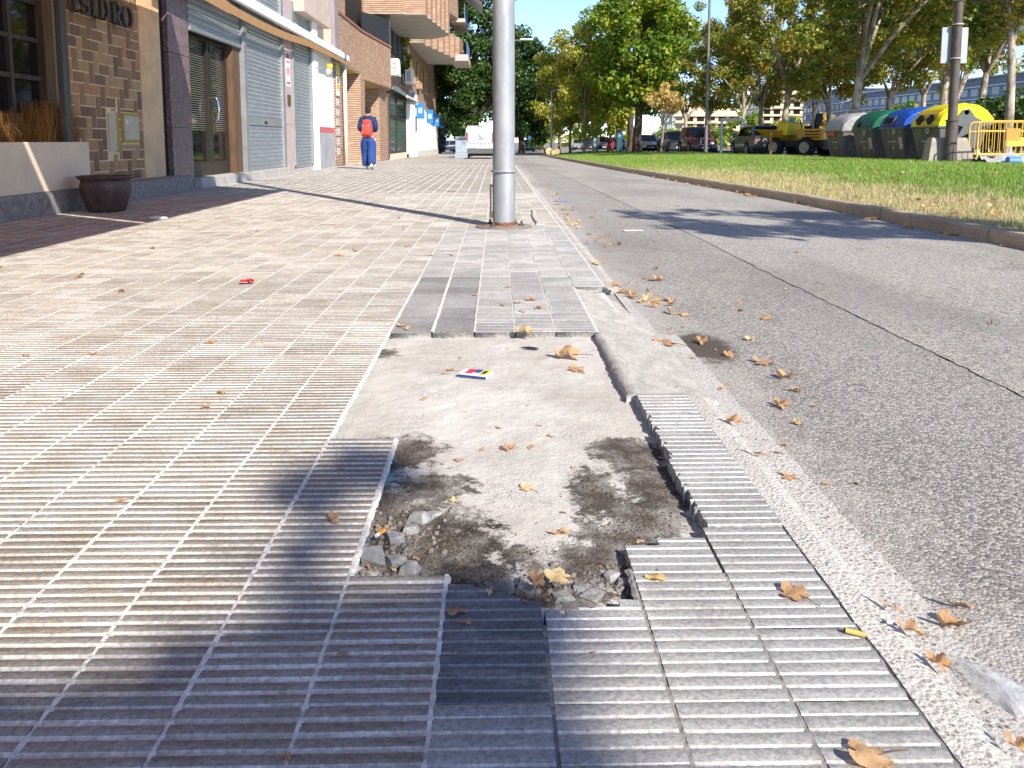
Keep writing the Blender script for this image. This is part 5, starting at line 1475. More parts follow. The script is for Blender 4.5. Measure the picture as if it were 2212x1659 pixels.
# the white van
vz = zr(49)
VAN = dict(belt=1.06, hood=1.05, tail=1.12, ws0=.80, ws1=.66, rg1=.012, rg0=.0, split=.35)
van = thing('delivery_van', 'white panel van parked across the end of the pavement', 'van', (-.95, 51.5, vz), UP)
P = paint('van_white', (.78, .78, .77))
L, hw = 4.6, .93
sec = lambda x, z0, z1, k, kt: [(x, -hw * k * .94, z0), (x, -hw * k, z0 + .3), (x, -hw * k, 1.0), (x, -hw * kt, z1 - .12), (x, -hw * kt * .88, z1), (x, hw * kt * .88, z1), (x, hw * kt, z1 - .12), (x, hw * k, 1.0), (x, hw * k, z0 + .3), (x, hw * k * .94, z0)]
MB().loft([sec(-2.3, .42, 1.86, .96, .84), sec(-2.22, .3, 1.93, 1, .88), sec(-.4, .25, 1.95, 1, .88), sec(.75, .25, 1.9, 1, .84), sec(1.45, .25, 1.12, 1, .95), sec(2.1, .28, .95, .95, .9), sec(2.3, .35, .7, .85, .8)]).build('body', P, van, smooth='auto', bevel=.02)
for sgn in (-1, 1):
    for u in (-1.35, 1.35): wheel(van, u, sgn * (hw - .1), .33, .21, sgn)
    MB().box(-2.325, -2.25, sgn * hw * .82 - .06, sgn * hw * .82 + .06, .92, 1.55).build('tail_light', M_TAIL, van, bevel=.02)
    MB().box(.95, 1.1, sgn * (hw + .02), sgn * (hw + .26), 1.08, 1.34).build('mirror', M_TRIM, van, bevel=.03)
    MB().hexa([(.2, sgn * (hw * .97), 1.12), (1.25, sgn * (hw * .985), 1.1), (1.25, sgn * (hw * 1.0), 1.1), (.2, sgn * (hw * 1.0), 1.12)], [(.2, sgn * hw * .86, 1.7), (.85, sgn * hw * .86, 1.68), (.85, sgn * hw * .9, 1.68), (.2, sgn * hw * .9, 1.7)]).build('side_window', M_GLASS, van)
MB().box(-2.36, -2.2, -hw * .98, hw * .98, .3, .62).build('rear_bumper', plain('grey_bumper', (.10, .105, .11), .1, 5, .6), van, bevel=.04)
MB().box(-2.33, -2.31, -.01, .01, .62, 1.85).build('door_gap', M_TRIM, van)
MB().box(-2.335, -2.3, -.14, .14, 1.87, 1.9).build('brake_lamp', M_TRIM, van)
st = MB().box(-2.326, -2.3, -hw * .78, hw * .78, .86, .95).build('stripe_band', M_WPRINT, van)
for k in range(9):
    y0 = -hw * .76 + k * .16
    MB().add([(-2.329, y0, .862), (-2.329, y0 + .06, .862), (-2.329, y0 + .11, .948), (-2.329, y0 + .05, .948)], [(0, 1, 2, 3)]).build('red_stripe', M_RPRINT, st)
pl_ = MB().box(-2.335, -2.31, .18, .7, .66, .77).build('number_plate', M_PLATE, van)
text_obj('4485 LDZ', .1, M_TRIM, pl_, (-2.337, .44, .715), (math.pi / 2, 0, -math.pi / 2))
MB().box(-2.345, -2.31, -.25, .05, 1.16, 1.2).build('door_handle', M_TRIM, van, bevel=.01)
MB().tube([(-2.33, .12, 1.3), (-2.33, .02, 1.36), (-2.33, -.05, 1.28)], .014, 6).build('badge', M_TRIM, van)
MB().box(-2.2, 2.2, -hw * .85, hw * .85, .17, .34).build('underbody', M_BLACK, van)

cb = thing('utility_cabinet', 'pale grey metal utility cabinet between the white shop and the van', 'cabinet', (-2.0, 48, drop_p(48)))
MB().box(-.36, .36, -.2, .2, 0, .3).build('cabinet_base', plain('cabinet_base_paint', (.26, .33, .38), .06, 3, .7), cb)
MB().box(-.33, .33, -.19, .19, .3, 1.2).build('cabinet_box', plain('cabinet_paint', (.30, .36, .42), .06, 3, .6), cb, bevel=.015)
MB().box(-.004, .004, -.195, -.19, .32, 1.18).build('door_gap', M_TRIM, cb)
text_obj('n', .3, M_TRIM, cb, (.15, -.194, .85), (math.pi / 2, 0, 0), name='graffiti')

# ---------- the dumper
dz = cz(40)
du = thing('site_dumper', 'yellow site dumper with black seat and roll bar behind the silver bin', 'dumper', (14.55, 40.2, dz), R(122))
M_DY = paint('dumper_yellow', (.55, .30, .01), .4)
M_DY2 = paint('skip_yellow', (.72, .52, .01), .4)
MB().hexa([(.55, -.5, .62), (1.1, -.55, .7), (1.1, .55, .7), (.55, .5, .62)], [(.3, -.86, 1.25), (1.95, -.9, 1.32), (1.95, .9, 1.32), (.3, .86, 1.25)]).build('skip', M_DY, du, bevel=.03)
MB().hexa([(.15, -.72, 1.0), (.75, -.75, 1.1), (.75, .75, 1.1), (.15, .72, 1.0)], [(.1, -.66, 1.62), (.6, -.7, 1.7), (.6, .7, 1.7), (.1, .66, 1.62)]).build('skip_back', M_DY2, du, bevel=.05)
MB().box(-1.95, -.5, -.72, .72, .78, 1.32).build('engine_cover', M_DY, du, bevel=.05)
for k in range(3): MB().box(-1.75, -.95, .72, .735, .9 + k * .13, .95 + k * .13).build('vent', M_BLACK, du)
MB().box(-2.0, .4, -.6, .6, .45, .78).build('chassis', M_TRIM, du, bevel=.02)
MB().box(-2.06, -1.9, -.78, .78, .35, .8).build('counterweight', M_TRIM, du, bevel=.03)
MB().hexa([(-1.05, -.28, 1.32), (-.5, -.28, 1.32), (-.5, .28, 1.32), (-1.05, .28, 1.32)], [(-1.0, -.26, 1.48), (-.5, -.26, 1.46), (-.5, .26, 1.46), (-1.0, .26, 1.48)]).hexa([(-1.15, -.26, 1.44), (-.98, -.26, 1.44), (-.98, .26, 1.44), (-1.15, .26, 1.44)], [(-1.24, -.22, 2.05), (-1.12, -.22, 2.05), (-1.12, .22, 2.05), (-1.24, .22, 2.05)]).build('seat', M_BLACK, du, bevel=.06)
MB().tube([(-.25, 0, 1.2), (-.1, 0, 1.72)], .03, 8).lathe([(.15, 0), (.18, .015), (.15, .03)], 14, (-.1, 0, 1.74)).build('steering_wheel', M_TRIM, du)
MB().tube([(-1.3, -.62, .8), (-1.3, -.62, 2.3), (-1.3, -.5, 2.62), (-1.3, .5, 2.62), (-1.3, .62, 2.3), (-1.3, .62, .8)], .045, 10).build('roll_bar', plain('roll_bar_grey', (.16, .20, .22), .1, 4, .5), du, smooth='auto')
MB().box(-.05, .08, .35, .6, 1.68, 1.85).build('control_box', plain('blue_box', (.06, .25, .6), .1, 4, .5), du, bevel=.02)
for x_ in (.75, -1.05):
    for sgn in (-1, 1):
        w_ = MB().lathe([(.24, -.16), (.42, -.17), (.46, -.1), (.46, .1), (.42, .17), (.24, .16)], 20, axis='y').build('wheel', M_TYRE, du, smooth='auto', loc=(x_, sgn * .72, .46))
        MB().lathe([(0, .02), (.12, .04), (.16, -.02), (.26, .03), (.26, -.06)], 18, (0, 0, 0), axis='y').xf(Matrix.Scale(sgn, 4, (0, 1, 0))).xf(Matrix.Translation((0, sgn * .165, 0))).build('rim', plain('pale_rim', (.40, .36, .27), .1, 5, .6), w_)
        tb = MB()
        for k in range(16):
            a = 2 * math.pi * k / 16
            tb.box(-.03, .03, -.15, .15, .44, .49); 
            q = tb.v[-8:]; Mq = Matrix.Rotation(a, 3, 'Y') @ Matrix.Rotation(.35, 3, 'Z')
            tb.v[-8:] = [tuple(Mq @ Vector(p)) for p in q]
        tb.build('tread', M_TYRE, w_)['kind'] = 'stuff'
# small orange-brown bar by the dumper
tag(MB().box(-.04, .04, -.04, .04, 0, 1.1).build('marker_post', plain('rusty_post', (.32, .16, .06), .15, 5, .8), loc=(13.0, 39.5, cz(39.5) + .05)), 'short rusty marker post in front of the dumper wheels', 'post')

# ---------- small street furniture far off
pm = thing('parking_meter', 'dark teal parking meter with a white P on a blue plate', 'parking meter', (9.85, 67, lawn_z(9.85, 67)))
MB().box(-.22, .22, -.17, .17, 0, 1.45).build('meter_body', plain('teal_paint', (.03, .09, .11), .1, 4, .4), pm, bevel=.02)
MB().box(-.24, .24, -.2, .2, 1.45, 1.72).build('meter_head', plain('meter_head_grey', (.12, .14, .15), .1, 4, .5), pm, bevel=.02)
MB().box(-.13, .13, -.178, -.17, 1.1, 1.42).build('blue_plate', M_BLUE, pm)
text_obj('P', .3, M_WPRINT, pm, (0, -.18, 1.26), (math.pi / 2, 0, 0))
ib = thing('information_box', 'small pale box on a thin post left of the parking meter', 'box', (8.0, 66, lawn_z(8, 66)))
MB().box(-.16, .16, -.08, .08, .6, 1.15).build('box_body', M_WHITE, ib, bevel=.01); MB().tube([(0, 0, 0), (0, 0, .6)], .03, 8).build('post', M_POLEG, ib)
def traffic_light(x, y, label):
    o = thing('traffic_light', label, 'traffic light', (x, y, zr(y) + .1))
    MB().tube([(0, 0, 0), (0, 0, 2.5)], .07, 8).build('post', M_POLEG, o)
    for s_ in (-.17, .17): MB().box(s_ - .14, s_ + .14, -.15, .15, 1.9, 2.75).build('signal_head', plain('signal_yellow', (.62, .36, .02), .08, 4, .5), o, bevel=.03)
    for zz in (2.05, 2.32, 2.6): MB().lathe([(0, 0), (.09, 0), (.09, -.03), (0, -.03)], 10, (.17, -.15, zz), axis='y').build('lens', M_BLACK, o)
    return o
traffic_light(6.8, 98, 'traffic light with two yellow heads beside the pale lamp post')
traffic_light(2.0, 118, 'distant yellow traffic light just right of the near pole')
traffic_light(3.3, 122, 'distant yellow traffic light above the dark blue car')
ss = thing('info_sign', 'red pole with a white tilted panel far along the street', 'sign', (5.0, 112, zr(112)))
MB().tube([(0, 0, 0), (0, 0, 2.6)], .12, 8).build('post', plain('sign_red', (.62, .09, .06), .06, 4, .5), ss)
MB().box(-.5, 1.0, -.06, .06, 2.6, 2.9).build('panel', M_WHITE, ss); MB().box(-.75, -.3, -.05, .05, 1.6, 2.3).build('blue_panel', M_BLUE, ss)
rp = thing('round_sign', 'round blue direction sign on a post behind the yellow trees', 'sign', (10.3, 92, cz(92)))
MB().tube([(0, 0, 0), (0, 0, 2.4)], .04, 8).build('post', M_POLEG, rp); MB().lathe([(0, 0), (.38, 0), (.38, .04), (0, .04)], 20, (0, -.06, 2.3), axis='y').build('disc', M_BLUE, rp)
sc_ = thing('motor_scooter', 'red motor scooter parked beside the parking meter', 'scooter', (9.35, 68.5, cz(68.5)), R(70))
MR = paint('scooter_red', (.42, .015, .03))
for x_ in (-.6, .6): MB().lathe([(.14, -.05), (.25, -.05), (.27, 0), (.25, .05), (.14, .05)], 16, axis='y').build('wheel', M_TYRE, sc_, loc=(x_, 0, .27))
MB().loft([[(-.75, -.12, .5), (-.75, .12, .5), (-.75, .08, .72), (-.75, -.08, .72)], [(-.4, -.2, .38), (-.4, .2, .38), (-.4, .16, .8), (-.4, -.16, .8)], [(-.05, -.16, .3), (-.05, .16, .3), (-.05, .12, .55), (-.05, -.12, .55)], [(.3, -.14, .28), (.3, .14, .28), (.3, .14, .36), (.3, -.14, .36)], [(.5, -.2, .4), (.5, .2, .4), (.55, .18, .9), (.55, -.18, .9)]]).build('body', MR, sc_, bevel=.03)
MB().box(-.75, -.05, -.14, .14, .8, .9).build('seat', M_BLACK, sc_, bevel=.04)
MB().tube([(.62, 0, .3), (.48, 0, 1.05)], .04, 8).tube([(.48, -.34, 1.08), (.46, 0, 1.05), (.48, .34, 1.08)], .02, 8).build('handlebar', M_TRIM, sc_)
MB().box(-1.0, -.65, -.2, .2, .88, 1.2).build('top_box', MR, sc_, bevel=.05)
M_CUT = plain('cut_wood', (.52, .38, .2), .15, 8, .9); M_BARK = plain('log_bark', (.14, .10, .07), .3, 12, .95, bump=.8)
for k, (x_, y_, r_, a) in enumerate(((3.9, 62, .26, .2), (4.55, 62.6, .22, -.3), (4.15, 60.8, .16, .1))):
    o = thing('cut_log', ['largest pale cut log lying on the verge at the lawn tip', 'cut log lying right of the largest one at the lawn tip', 'small cut log lying in front of the two larger ones'][k], 'log', (x_, y_, zr(y_) + .12 + r_), a, 'cut logs at the lawn tip')
    MB().lathe([(r_, 0), (r_ * 1.03, .5)], 14, axis='y').build('bark', M_BARK, o)
    for q in (-.004, .505): MB().lathe([(0, 0), (r_, 0)], 14, (0, q, 0), axis='y').build('cut_face', M_CUT, o)

# portal and crate beyond the cars
pg = thing('white_portal', 'white steel portal frame beyond the parked cars', 'frame', (18.6, 66, cz(66)))
MB().box(-.9, -.72, -.08, .08, 0, 2.5).box(.72, .9, -.08, .08, 0, 2.5).box(-.9, .9, -.08, .08, 2.5, 2.7).build('portal', M_WHITE, pg)
tag(MB().hexa([(-.7, -.6, 0), (.7, -.6, 0), (.7, .6, 0), (-.7, .6, 0)], [(-.6, -.5, 1.5), (.6, -.5, 1.5), (.6, .5, 1.5), (-.6, .5, 1.5)]).build('sand_crate', plain('sand_bag', (.55, .40, .2), .12, 4, .9), loc=(17.2, 58, cz(58)), bevel=.1), 'big sand-coloured crate between the red car and the silver crossover', 'crate')

# ---------- far buildings
def far_block(name, label, x0, x1, y0, y1, z1, wall, floor_h, bays, slab_mat=None, faces=('-x', '-y'), roof_z=1.0, glass=M_GLASS):
    o = thing(name, label, 'building', (x0, y0, -.7))
    MB().box(.5, x1 - x0, .5, y1 - y0, 0, z1).build('wall', wall, o)
    n = int(z1 / floor_h)
    me_cache = {}
    for k in range(n):
        zz = k * floor_h
        MB().box(-.6, x1 - x0 + .3, -.6, y1 - y0 + .3, zz + floor_h - .28, zz + floor_h).build('slab', slab_mat or wall, o)
        if '-x' in faces:
            L_ = (y1 - y0 - 1) / bays[0]
            for b in range(bays[0]):
                if (b * 5 + k * 3) % 7 == 0: continue
                key = ('x', L_)
                if key not in me_cache: me_cache[key] = MB().box(.42, .5, .12 * L_, .78 * L_, .7, floor_h - .5).mesh('window', glass)
                inst('window', me_cache[key], o, (0, .5 + b * L_, zz))
        if '-y' in faces:
            L_ = (x1 - x0 - 1) / bays[1]
            for b in range(bays[1]):
                key = ('y', L_)
                if key not in me_cache: me_cache[key] = MB().box(.12 * L_, .78 * L_, .42, .5, .7, floor_h - .5).mesh('window', glass)
                inst('window', me_cache[key], o, (.5 + b * L_, 0, zz))
                if (b + k) % 3 == 0:
                    if 'bal' not in me_cache: me_cache['bal'] = MB().box(.05 * L_, .9 * L_, -.9, .4, 0, 1.0).mesh('balcony', slab_mat or wall)
                    inst('balcony', me_cache['bal'], o, (.5 + b * L_, 0, zz))
    MB().box(3, x1 - x0 - 2, 3, y1 - y0 - 2, z1, z1 + 2.2).build('penthouse', wall, o)
    MB().box(1.5, x1 - x0 - .5, 1.5, y1 - y0 - .5, z1 + 2.2, z1 + 2.5).build('roof', slab_mat or wall, o)
    return o
M_FW = plain('far_white', (.62, .63, .66), .06, .2, .8); M_FG = plain('far_grey', (.21, .24, .30), .1, .2, .8); M_FC = plain('far_cream', (.66, .52, .36), .06, .2, .85); M_FGL = plain('far_glass', (.05, .09, .15), .2, .3, .2, spec=.6)
far_block('modern_apartments', 'long modern grey and white apartment block far right behind the tree trunks', 124, 142, 168, 300, 15.6, M_FG, 3.1, (28, 4), M_FW, ('-x', '-y'), glass=M_FGL)
far_block('glass_apartments', 'blue-grey glazed apartment block left of the long modern one', 126, 150, 304, 345, 18.5, M_FG, 3.1, (10, 6), M_FW, ('-x', '-y'), glass=M_FGL)
far_block('cream_flats', 'cream block of flats with white window bands seen between the trunks', 118, 150, 372, 400, 23, M_FC, 3.2, (6, 7), M_FC, ('-x', '-y'))
far_block('beige_flats', 'lower beige block of flats behind the red off-road car', 76, 105, 360, 390, 15, M_FC, 3.1, (6, 6), M_FC, ('-x', '-y'))
# ================================================================== TREES AND BUSHES
def leaf_mat(name, pal, trans=.35):
    t = NT(name)
    r = t.island()
    n = t.noise(.55, 3, .5)
    f = t.math('ADD', t.math('MULTIPLY', r, .62), t.math('MULTIPLY', t.ramp(n, .3, .7), .38))
    cr = t.new('ShaderNodeValToRGB'); t.link(f, cr.inputs[0])
    el = cr.color_ramp.elements
    el[0].position, el[0].color = 0, (*pal[0], 1); el[1].position, el[1].color = 1, (*pal[-1], 1)
    for k, p in enumerate(pal[1:-1]):
        e = el.new((k + 1) / (len(pal) - 1)); e.color = (*p, 1)
    tr = t.new('ShaderNodeBsdfTranslucent'); mx = t.new('ShaderNodeMixShader'); mx.inputs[0].default_value = trans
    hs = t.new('ShaderNodeHueSaturation'); hs.inputs['Saturation'].default_value = 1.15; hs.inputs['Value'].default_value = 1.35; t.link(cr.outputs[0], hs.inputs['Color'])
    t.link(cr.outputs[0], t.b.inputs['Base Color']); t.link(hs.outputs[0], tr.inputs[0])
    t.b.inputs['Roughness'].default_value = .45; t.b.inputs['Specular IOR Level'].default_value = .4
    t.link(t.b.outputs[0], mx.inputs[1]); t.link(tr.outputs[0], mx.inputs[2]); t.link(mx.outputs[0], t.out.inputs[0])
    return t.mat
L_PLANE = leaf_mat('plane_leaf', [(0.061, 0.114, 0.018), (0.105, 0.176, 0.025), (0.157, 0.22, 0.031), (0.264, 0.264, 0.039), (0.474, 0.351, 0.061), (0.456, 0.246, 0.07)])
L_YEL = leaf_mat('yellow_leaf', [(.15, .21, .03), (.26, .31, .04), (.38, .40, .06), (.48, .45, .09), (.48, .38, .12)], .4)
L_GRN = leaf_mat('green_leaf', [(0.046, 0.111, 0.013), (0.091, 0.182, 0.019), (0.169, 0.273, 0.029), (0.351, 0.39, 0.039), (0.546, 0.494, 0.065)], .35)
L_DARK = leaf_mat('evergreen_leaf', [(0.021, 0.048, 0.011), (0.034, 0.081, 0.017), (0.057, 0.115, 0.023), (0.115, 0.172, 0.034)], .2)
L_BLUE = leaf_mat('blue_conifer_needle', [(.07, .10, .095), (.11, .15, .14), (.16, .20, .19)], .15)
L_ORA = leaf_mat('orange_leaf', [(.36, .31, .07), (.54, .42, .12), (.62, .48, .19), (.60, .47, .26)], .4)
def bark_mat(name, a, b, sc=5):
    t = NT(name)
    n = t.noise(sc, 5, .65, t.scaled(t.pos, (1, 1, .55)), .6)
    c = t.mix(t.ramp(n, .42, .58), a, b)
    c = t.mix(t.math('MULTIPLY', t.ramp(t.noise(sc * 3, 4, .6), .5, .7), .4), c, tuple(x * .6 for x in a))
    t.bump(n, .4, .02)
    return t.done(c, .85, spec=.2)
K_PLANE = bark_mat('plane_bark', (.20, .165, .12), (.44, .39, .31), 4)
K_DARK = bark_mat('dark_bark', (.06, .045, .035), (.11, .085, .065), 6)
K_YOUNG = bark_mat('young_bark', (.26, .19, .13), (.36, .28, .2), 8)

def leaf_cloud(cen, rad, n, size, rs, flat=.0, outward=None):
    """n leaf quads spread in clumps; cen (k,3), rad (k,)"""
    k = len(cen)
    w = rad ** 2; idx = rs.choice(k, n, p=w / w.sum())
    d = rs.normal(size=(n, 3)); d /= np.linalg.norm(d, axis=1)[:, None]
    r = rad[idx] * (.35 + .65 * rs.rand(n) ** .6)
    p = cen[idx] + d * r[:, None] * np.array([1, 1, .8])
    nrm = d * .6 + rs.normal(size=(n, 3)) * .55 + np.array([0, 0, .45]); nrm /= np.linalg.norm(nrm, axis=1)[:, None]
    t_ = np.cross(nrm, rs.normal(size=(n, 3))); t_ /= np.linalg.norm(t_, axis=1)[:, None]
    b_ = np.cross(nrm, t_)
    s = size * (.55 + .8 * rs.rand(n))[:, None]
    V = np.stack([p - t_ * s * .6, p + b_ * s * .42 - nrm * s * .12, p + t_ * s * .6, p - b_ * s * .42 - nrm * s * .12], 1)
    return V
def tree(name, label, base, trunk_r, fork_z, cz_, cr, n_clump, n_leaf, leaf, lm, bm_, seed, lean=(0, 0), clump=(.55, 1.0), cat='tree', limbs=6, shape='round', group=None, sub=2, shell=.45, jit=.16):
    """cz_: crown centre height above the base; cr: (rx, ry, rz)"""
    rs = np.random.RandomState(seed); r = random.Random(seed)
    o = thing(name, label, cat, base, 0, group)
    cen = rs.normal(size=(n_clump * 3, 3)); cen /= np.linalg.norm(cen, axis=1)[:, None]
    q = (shell + (1 - shell) * rs.rand(len(cen)) ** .5)[:, None]
    cen = (cen * q)[:n_clump]
    if shape == 'cone':
        h = rs.rand(n_clump) ** 1.3 * 2 - 1
        a = rs.rand(n_clump) * 6.283; k = (1 - (h + 1) / 2) * np.sqrt(rs.rand(n_clump)) + .05
        cen = np.stack([np.cos(a) * k, np.sin(a) * k, h], 1)
    # uneven outline
    cen *= (1 + jit * rs.normal(size=(n_clump, 1)))
    cen = cen * np.array(cr) + np.array([lean[0], lean[1], cz_])
    rad = rs.uniform(clump[0], clump[1], n_clump)
    V = leaf_cloud(cen, rad, n_leaf, leaf, rs)
    me = np_mesh('crown', V.reshape(-1, 3), np.arange(n_leaf * 4).reshape(-1, 4), lm)
    inst('crown', me, o)
    m = MB()
    tip = Vector((lean[0] * .5, lean[1] * .5, fork_z))
    m.tube([(0, 0, -.1), (0, 0, .12), (lean[0] * .12 + r.uniform(-.04, .04), lean[1] * .12, fork_z * .4), (lean[0] * .3 + r.uniform(-.05, .05), lean[1] * .3, fork_z * .75), tip], [trunk_r * 1.5, trunk_r * 1.12, trunk_r, trunk_r * .9, trunk_r * .85], 12)
    order = list(range(n_clump)); r.shuffle(order)
    top = sorted(order[:limbs * 3], key=lambda k: -cen[k][2])
    for a in range(limbs):
        tg = Vector(cen[top[a * 3 % len(top)]])
        mid = tip.lerp(tg, .5) + Vector((r.uniform(-.3, .3), r.uniform(-.3, .3), .12 * (tg - tip).length))
        m.tube([tip - Vector((0, 0, .15)), tip.lerp(mid, .5) + Vector((r.uniform(-.1, .1), r.uniform(-.1, .1), .1)), mid, mid.lerp(tg, .6), tg], [trunk_r * .62, trunk_r * .5, trunk_r * .36, trunk_r * .2, trunk_r * .08], 8)
        for _ in range(sub):
            t2 = Vector(cen[r.choice(order)])
            if (t2 - mid).length < max(cr) * 1.3:
                m.tube([mid, mid.lerp(t2, .5) + Vector((r.uniform(-.2, .2), r.uniform(-.2, .2), .15)), t2], [trunk_r * .28, trunk_r * .17, trunk_r * .05], 6)
    m.build('trunk', bm_, o, smooth='auto')
    return o
GP = 'plane trees beyond the parked cars'
def ptree(px, Y, r, fork, cz_, cr, n, seed, label, lean=(0, 0), leafn=1.0, leaf=.175):
    p = PY(px, 305, Y)
    z = cz(Y) if p.x < 19.5 else cz(Y) + .1
    return tree('plane_tree', label, (p.x, Y, z), r, fork, cz_, cr, n, int(n * 270 * leafn), leaf, L_PLANE, K_PLANE, seed, lean, (.45, .95), group=GP)
ptree(1838, 37, .19, 3.5, 7.6, (4.4, 4.2, 3.5), 75, 1, 'plane tree with thick pale forked trunk rising behind the green and silver bins', (.5, 0))
ptree(2176, 31, .16, 4.4, 7.7, (3.4, 3.6, 3.2), 60, 2, 'plane tree with slim white trunk at the right edge beyond the barriers', (-.2, 0))
ptree(2030, 42, .20, 4.0, 8.0, (3.8, 4, 3.4), 60, 3, 'plane tree with mottled trunk half hidden by the brown-grey lamp post', (.3, 0))
ptree(2112, 45, .18, 4.4, 8.3, (3.7, 4, 3.3), 56, 4, 'plane tree with bent mottled trunk between the sign post and the right edge', (.5, 0))
ptree(1990, 56, .17, 3.9, 8.0, (3.6, 3.6, 3.3), 50, 5, 'plane tree with thin dark forked trunk right of the yellow lid', (0, 0))
ptree(1912, 54, .17, 3.5, 7.6, (3.8, 3.8, 3.5), 52, 6, 'plane tree with pale forked trunk above the blue bin', (.3, 0))
ptree(1850, 60, .17, 3.6, 7.8, (3.8, 3.8, 3.6), 50, 7, 'plane tree with thin dark trunk just right of the thick pale one', (0, 0))
ptree(1788, 58, .18, 3.2, 7.6, (3.9, 3.8, 3.8), 54, 8, 'plane tree with trunk rising behind the dumper roll bar', (-.1, 0))
ptree(1690, 50, .19, 3.5, 7.8, (3.8, 3.8, 3.9), 62, 9, 'plane tree with dark leaning trunk above the skip of the dumper', (.5, 0))
ptree(1640, 62, .17, 3.4, 7.7, (3.9, 3.8, 4.2), 58, 10, 'plane tree with thin trunk above the silver crossover', (.2, 0))
ptree(1600, 72, .18, 3.3, 7.8, (4.0, 4, 4.4), 54, 11, 'plane tree with white forked trunk right of the red off-road car', (.3, 0))
ptree(1530, 78, .2, 3.2, 8.2, (4.2, 4, 4.8), 56, 12, 'plane tree with trunk directly behind the red off-road car', (0, 0))
ptree(1480, 86, .2, 3.3, 8.4, (4.4, 4, 5.0), 54, 13, 'plane tree with trunk behind the dark estate car', (0, 0))
ptree(2060, 66, .17, 3.9, 8.4, (3.8, 3.6, 3.4), 44, 14, 'far plane tree with thin trunk right of the sign post', (0, 0))
ptree(1755, 76, .17, 3.3, 8.0, (4.2, 4, 4.2), 48, 15, 'far plane tree between the dumper and the roll-bar trunk', (0, 0))

# trees on the lawn
C1 = PY(1376, 305, 60)
tree('lime_tree', 'big dense green tree with thick dark trunk at the middle of the lawn', (C1.x, 60, lawn_z(C1.x, 60)), .32, 2.6, 8.0, (3.1, 3.1, 5.6), 100, 20000, .26, L_GRN, K_DARK, 21, (0.2, 0), (.7, 1.3), limbs=8)
p = PY(1330, 305, 66)
tree('lime_tree', 'tall yellow-green tree directly behind the big dense green one', (p.x + 1.5, 68, lawn_z(11, 68)), .28, 3.0, 9.5, (4.0, 3.6, 5.0), 80, 15000, .27, L_GRN, K_DARK, 22, (0, 0), (.7, 1.2))
p = PY(1428, 305, 50)
tree('small_tree', 'small round orange-leaved tree with a thin straight trunk', (p.x, 50, lawn_z(p.x, 50)), .07, 1.9, 3.15, (1.25, 1.2, .95), 46, 3000, .13, L_ORA, K_YOUNG, 23, (.2, 0), (.14, .42), shell=.1, jit=.3)
for k, (px, Y, c_, cr_, lab, lm_) in enumerate((
        (1262, 64, 5.6, (2.1, 2.1, 3.9), 'yellow-green tree with a leaning trunk left of the big green one', L_YEL),
        (1232, 74, 6.4, (2.6, 2.4, 4.6), 'tall yellow-green tree second left of the big green one', L_YEL),
        (1208, 84, 5.4, (2.4, 2.2, 4.0), 'yellow-green tree third left of the big green one', L_YEL),
        (1318, 70, 4.4, (1.7, 1.7, 2.5), 'small yellow tree between the leaning trunk and the thick dark trunk', L_YEL),
        (1290, 96, 8.6, (3.6, 3, 5.5), 'tall pale green tree rising behind the yellow ones', L_GRN))):
    p = PY(px, 305, Y)
    tree('street_tree', lab, (p.x, Y, lawn_z(p.x, Y) if Y < 72 else cz(Y)), .12, 1.9, c_, cr_, 50, 7500, .23, lm_, K_YOUNG, 30 + k, (0, 0), (.5, .95), group='small yellow street trees')
for k, (px, Y, c_, cr_) in enumerate(((1172, 100, 5.0, (2.6, 2.4, 3.9)), (1190, 118, 6.0, (3.2, 3, 4.6)), (1150, 128, 5.6, (3.0, 3, 4.4)))):
    p = PY(px, 305, Y)
    tree('street_tree', ['yellowing tree far along the lawn beside the dark evergreen', 'yellowing tree in the distance behind the pale lamp post', 'farthest yellowing tree at the end of the street'][k], (p.x, Y, zr(Y)), .12, 1.9, c_, cr_, 40, 4500, .3, L_YEL if k else L_GRN, K_YOUNG, 40 + k, (0, 0), (.6, 1.1), group='small yellow street trees')
# dark evergreens over the end of the pavement
tree('evergreen_tree', 'tall dark evergreen tree directly behind the white van', (-2.2, 74, drop_p(74)), (.4), 2.0, 8.6, (4.3, 4, 7.0), 150, 30000, .25, L_DARK, K_DARK, 51, (0, 0), (.7, 1.3), limbs=8)
tree('evergreen_tree', 'dark evergreen tree right of the near pole, beside the yellow trees', (2.6, 86, zr(86)), .35, 2.0, 6.9, (3.4, 3.4, 5.4), 100, 18000, .28, L_DARK, K_DARK, 52, (0, 0), (.7, 1.3), limbs=8)
tree('evergreen_tree', 'dark evergreen tree farther back beyond the parked navy car', (-6.5, 100, zr(100)), .35, 2.2, 7.0, (5, 4, 5.4), 90, 14000, .32, L_DARK, K_DARK, 53, (0, 0), (.8, 1.5))
tree('conifer_tree', 'blue-grey conifer beside the corner of the brick building', (-5.7, 84, drop_p(80)), .2, .8, 5.0, (1.5, 1.5, 4.6), 70, 9000, .2, L_BLUE, K_DARK, 54, (0, 0), (.35, .7), shape='cone')
tree('climbing_plant', 'green climbing plant hanging beside the mesh railing on the brick building', (FX + .12, 46.9, 4.0), .02, .5, 1.3, (.28, .5, 1.3), 16, 900, .14, L_GRN, K_DARK, 66, (0, 0), (.15, .3), cat='plant', limbs=3)
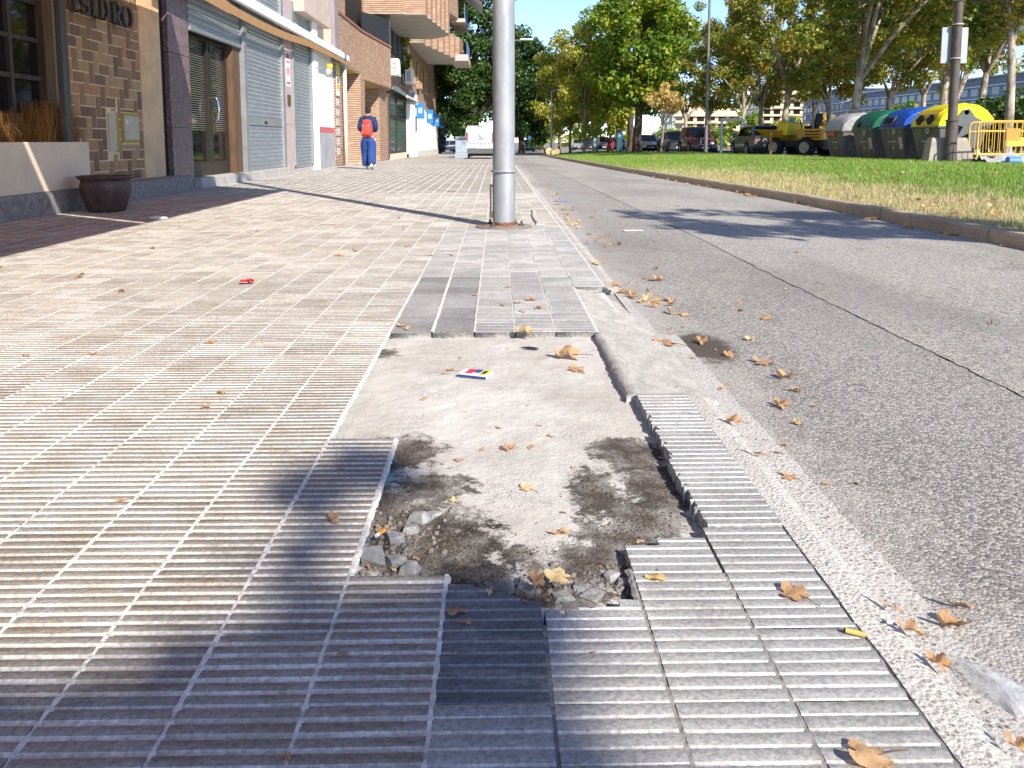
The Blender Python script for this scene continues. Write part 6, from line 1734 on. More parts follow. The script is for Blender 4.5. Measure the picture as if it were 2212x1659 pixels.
# bushes in the distance
for k, (px, Y, w_, h_, lm_, lab) in enumerate((
        (1260, 135, 5, 3.4, L_GRN, 'green bush in the distance under the yellow trees'), (1440, 120, 4, 3.2, L_GRN, 'green bush behind the parked hatchback'), (1500, 112, 3.4, 3.6, L_YEL, 'yellow-green bush behind the dark estate car'),
        (1345, 140, 5, 4.2, L_GRN, 'green bush far behind the parking meter'), (1612, 100, 4.2, 4.6, L_GRN, 'big green bush left of the cream flats'), (1700, 120, 4.5, 5.2, L_YEL, 'yellow-green bush beside the dumper skip'), (1768, 96, 2.6, 4.4, L_ORA, 'orange-yellow bush behind the dumper seat'),
        (1560, 130, 5, 4.0, L_GRN, 'green bush right of the lamp post'), (1950, 90, 2.6, 5.2, L_GRN, 'narrow green bush behind the blue bin'), (2150, 42, 2.4, 3.0, L_DARK, 'dark green bush behind the yellow barrier'), (2200, 40, 2.4, 3.4, L_DARK, 'dark green bush at the right edge behind the barriers'), (1905, 110, 3, 3.6, L_YEL, 'low yellow-green bush above the green bin'))):
    p = PY(px, 305, Y)
    tree('bush', lab, (p.x, Y, cz(Y)), .08, .4, h_ * .5, (w_ * .6, w_ * .5, h_ * .42), 26, 2600, .26 if Y > 60 else .18, lm_, K_DARK, 70 + k, (0, 0), (.4, .9), cat='bush', limbs=4, group='bushes beyond the parked cars')
# the trees beside and behind the viewer, whose shade falls on the street
tree('plane_tree', 'plane tree on the lawn outside the picture, shading the asphalt', (7.6, 2.2, lawn_z(7.6, 2.2)), .17, 3.4, 5.2, (1.55, 1.4, .8), 22, 1350, .17, L_PLANE, K_PLANE, 61, (-.95, .2), (.25, .5), group='plane trees on the near lawn')
SHADE = True
# ================================================================== POLE, PERSON, LEAVES AND LITTER
# ---- the near pole
pole = thing('steel_pole', 'tall galvanised steel pole with rusty foot in the pavement', 'pole', (.07, 7.79, 0))
t = NT('galvanised_steel')
zz_ = t.sep(t.pos, 2)
n = t.noise(7, 6, .65, t.scaled(t.pos, (1, 1, .35)))
c = t.mix(t.ramp(n, .35, .7), (.27, .285, .31), (.37, .38, .40))
c = t.mix(t.math('MULTIPLY', t.ramp(t.noise(26, 5, .7, t.scaled(t.pos, (1, 1, .5))), .60, .72), .55), c, (.16, .17, .18))
c = t.mix(t.math('MULTIPLY', t.ramp(t.noise(3, 5, .6, t.scaled(t.pos, (2, 2, .25))), .5, .75), .3), c, (.56, .56, .56))
rust = t.ramp(t.math('ADD', zz_, t.math('MULTIPLY', t.math('SUBTRACT', t.noise(16, 4, .7), .5), .07)), .062, .04)
c = t.mix(rust, c, t.mix(t.noise(40, 4, .7), (.10, .03, .012), (.26, .085, .03)))
t.bump(n, .25, .01)
mt = t.math('MULTIPLY', t.math('SUBTRACT', 1.0, rust), .3)
M_GALV = t.done(c, .5, mt, .5)
rp_ = .1045
MB().tube([(0, 0, 0), (0, 0, .505), (0, 0, .506), (0, 0, 7.6)], [rp_ * 1.01, rp_ * 1.01, rp_ * .985, rp_ * .9], 40).build('shaft', M_GALV, pole, smooth='auto')
MB().lathe([(rp_ * .9, .515), (rp_ * 1.17, .515), (rp_ * 1.19, .522), (rp_ * 1.17, .532), (rp_ * .9, .532)], 40).build('collar', M_GALV, pole, smooth='auto')
MB().lathe([(0, .0), (.262, .0), (.265, .008), (.255, .014), (.12, .02), (0, .02)], 44).build('base_plate', plain('rusty_plate', (.24, .20, .165), .3, 9, .8, metal=.2, bump=.4), pole, smooth='auto')
for a in (-.35, .9, 2.4, 4.1):
    x_, y_ = .175 * math.cos(a), .175 * math.sin(a)
    b_ = MB().lathe([(0, 0), (.024, 0), (.024, .018), (0, .018)], 6, (x_, y_, .018)).lathe([(0, 0), (.011, 0), (.011, .03), (0, .03)], 8, (x_, y_, .034))
    b_.build('bolt', plain('dull_bolt', (.14, .125, .11), .2, 12, .6, metal=.6), pole)
MB().box(-.132, -.116, -.016, .016, .12, .40).box(-.118, -.09, -.012, .012, .13, .145).box(-.118, -.09, -.012, .012, .38, .395).build('cable_clip', plain('dark_clip', (.07, .065, .06), .2, 8, .6, metal=.5), pole)
MB().box(-.135, -.10, -.05, -.01, .09, .145).build('lock', plain('lock_iron', (.10, .07, .05), .2, 8, .7), pole, bevel=.004)
MB().tube([(0, 0, 7.5), (.5, 0, 7.9), (1.3, 0, 8.0)], .045, 10).build('arm', M_GALV, pole, smooth='auto')

# ---- the walking person
PX0, PY0 = -3.66, 24.0
prs = thing('person', 'person in blue tracksuit walking away with head bent, white trainers', 'person', (PX0, PY0, 0))
M_SKIN = plain('skin', (.42, .23, .15), .1, 9, .6); M_HAIR = plain('dark_hair', (.014, .009, .007), .3, 60, .7)
M_JKT = plain('navy_hoodie', (.013, .034, .10), .25, 7, .9, bump=.4, bscale=25); M_TRS = plain('blue_trousers', (.016, .055, .21), .22, 5, .8, bump=.5, bscale=16)
M_SHOE = plain('white_shoe', (.72, .72, .70), .08, 9, .6)
def skin_fig(name, verts, edges, radii, mat, parent, sub=2, root=0):
    me = bpy.data.meshes.new(name); me.from_pydata(verts, edges, []); me.materials.append(mat)
    o = bpy.data.objects.new(name, me); C.objects.link(o); o.parent = parent
    o.modifiers.new('skin', 'SKIN').use_smooth_shade = True
    sl_ = me.skin_vertices[0].data
    for k, rr in enumerate(radii):
        sl_[k].radius = rr if hasattr(rr, '__len__') else (rr, rr)
        sl_[k].use_root = (k == root)
    sd = o.modifiers.new('sub', 'SUBSURF'); sd.levels = sub; sd.render_levels = sub
    return o
# x right, y forward (away from the viewer), z up
V_ = [(0, 0, .95), (0, .02, 1.12), (0, .03, 1.30), (0, .05, 1.44), (0, .09, 1.54), (0, .13, 1.62), (0, .145, 1.70),
      (.17, .04, 1.42), (.235, .03, 1.17), (.17, .20, 1.08), (.10, .27, 1.10), (-.17, .04, 1.42), (-.235, .03, 1.17), (-.17, .20, 1.08), (-.10, .27, 1.10),
      (.09, 0, .88), (.10, .0, .50), (.12, -.20, .12), (.12, -.10, .05), (-.09, 0, .88), (-.085, .14, .49), (-.07, .10, .10), (-.07, .22, .05)]
E_ = [(0, 1), (1, 2), (2, 3), (3, 4), (4, 5), (5, 6), (3, 7), (7, 8), (8, 9), (9, 10), (3, 11), (11, 12), (12, 13), (13, 14), (0, 15), (15, 16), (16, 17), (17, 18), (0, 19), (19, 20), (20, 21), (21, 22)]
R_ = [(.13, .10), (.125, .095), (.14, .10), (.12, .085), .05, .075, .07, .065, .05, .04, .035, .065, .05, .04, .035, .09, .065, .045, .04, .09, .065, .045, .04]
skin_fig('body', V_, E_, R_, M_SKIN, prs)
hd = MB().ell((0, .14, 1.665), (.078, .095, .118), 16, 12)
hd.ell((-.078, .14, 1.66), (.012, .022, .034), 8, 6).ell((.078, .14, 1.66), (.012, .022, .034), 8, 6).ell((0, .24, 1.64), (.013, .02, .022), 8, 6)
hd.build('head', M_SKIN, prs, True)
hair = MB().ell((0, .125, 1.70), (.088, .104, .105), 18, 12); hair.ell((0, .075, 1.65), (.076, .05, .085), 14, 10)
hair.build('hair', M_HAIR, prs, True)
jv = [(0, 0, .98), (0, .01, 1.14), (0, .03, 1.30), (0, .05, 1.43), (.165, .04, 1.425), (.215, .03, 1.30), (.235, .02, 1.16), (.18, .14, 1.09), (-.165, .04, 1.425), (-.215, .03, 1.30), (-.235, .02, 1.16), (-.18, .14, 1.09)]
skin_fig('hoodie', jv, [(0, 1), (1, 2), (2, 3), (3, 4), (4, 5), (5, 6), (6, 7), (3, 8), (8, 9), (9, 10), (10, 11)], [(.195, .155), (.19, .15), (.195, .145), (.165, .12), .095, .085, .078, .066, .095, .085, .078, .066], M_JKT, prs)
MB().loft([[(.12 * w * math.cos(a), .0 + dy + .085 * w * math.sin(a), z) for a in [2 * math.pi * k / 16 for k in range(16)]] for w, dy, z in ((.6, .02, 1.37), (1.0, -.015, 1.42), (1.2, -.01, 1.475), (1.0, .03, 1.525), (.6, .07, 1.53))]).build('hood', M_JKT, prs, True)
tv = [(0, 0, .99), (0, 0, .93), (.095, 0, .84), (.105, .0, .50), (.125, -.15, .20), (.128, -.20, .11), (-.095, 0, .84), (-.092, .13, .49), (-.078, .11, .22), (-.075, .10, .07)]
skin_fig('trousers', tv, [(0, 1), (1, 2), (2, 3), (3, 4), (4, 5), (1, 6), (6, 7), (7, 8), (8, 9)], [(.21, .16), (.215, .17), .155, .135, .125, .13, .155, .135, .125, .13], M_TRS, prs)
for sgn, pts in ((1, [(.185, 0, .86), (.19, .0, .5), (.205, -.15, .2), (.21, -.2, .1)]), (-1, [(-.185, 0, .86), (-.18, .13, .49), (-.163, .11, .22), (-.165, .1, .08)])):
    MB().tube(pts, [.022, .02, .02, .02], 6).build('side_stripe', M_WHITE, prs, True)
for x_, y_, z_, pit_ in ((-.075, .14, .0, 0), (.125, -.17, .0, 18)):
    s_ = MB().loft([[(x_ + w * math.cos(a), yy_, zb2 + h * max(0, math.sin(a)) ** .8) for a in [2 * math.pi * k / 14 for k in range(14)]] for yy_, w, h, zb2 in ((-.12, .03, .09, 0), (-.09, .042, .10, 0), (0, .044, .10, 0), (.08, .05, .075, 0), (.15, .046, .055, 0), (.18, .025, .03, 0))])
    s_.xf(Matrix.Translation((0, y_, z_ + (.055 if pit_ else .012))) @ Matrix.Rotation(-R(pit_), 4, 'X')).build('shoe', M_SHOE, prs, True)
for sgn in (-1, 1):                                           # hands meeting in front, five fingers each
    hv = [(sgn * .10, .27, 1.10), (sgn * .055, .31, 1.115)]; he = [(0, 1)]; hr = [.03, .034]
    for f in range(4):
        b0 = len(hv); hv += [(sgn * (.03 - .002 * f), .325 + .004 * f, 1.145 - .02 * f), (sgn * (.012 + .002 * f), .325, 1.15 - .02 * f)]; he += [(1, b0), (b0, b0 + 1)]; hr += [.009, .008]
    b0 = len(hv); hv += [(sgn * .06, .30, 1.15), (sgn * .045, .31, 1.185)]; he += [(1, b0), (b0, b0 + 1)]; hr += [.011, .009]
    skin_fig('hand', hv, he, hr, M_SKIN, prs, 1)
bp = thing('backpack', 'bright red backpack with grey pads on the walking person', 'backpack', (PX0 - .005, PY0 - .13, 1.17))
M_BP = plain('coral_red_nylon', (.60, .06, .045), .15, 8, .7, bump=.2); M_BPG = plain('grey_pad', (.22, .20, .24), .1, 8, .7)
MB().loft([[(w * math.cos(a) * (1 if abs(math.cos(a)) < .8 else 1), dy + d * math.sin(a), z) for a in [2 * math.pi * k / 18 for k in range(18)]] for w, d, dy, z in ((.10, .05, .0, -.245), (.15, .08, -.01, -.21), (.162, .095, -.015, -.08), (.152, .09, -.01, .06), (.12, .07, .01, .17), (.075, .04, .03, .235), (.03, .02, .04, .25))]).build('pack', M_BP, bp, True)
MB().loft([[(w * math.cos(a), -.085 + d * math.sin(a), z) for a in [2 * math.pi * k / 14 for k in range(14)]] for w, d, z in ((.08, .03, -.2), (.13, .06, -.17), (.135, .065, -.06), (.12, .05, -.0), (.06, .02, .02))]).build('front_pocket', M_BP, bp, True)
for x_, z_, s_ in ((-.105, .05, 1), (.075, .06, 1), (-.11, -.13, 1.0), (.085, -.13, .6)):
    MB().ell((x_, -.118 if z_ < 0 else -.098, z_), (.022 * s_, .014, .05 * s_), 10, 8).build('pad', M_BPG, bp, True)
for x_ in (-.15, .15): MB().tube([(x_ * .7, .05, .2), (x_, .12, .24), (x_ * 1.1, .22, .2)], .024, 8).build('strap', M_BP, bp, True)
MB().tube([(-.12, -.10, .02), (-.1, -.095, .12), (0, -.085, .15), (.1, -.095, .12), (.13, -.10, .0)], .006, 6).build('zip', M_TRIM, bp)

# ---- fallen leaves
def leaf_tones(name, a, b, c_):
    t = NT(name)
    r = t.new('ShaderNodeObjectInfo').outputs['Random']
    col = t.mix(r, a, b)
    col = t.mix(t.math('MULTIPLY', t.ramp(t.noise(38, 5, .65), .45, .7), .6), col, c_)
    tr = t.new('ShaderNodeBsdfTranslucent'); t.link(col, tr.inputs[0]); mx = t.new('ShaderNodeMixShader'); mx.inputs[0].default_value = .25
    t.put(t.b.inputs['Base Color'], col); t.b.inputs['Roughness'].default_value = .7; t.b.inputs['Specular IOR Level'].default_value = .25
    n = t.new('ShaderNodeBump'); t.link(t.noise(70, 3, .6), n.inputs['Height']); n.inputs['Strength'].default_value = .4; n.inputs['Distance'].default_value = .003; t.link(n.outputs[0], t.b.inputs['Normal'])
    t.link(t.b.outputs[0], mx.inputs[1]); t.link(tr.outputs[0], mx.inputs[2]); t.link(mx.outputs[0], t.out.inputs[0])
    return t.mat
M_LF = leaf_tones('dry_leaf', (.44, .265, .14), (.58, .385, .215), (.33, .18, .09))
M_LFY = leaf_tones('yellow_fallen_leaf', (.66, .46, .18), (.72, .56, .30), (.42, .24, .08))
M_STEM = plain('leaf_stem', (.16, .09, .045), .2, 20, .8)
def leaf_mesh(seed, lobes=5, curl=.3, torn=0.0, narrow=1.0, stem=True):
    r = random.Random(seed)
    n = 50; out = []
    for k in range(n):
        a = -math.pi / 2 + 2 * math.pi * (k + .5) / n
        th = (a + math.pi / 2) / (2 * math.pi)
        lob = abs(math.sin(math.pi * lobes * th)) ** .7
        env = .45 + .55 * math.sin(math.pi * th) ** .6
        rad = .5 * env * (.50 + .5 * lob) * (1 + .05 * math.sin(23 * th + seed)) * r.uniform(.93, 1.05)
        if torn and th > 1 - torn: rad *= .35
        out.append((rad * math.cos(a) * narrow, rad * math.sin(a)))
    ax = r.uniform(0, 3.14); ca, sa = math.cos(ax), math.sin(ax)
    def z(x, y):
        u = x * ca + y * sa; v = -x * sa + y * ca
        return curl * (1.5 * u * u + .55 * v * v) + .10 * curl * math.sin(9 * x + seed) + .08 * curl * math.cos(11 * y)
    m = MB()
    vs = [(0, 0, z(0, 0))]
    for f in (.4, .72, 1.0):
        for x, y in out: vs.append((x * f, y * f, z(x * f, y * f) + (.035 * curl * r.uniform(-1, 1) if f == 1 else 0)))
    fs = [(0, 1 + k, 1 + (k + 1) % n) for k in range(n)]
    for a in range(2):
        for k in range(n): fs.append((1 + a * n + k, 1 + (a + 1) * n + k, 1 + (a + 1) * n + (k + 1) % n, 1 + a * n + (k + 1) % n))
    m.add(vs, fs)
    if stem: m.tube([(0, -.1, z(0, -.1) - .004), (.02, -.4, z(0, -.4) * .7), (.06, -.72, .03)], [.012, .011, .014], 5, 1)
    zmin = min(v[2] for v in m.v)
    m.v = [(v[0], v[1], v[2] - zmin) for v in m.v]
    return m
LEAF = {}
for key, col in (('b', M_LF), ('y', M_LFY)):
    LEAF['full' + key] = [leaf_mesh(k, 5, .35).mesh('fallen_leaf', [col, M_STEM]) for k in (1, 2, 3)]
    LEAF['curl' + key] = [leaf_mesh(k, 5, .9, 0, .75).mesh('fallen_leaf', [col, M_STEM]) for k in (4, 5, 6)]
    LEAF['torn' + key] = [leaf_mesh(k, 4, .5, .3, .7, False).mesh('fallen_leaf', [col, M_STEM]) for k in (7, 8, 9)]
    LEAF['strip' + key] = [leaf_mesh(k, 3, .8, .2, .42, False).mesh('fallen_leaf', [col, M_STEM]) for k in (10, 11)]
def ground_z(x, y):
    if xb(3) - .01 < x < KX1 and yb(14) < y < yb(25): return -.002 - .034 * (x - xb(3)) / (KX1 - xb(3))
    if x > kerb_x(y) + .13: return lawn_z(x, y) + .015
    if x > GX1: return ROAD_Z + drop_r(y) + .003
    if x > KX1: return ROAD_Z + .006 + drop_r(y)
    if xb(-2) < x < xb(3) and yb(8) < y < yb(19) and not (x < xb(-1) and y < yb(12)): return bed_z(x, y) + .001
    return .001 + drop_p(y)
def put_leaf(px, py, wpx, kind, rz, label, group='fallen plane leaves', tilt=0.0, lift=0.0):
    p = PZ(px, py, 0.0); z = ground_z(p.x, p.y); p = PZ(px, py, z); z = ground_z(p.x, p.y); p = PZ(px, py, z)
    q = PZ(px + wpx, py, z)
    me = LEAF[kind][(px * 7 + py) % len(LEAF[kind])]
    o = inst('fallen_leaf', me, None, (p.x, p.y, z + lift), (tilt, tilt * .6, R(rz)), (q.x - p.x))
    tag(o, label, 'leaf', group)
    return o
big = [
 (1720, 1286, 80, 'fullb', 30, 'brown curled plane leaf with holes on the tiles beside the kerb'),
 (1885, 1640, 120, 'fullb', 100, 'largest brown plane leaf, cut by the bottom edge of the photo'),
 (1418, 1247, 52, 'fully', 160, 'pale cream leaf with a dark stem on the cracked tile right of the hole'),
 (1160, 1262, 60, 'curlb', 20, 'left leaf of the pair on the near rim of the hole'),
 (1210, 1250, 75, 'fully', 70, 'pale right leaf of the pair on the near rim of the hole'),
 (992, 1326, 62, 'tornb', 90, 'torn brown leaf lying on the dark tile, upper piece'),
 (1005, 1348, 45, 'stripb', 70, 'torn brown leaf strip just below the upper piece on the dark tile'),
 (1215, 1154, 60, 'stripb', 85, 'reddish leaf strip on the pale concrete in the middle of the hole'),
 (1140, 1056, 42, 'fully', 40, 'yellow star leaf on the pale concrete of the hole'),
 (981, 1082, 24, 'fully', 10, 'small yellow leaf on the pale concrete left of the star leaf'),
 (830, 1146, 45, 'fullb', 60, 'pinkish-brown leaf propped among the stones at the left of the hole'),
 (743, 1415, 36, 'tornb', 90, 'small brown leaf piece on the shaded tile at the bottom left'),
 (1228, 775, 72, 'curlb', 80, 'long curled leaf on the concrete right of the crisp packet'),
 (1246, 800, 46, 'fullb', 20, 'brown leaf just below the long curled one on the concrete'),
 (1135, 721, 48, 'curlb', 80, 'flat orange leaf at the far edge of the concrete'),
 (1440, 744, 62, 'fullb', 60, 'brown leaf in the gutter left of the oil stain'),
 (1516, 742, 42, 'curlb', 15, 'brown leaf lying on the oil stain'),
 (1652, 785, 52, 'fullb', 40, 'brown star leaf on the asphalt right below the oil stain'),
 (1700, 817, 56, 'curlb', 110, 'brown star leaf on the asphalt, next nearer than the oil stain one'),
 (1722, 846, 32, 'curlb', 60, 'small reddish leaf on the asphalt above the clustered one'),
 (1690, 880, 50, 'curlb', 20, 'clustered brown leaf on the asphalt with a curled tip'),
 (1760, 878, 20, 'tornb', 20, 'tiny brown leaf right of the clustered one on the asphalt'),
 (1722, 916, 24, 'curly', 20, 'small pale leaf on the asphalt below the clustered one'),
 (1586, 915, 46, 'curlb', 55, 'brown leaf in the gutter where the ribbed kerb tiles begin'),
 (1645, 985, 58, 'stripb', 60, 'long orange leaf against the kerb edge'),
 (1708, 1032, 44, 'fullb', 30, 'brown leaf in the gutter below the long orange one'),
 (1695, 962, 30, 'stripb', 80, 'thin orange leaf on the asphalt edge above the gutter leaf'),
 (1930, 1318, 70, 'stripb', 40, 'upper leaf of the string of leaves along the gutter'),
 (1972, 1370, 72, 'curlb', 50, 'middle leaf of the string of leaves along the gutter'),
 (2030, 1440, 66, 'curlb', 30, 'leaf at the end of the clear plastic bag'),
 (2080, 1312, 85, 'stripb', 75, 'upper dry leaf of the two on the asphalt at the right'),
 (2062, 1355, 88, 'curlb', 95, 'lower dry leaf of the two on the asphalt at the right'),
 (2200, 1622, 70, 'curlb', 20, 'brown leaf cut by the right edge near the bottom corner'),
 (1345, 632, 44, 'fullb', 60, 'brown leaf heap piece in the gutter beside the broken kerb'),
 (1366, 642, 40, 'curlb', 10, 'second leaf in the gutter beside the broken kerb'),
 (1330, 622, 34, 'curlb', 100, 'third leaf in the gutter beside the broken kerb'),
 (1292, 568, 28, 'fully', 30, 'bright yellow leaf in the gutter just nearer than the pole'),
 (733, 552, 24, 'fullb', 10, 'brown leaf on the tiles left of the pole, nearer the viewer'),
 (931, 552, 20, 'fullb', 90, 'orange leaf at the edge of the dark old tiles'),
 (768, 543, 18, 'curlb', 20, 'small brown leaf just right of the one left of the pole'),
 (170, 600, 30, 'curlb', 0, 'orange-brown leaf on the sunny tiles at the far left'),
 (1120, 655, 22, 'fullb', 60, 'brown leaf in the middle of the old tiles'),
 (1148, 650, 26, 'curlb', 90, 'brown leaf right of the middle one on the old tiles'),
 (1098, 621, 18, 'fullb', 20, 'small brown leaf on the pale patch of old tiles'),
 (1165, 668, 24, 'curlb', 60, 'brown leaf near the far rim of the concrete on old tiles'),
 (868, 704, 24, 'fullb', 60, 'orange leaf tucked in the far left corner of the hole'),
 (880, 711, 20, 'curly', 0, 'yellow leaf beside the orange one in the far left corner of the hole'),
 (975, 800, 22, 'fullb', 60, 'small brown leaf touching the crisp packet'),
 (1385, 1171, 26, 'tornb', 80, 'yellow scrap of leaf at the notch of the broken tile'),
 (1297, 1226, 16, 'tornb', 20, 'tiny orange scrap on the soil right of the pale concrete'),
 (995, 1221, 26, 'stripb', 130, 'brown scrap on the dark soil in the middle of the hole'),
 (900, 1210, 26, 'tornb', 20, 'pink-brown scrap right of the grey stones in the hole'),
 (850, 1232, 26, 'curly', 20, 'yellow-brown scrap in front of the grey stones in the hole'),
 (797, 1228, 20, 'curlb', 20, 'brown scrap at the corner of the hole by the tile edge'),
 (866, 1160, 22, 'curly', 80, 'yellow scrap between the stones at the left of the hole'),
 (1057, 1282, 22, 'curly', 30, 'yellow scrap at the near rim of the hole'),
 (1135, 1300, 20, 'tornb', 50, 'brown scrap on the cracked tile at the near rim'),
 (812, 1106, 16, 'tornb', 0, 'pinkish scrap against the tile edge at the left of the hole'),
 (690, 980, 18, 'tornb', 30, 'tiny orange leaf on the tile joint left of the hole'),
 (665, 977, 18, 'tornb', 70, 'tiny orange leaf just left of the tile joint'),
 (738, 1012, 22, 'tornb', 100, 'small orange scrap on the shaded tile left of the hole'),
 (265, 1082, 36, 'tornb', 90, 'orange scrap on the sunny ribbed tiles at the left'),
 (455, 740, 28, 'fullb', 20, 'brown star leaf on the middle of the sunny tiles'),
 (200, 765, 26, 'fullb', 70, 'brown leaf on the sunny tiles at the left'),
 (1853, 1372, 12, 'tornb', 0, 'tiny brown flake beside the cigarette end'),
 (620, 1640, 30, 'curlb', 30, 'small brown leaf cut by the bottom edge at the left'),
 (985, 1412, 10, 'tornb', 60, 'tiny brown flake on the shaded tile right of the joint'),
 (1285, 1410, 20, 'tornb', 90, 'thin brown flake on the grey ribbed tiles at the bottom'),
]
for a in big: put_leaf(*a[:6], tilt=.05 if a[3][:4] in ('full', 'curl') else .0)
# smaller ones, too alike to tell apart
litter = {}
def small(n, area, sizes, label, group, seed, kinds=('fullb', 'curlb', 'tornb', 'curly'), mass=False):
    r = random.Random(seed); c = 0
    while c < n:
        x, y = area(r)
        k = r.choice(kinds)
        s = r.uniform(*sizes)
        me, rot = r.choice(LEAF[k]), (r.uniform(-.25, .25), r.uniform(-.25, .25), r.uniform(0, 6.28))
        c += 1
        if mass:
            if 'mb' not in litter: litter['mb'] = MB()
            from mathutils import Euler
            M_ = Matrix.Translation((x, y, ground_z(x, y))) @ Euler(rot).to_matrix().to_4x4() @ Matrix.Scale(s, 4)
            litter['mb'].add([M_ @ v.co for v in me.vertices], [tuple(p.vertices) for p in me.polygons], 0 if k[-1] == 'b' else 1)
            continue
        o = inst('fallen_leaf', me, None, (x, y, ground_z(x, y)), rot, s)
        tag(o, label, 'leaf', group)
small(24, lambda r: (lambda y: (GX1 + .02 + abs(r.gauss(0, .14)), y))(r.uniform(3.2, 16)), (.05, .1), 'small dry leaf in the gutter beyond the oil stain', 'dry leaves along the gutter', 5)
small(44, lambda r: (lambda y: (kerb_x(y) - .03 - abs(r.gauss(0, .07)), y))(r.uniform(6.5, 24)), (.06, .12), 'dry leaf on the asphalt against the lawn kerb', 'dry leaves against the lawn kerb', 6)
small(46, lambda r: (lambda y: (r.uniform(kerb_x(y) + .3, min(11.5, y * .62)), y))(r.uniform(7.5, 22)), (.1, .17), 'dry leaf on the lawn', 'dry leaves on the lawn', 7, ('fullb', 'fully', 'curly', 'curlb'))
small(26, lambda r: (r.uniform(1.0, 3.6), r.uniform(2.0, 11)), (.03, .08), 'small dry leaf on the open asphalt', 'dry leaves on the asphalt', 8)
small(50, lambda r: (r.uniform(-3.4, .5), r.uniform(1.6, 12)), (.02, .06), '', '', 9, ('tornb', 'curlb', 'stripb'), True)
small(16, lambda r: (r.uniform(xb(-1), xb(3)), r.uniform(yb(9), yb(18))), (.02, .04), '', '', 10, ('tornb', 'stripb'), True)
small(90, lambda r: (lambda y: (r.uniform(kerb_x(y) + .3, min(11.5, y * .62)), y))(r.uniform(14, 48)), (.1, .18), '', '', 17, ('fullb', 'fully', 'curly', 'curlb'), True)
small(120, lambda r: (lambda y: (GX1 - .04 + abs(r.gauss(0, .10)), y))(r.uniform(1.6, 20)), (.012, .04), '', '', 18, ('tornb', 'stripb'), True)
o = litter['mb'].build('leaf_litter', [M_LF, M_LFY]); tag(o, 'leaf scraps too small to tell apart, on tiles, gutter and lawn', kind='stuff')
def drift(cx, cy, sx, sy, n, sizes, label, seed):
    r = random.Random(seed)
    for _ in range(n):
        x, y = cx + r.gauss(0, sx), cy + r.gauss(0, sy)
        if x < KX1 + .015 and y > 1: x = KX1 + .015 + r.uniform(0, .05)
        o = inst('fallen_leaf', r.choice(LEAF[r.choice(('fullb', 'curlb', 'tornb', 'stripb', 'curly'))]), None, (x, y, ground_z(x, y) + r.uniform(0, .006)), (r.uniform(-.5, .5), r.uniform(-.5, .5), r.uniform(0, 6.28)), r.uniform(*sizes))
        tag(o, label, 'leaf', 'leaf drifts in the gutter')
drift(.84, 4.25, .05, .22, 12, (.04, .085), 'dry leaf of the drift beside the broken kerb', 3)
drift(.80, 9.0, .05, .9, 14, (.05, .1), 'dry leaf of the drift beyond the near pole', 4)
drift(kerb_x(13.2) - .1, 13.2, .06, .35, 22, (.07, .13), 'dry leaf of the drift against the lawn kerb', 6)

# ---- rubble round the hole
M_RUB = (lambda t: (t.bump(t.noise(90, 4, .7), .8, .004), t.done(t.mix(t.ramp(t.noise(22, 5, .7), .38, .66), (.17, .172, .175), (.36, .36, .355)), .9, spec=.2))[1])(NT('broken_tile_concrete'))
def chunk(px, py, wpx, hpx, seed, label, rz=0, slab=False, grp='broken tile stones in the hole'):
    r = random.Random(seed)
    p = PZ(px, py, -.025); q = PZ(px + wpx * 1.15, py, -.025)
    w = (q.x - p.x) / 2; h = w * hpx / wpx * 1.5
    bm = bmesh.new()
    for sx in (-1, 1):
        for sy in (-1, 1):
            for sz in (0, 1):
                k_ = .72 if sz else 1.0
                bm.verts.new((sx * w * k_ * r.uniform(.6, 1.1), sy * w * .8 * k_ * r.uniform(.6, 1.1), sz * h * r.uniform(.65, 1.1)))
    if not slab: bm.verts.new((w * r.uniform(-1.1, 1.1), -w * .9, h * r.uniform(.3, .7)))
    g = bmesh.ops.convex_hull(bm, input=bm.verts)
    bmesh.ops.delete(bm, geom=[v for v in bm.verts if not v.link_faces], context='VERTS')
    bmesh.ops.bevel(bm, geom=list(bm.edges), offset=w * .018, segments=1, affect='EDGES')
    me = bpy.data.meshes.new('tile_rubble'); bm.to_mesh(me); bm.free(); me.materials.append(M_RUB)
    o = inst('tile_rubble', me, None, (p.x, p.y, bed_z(p.x, p.y) - .002), (r.uniform(-.15, .15), r.uniform(-.15, .15), R(rz)))
    return tag(o, label, 'stone', grp)
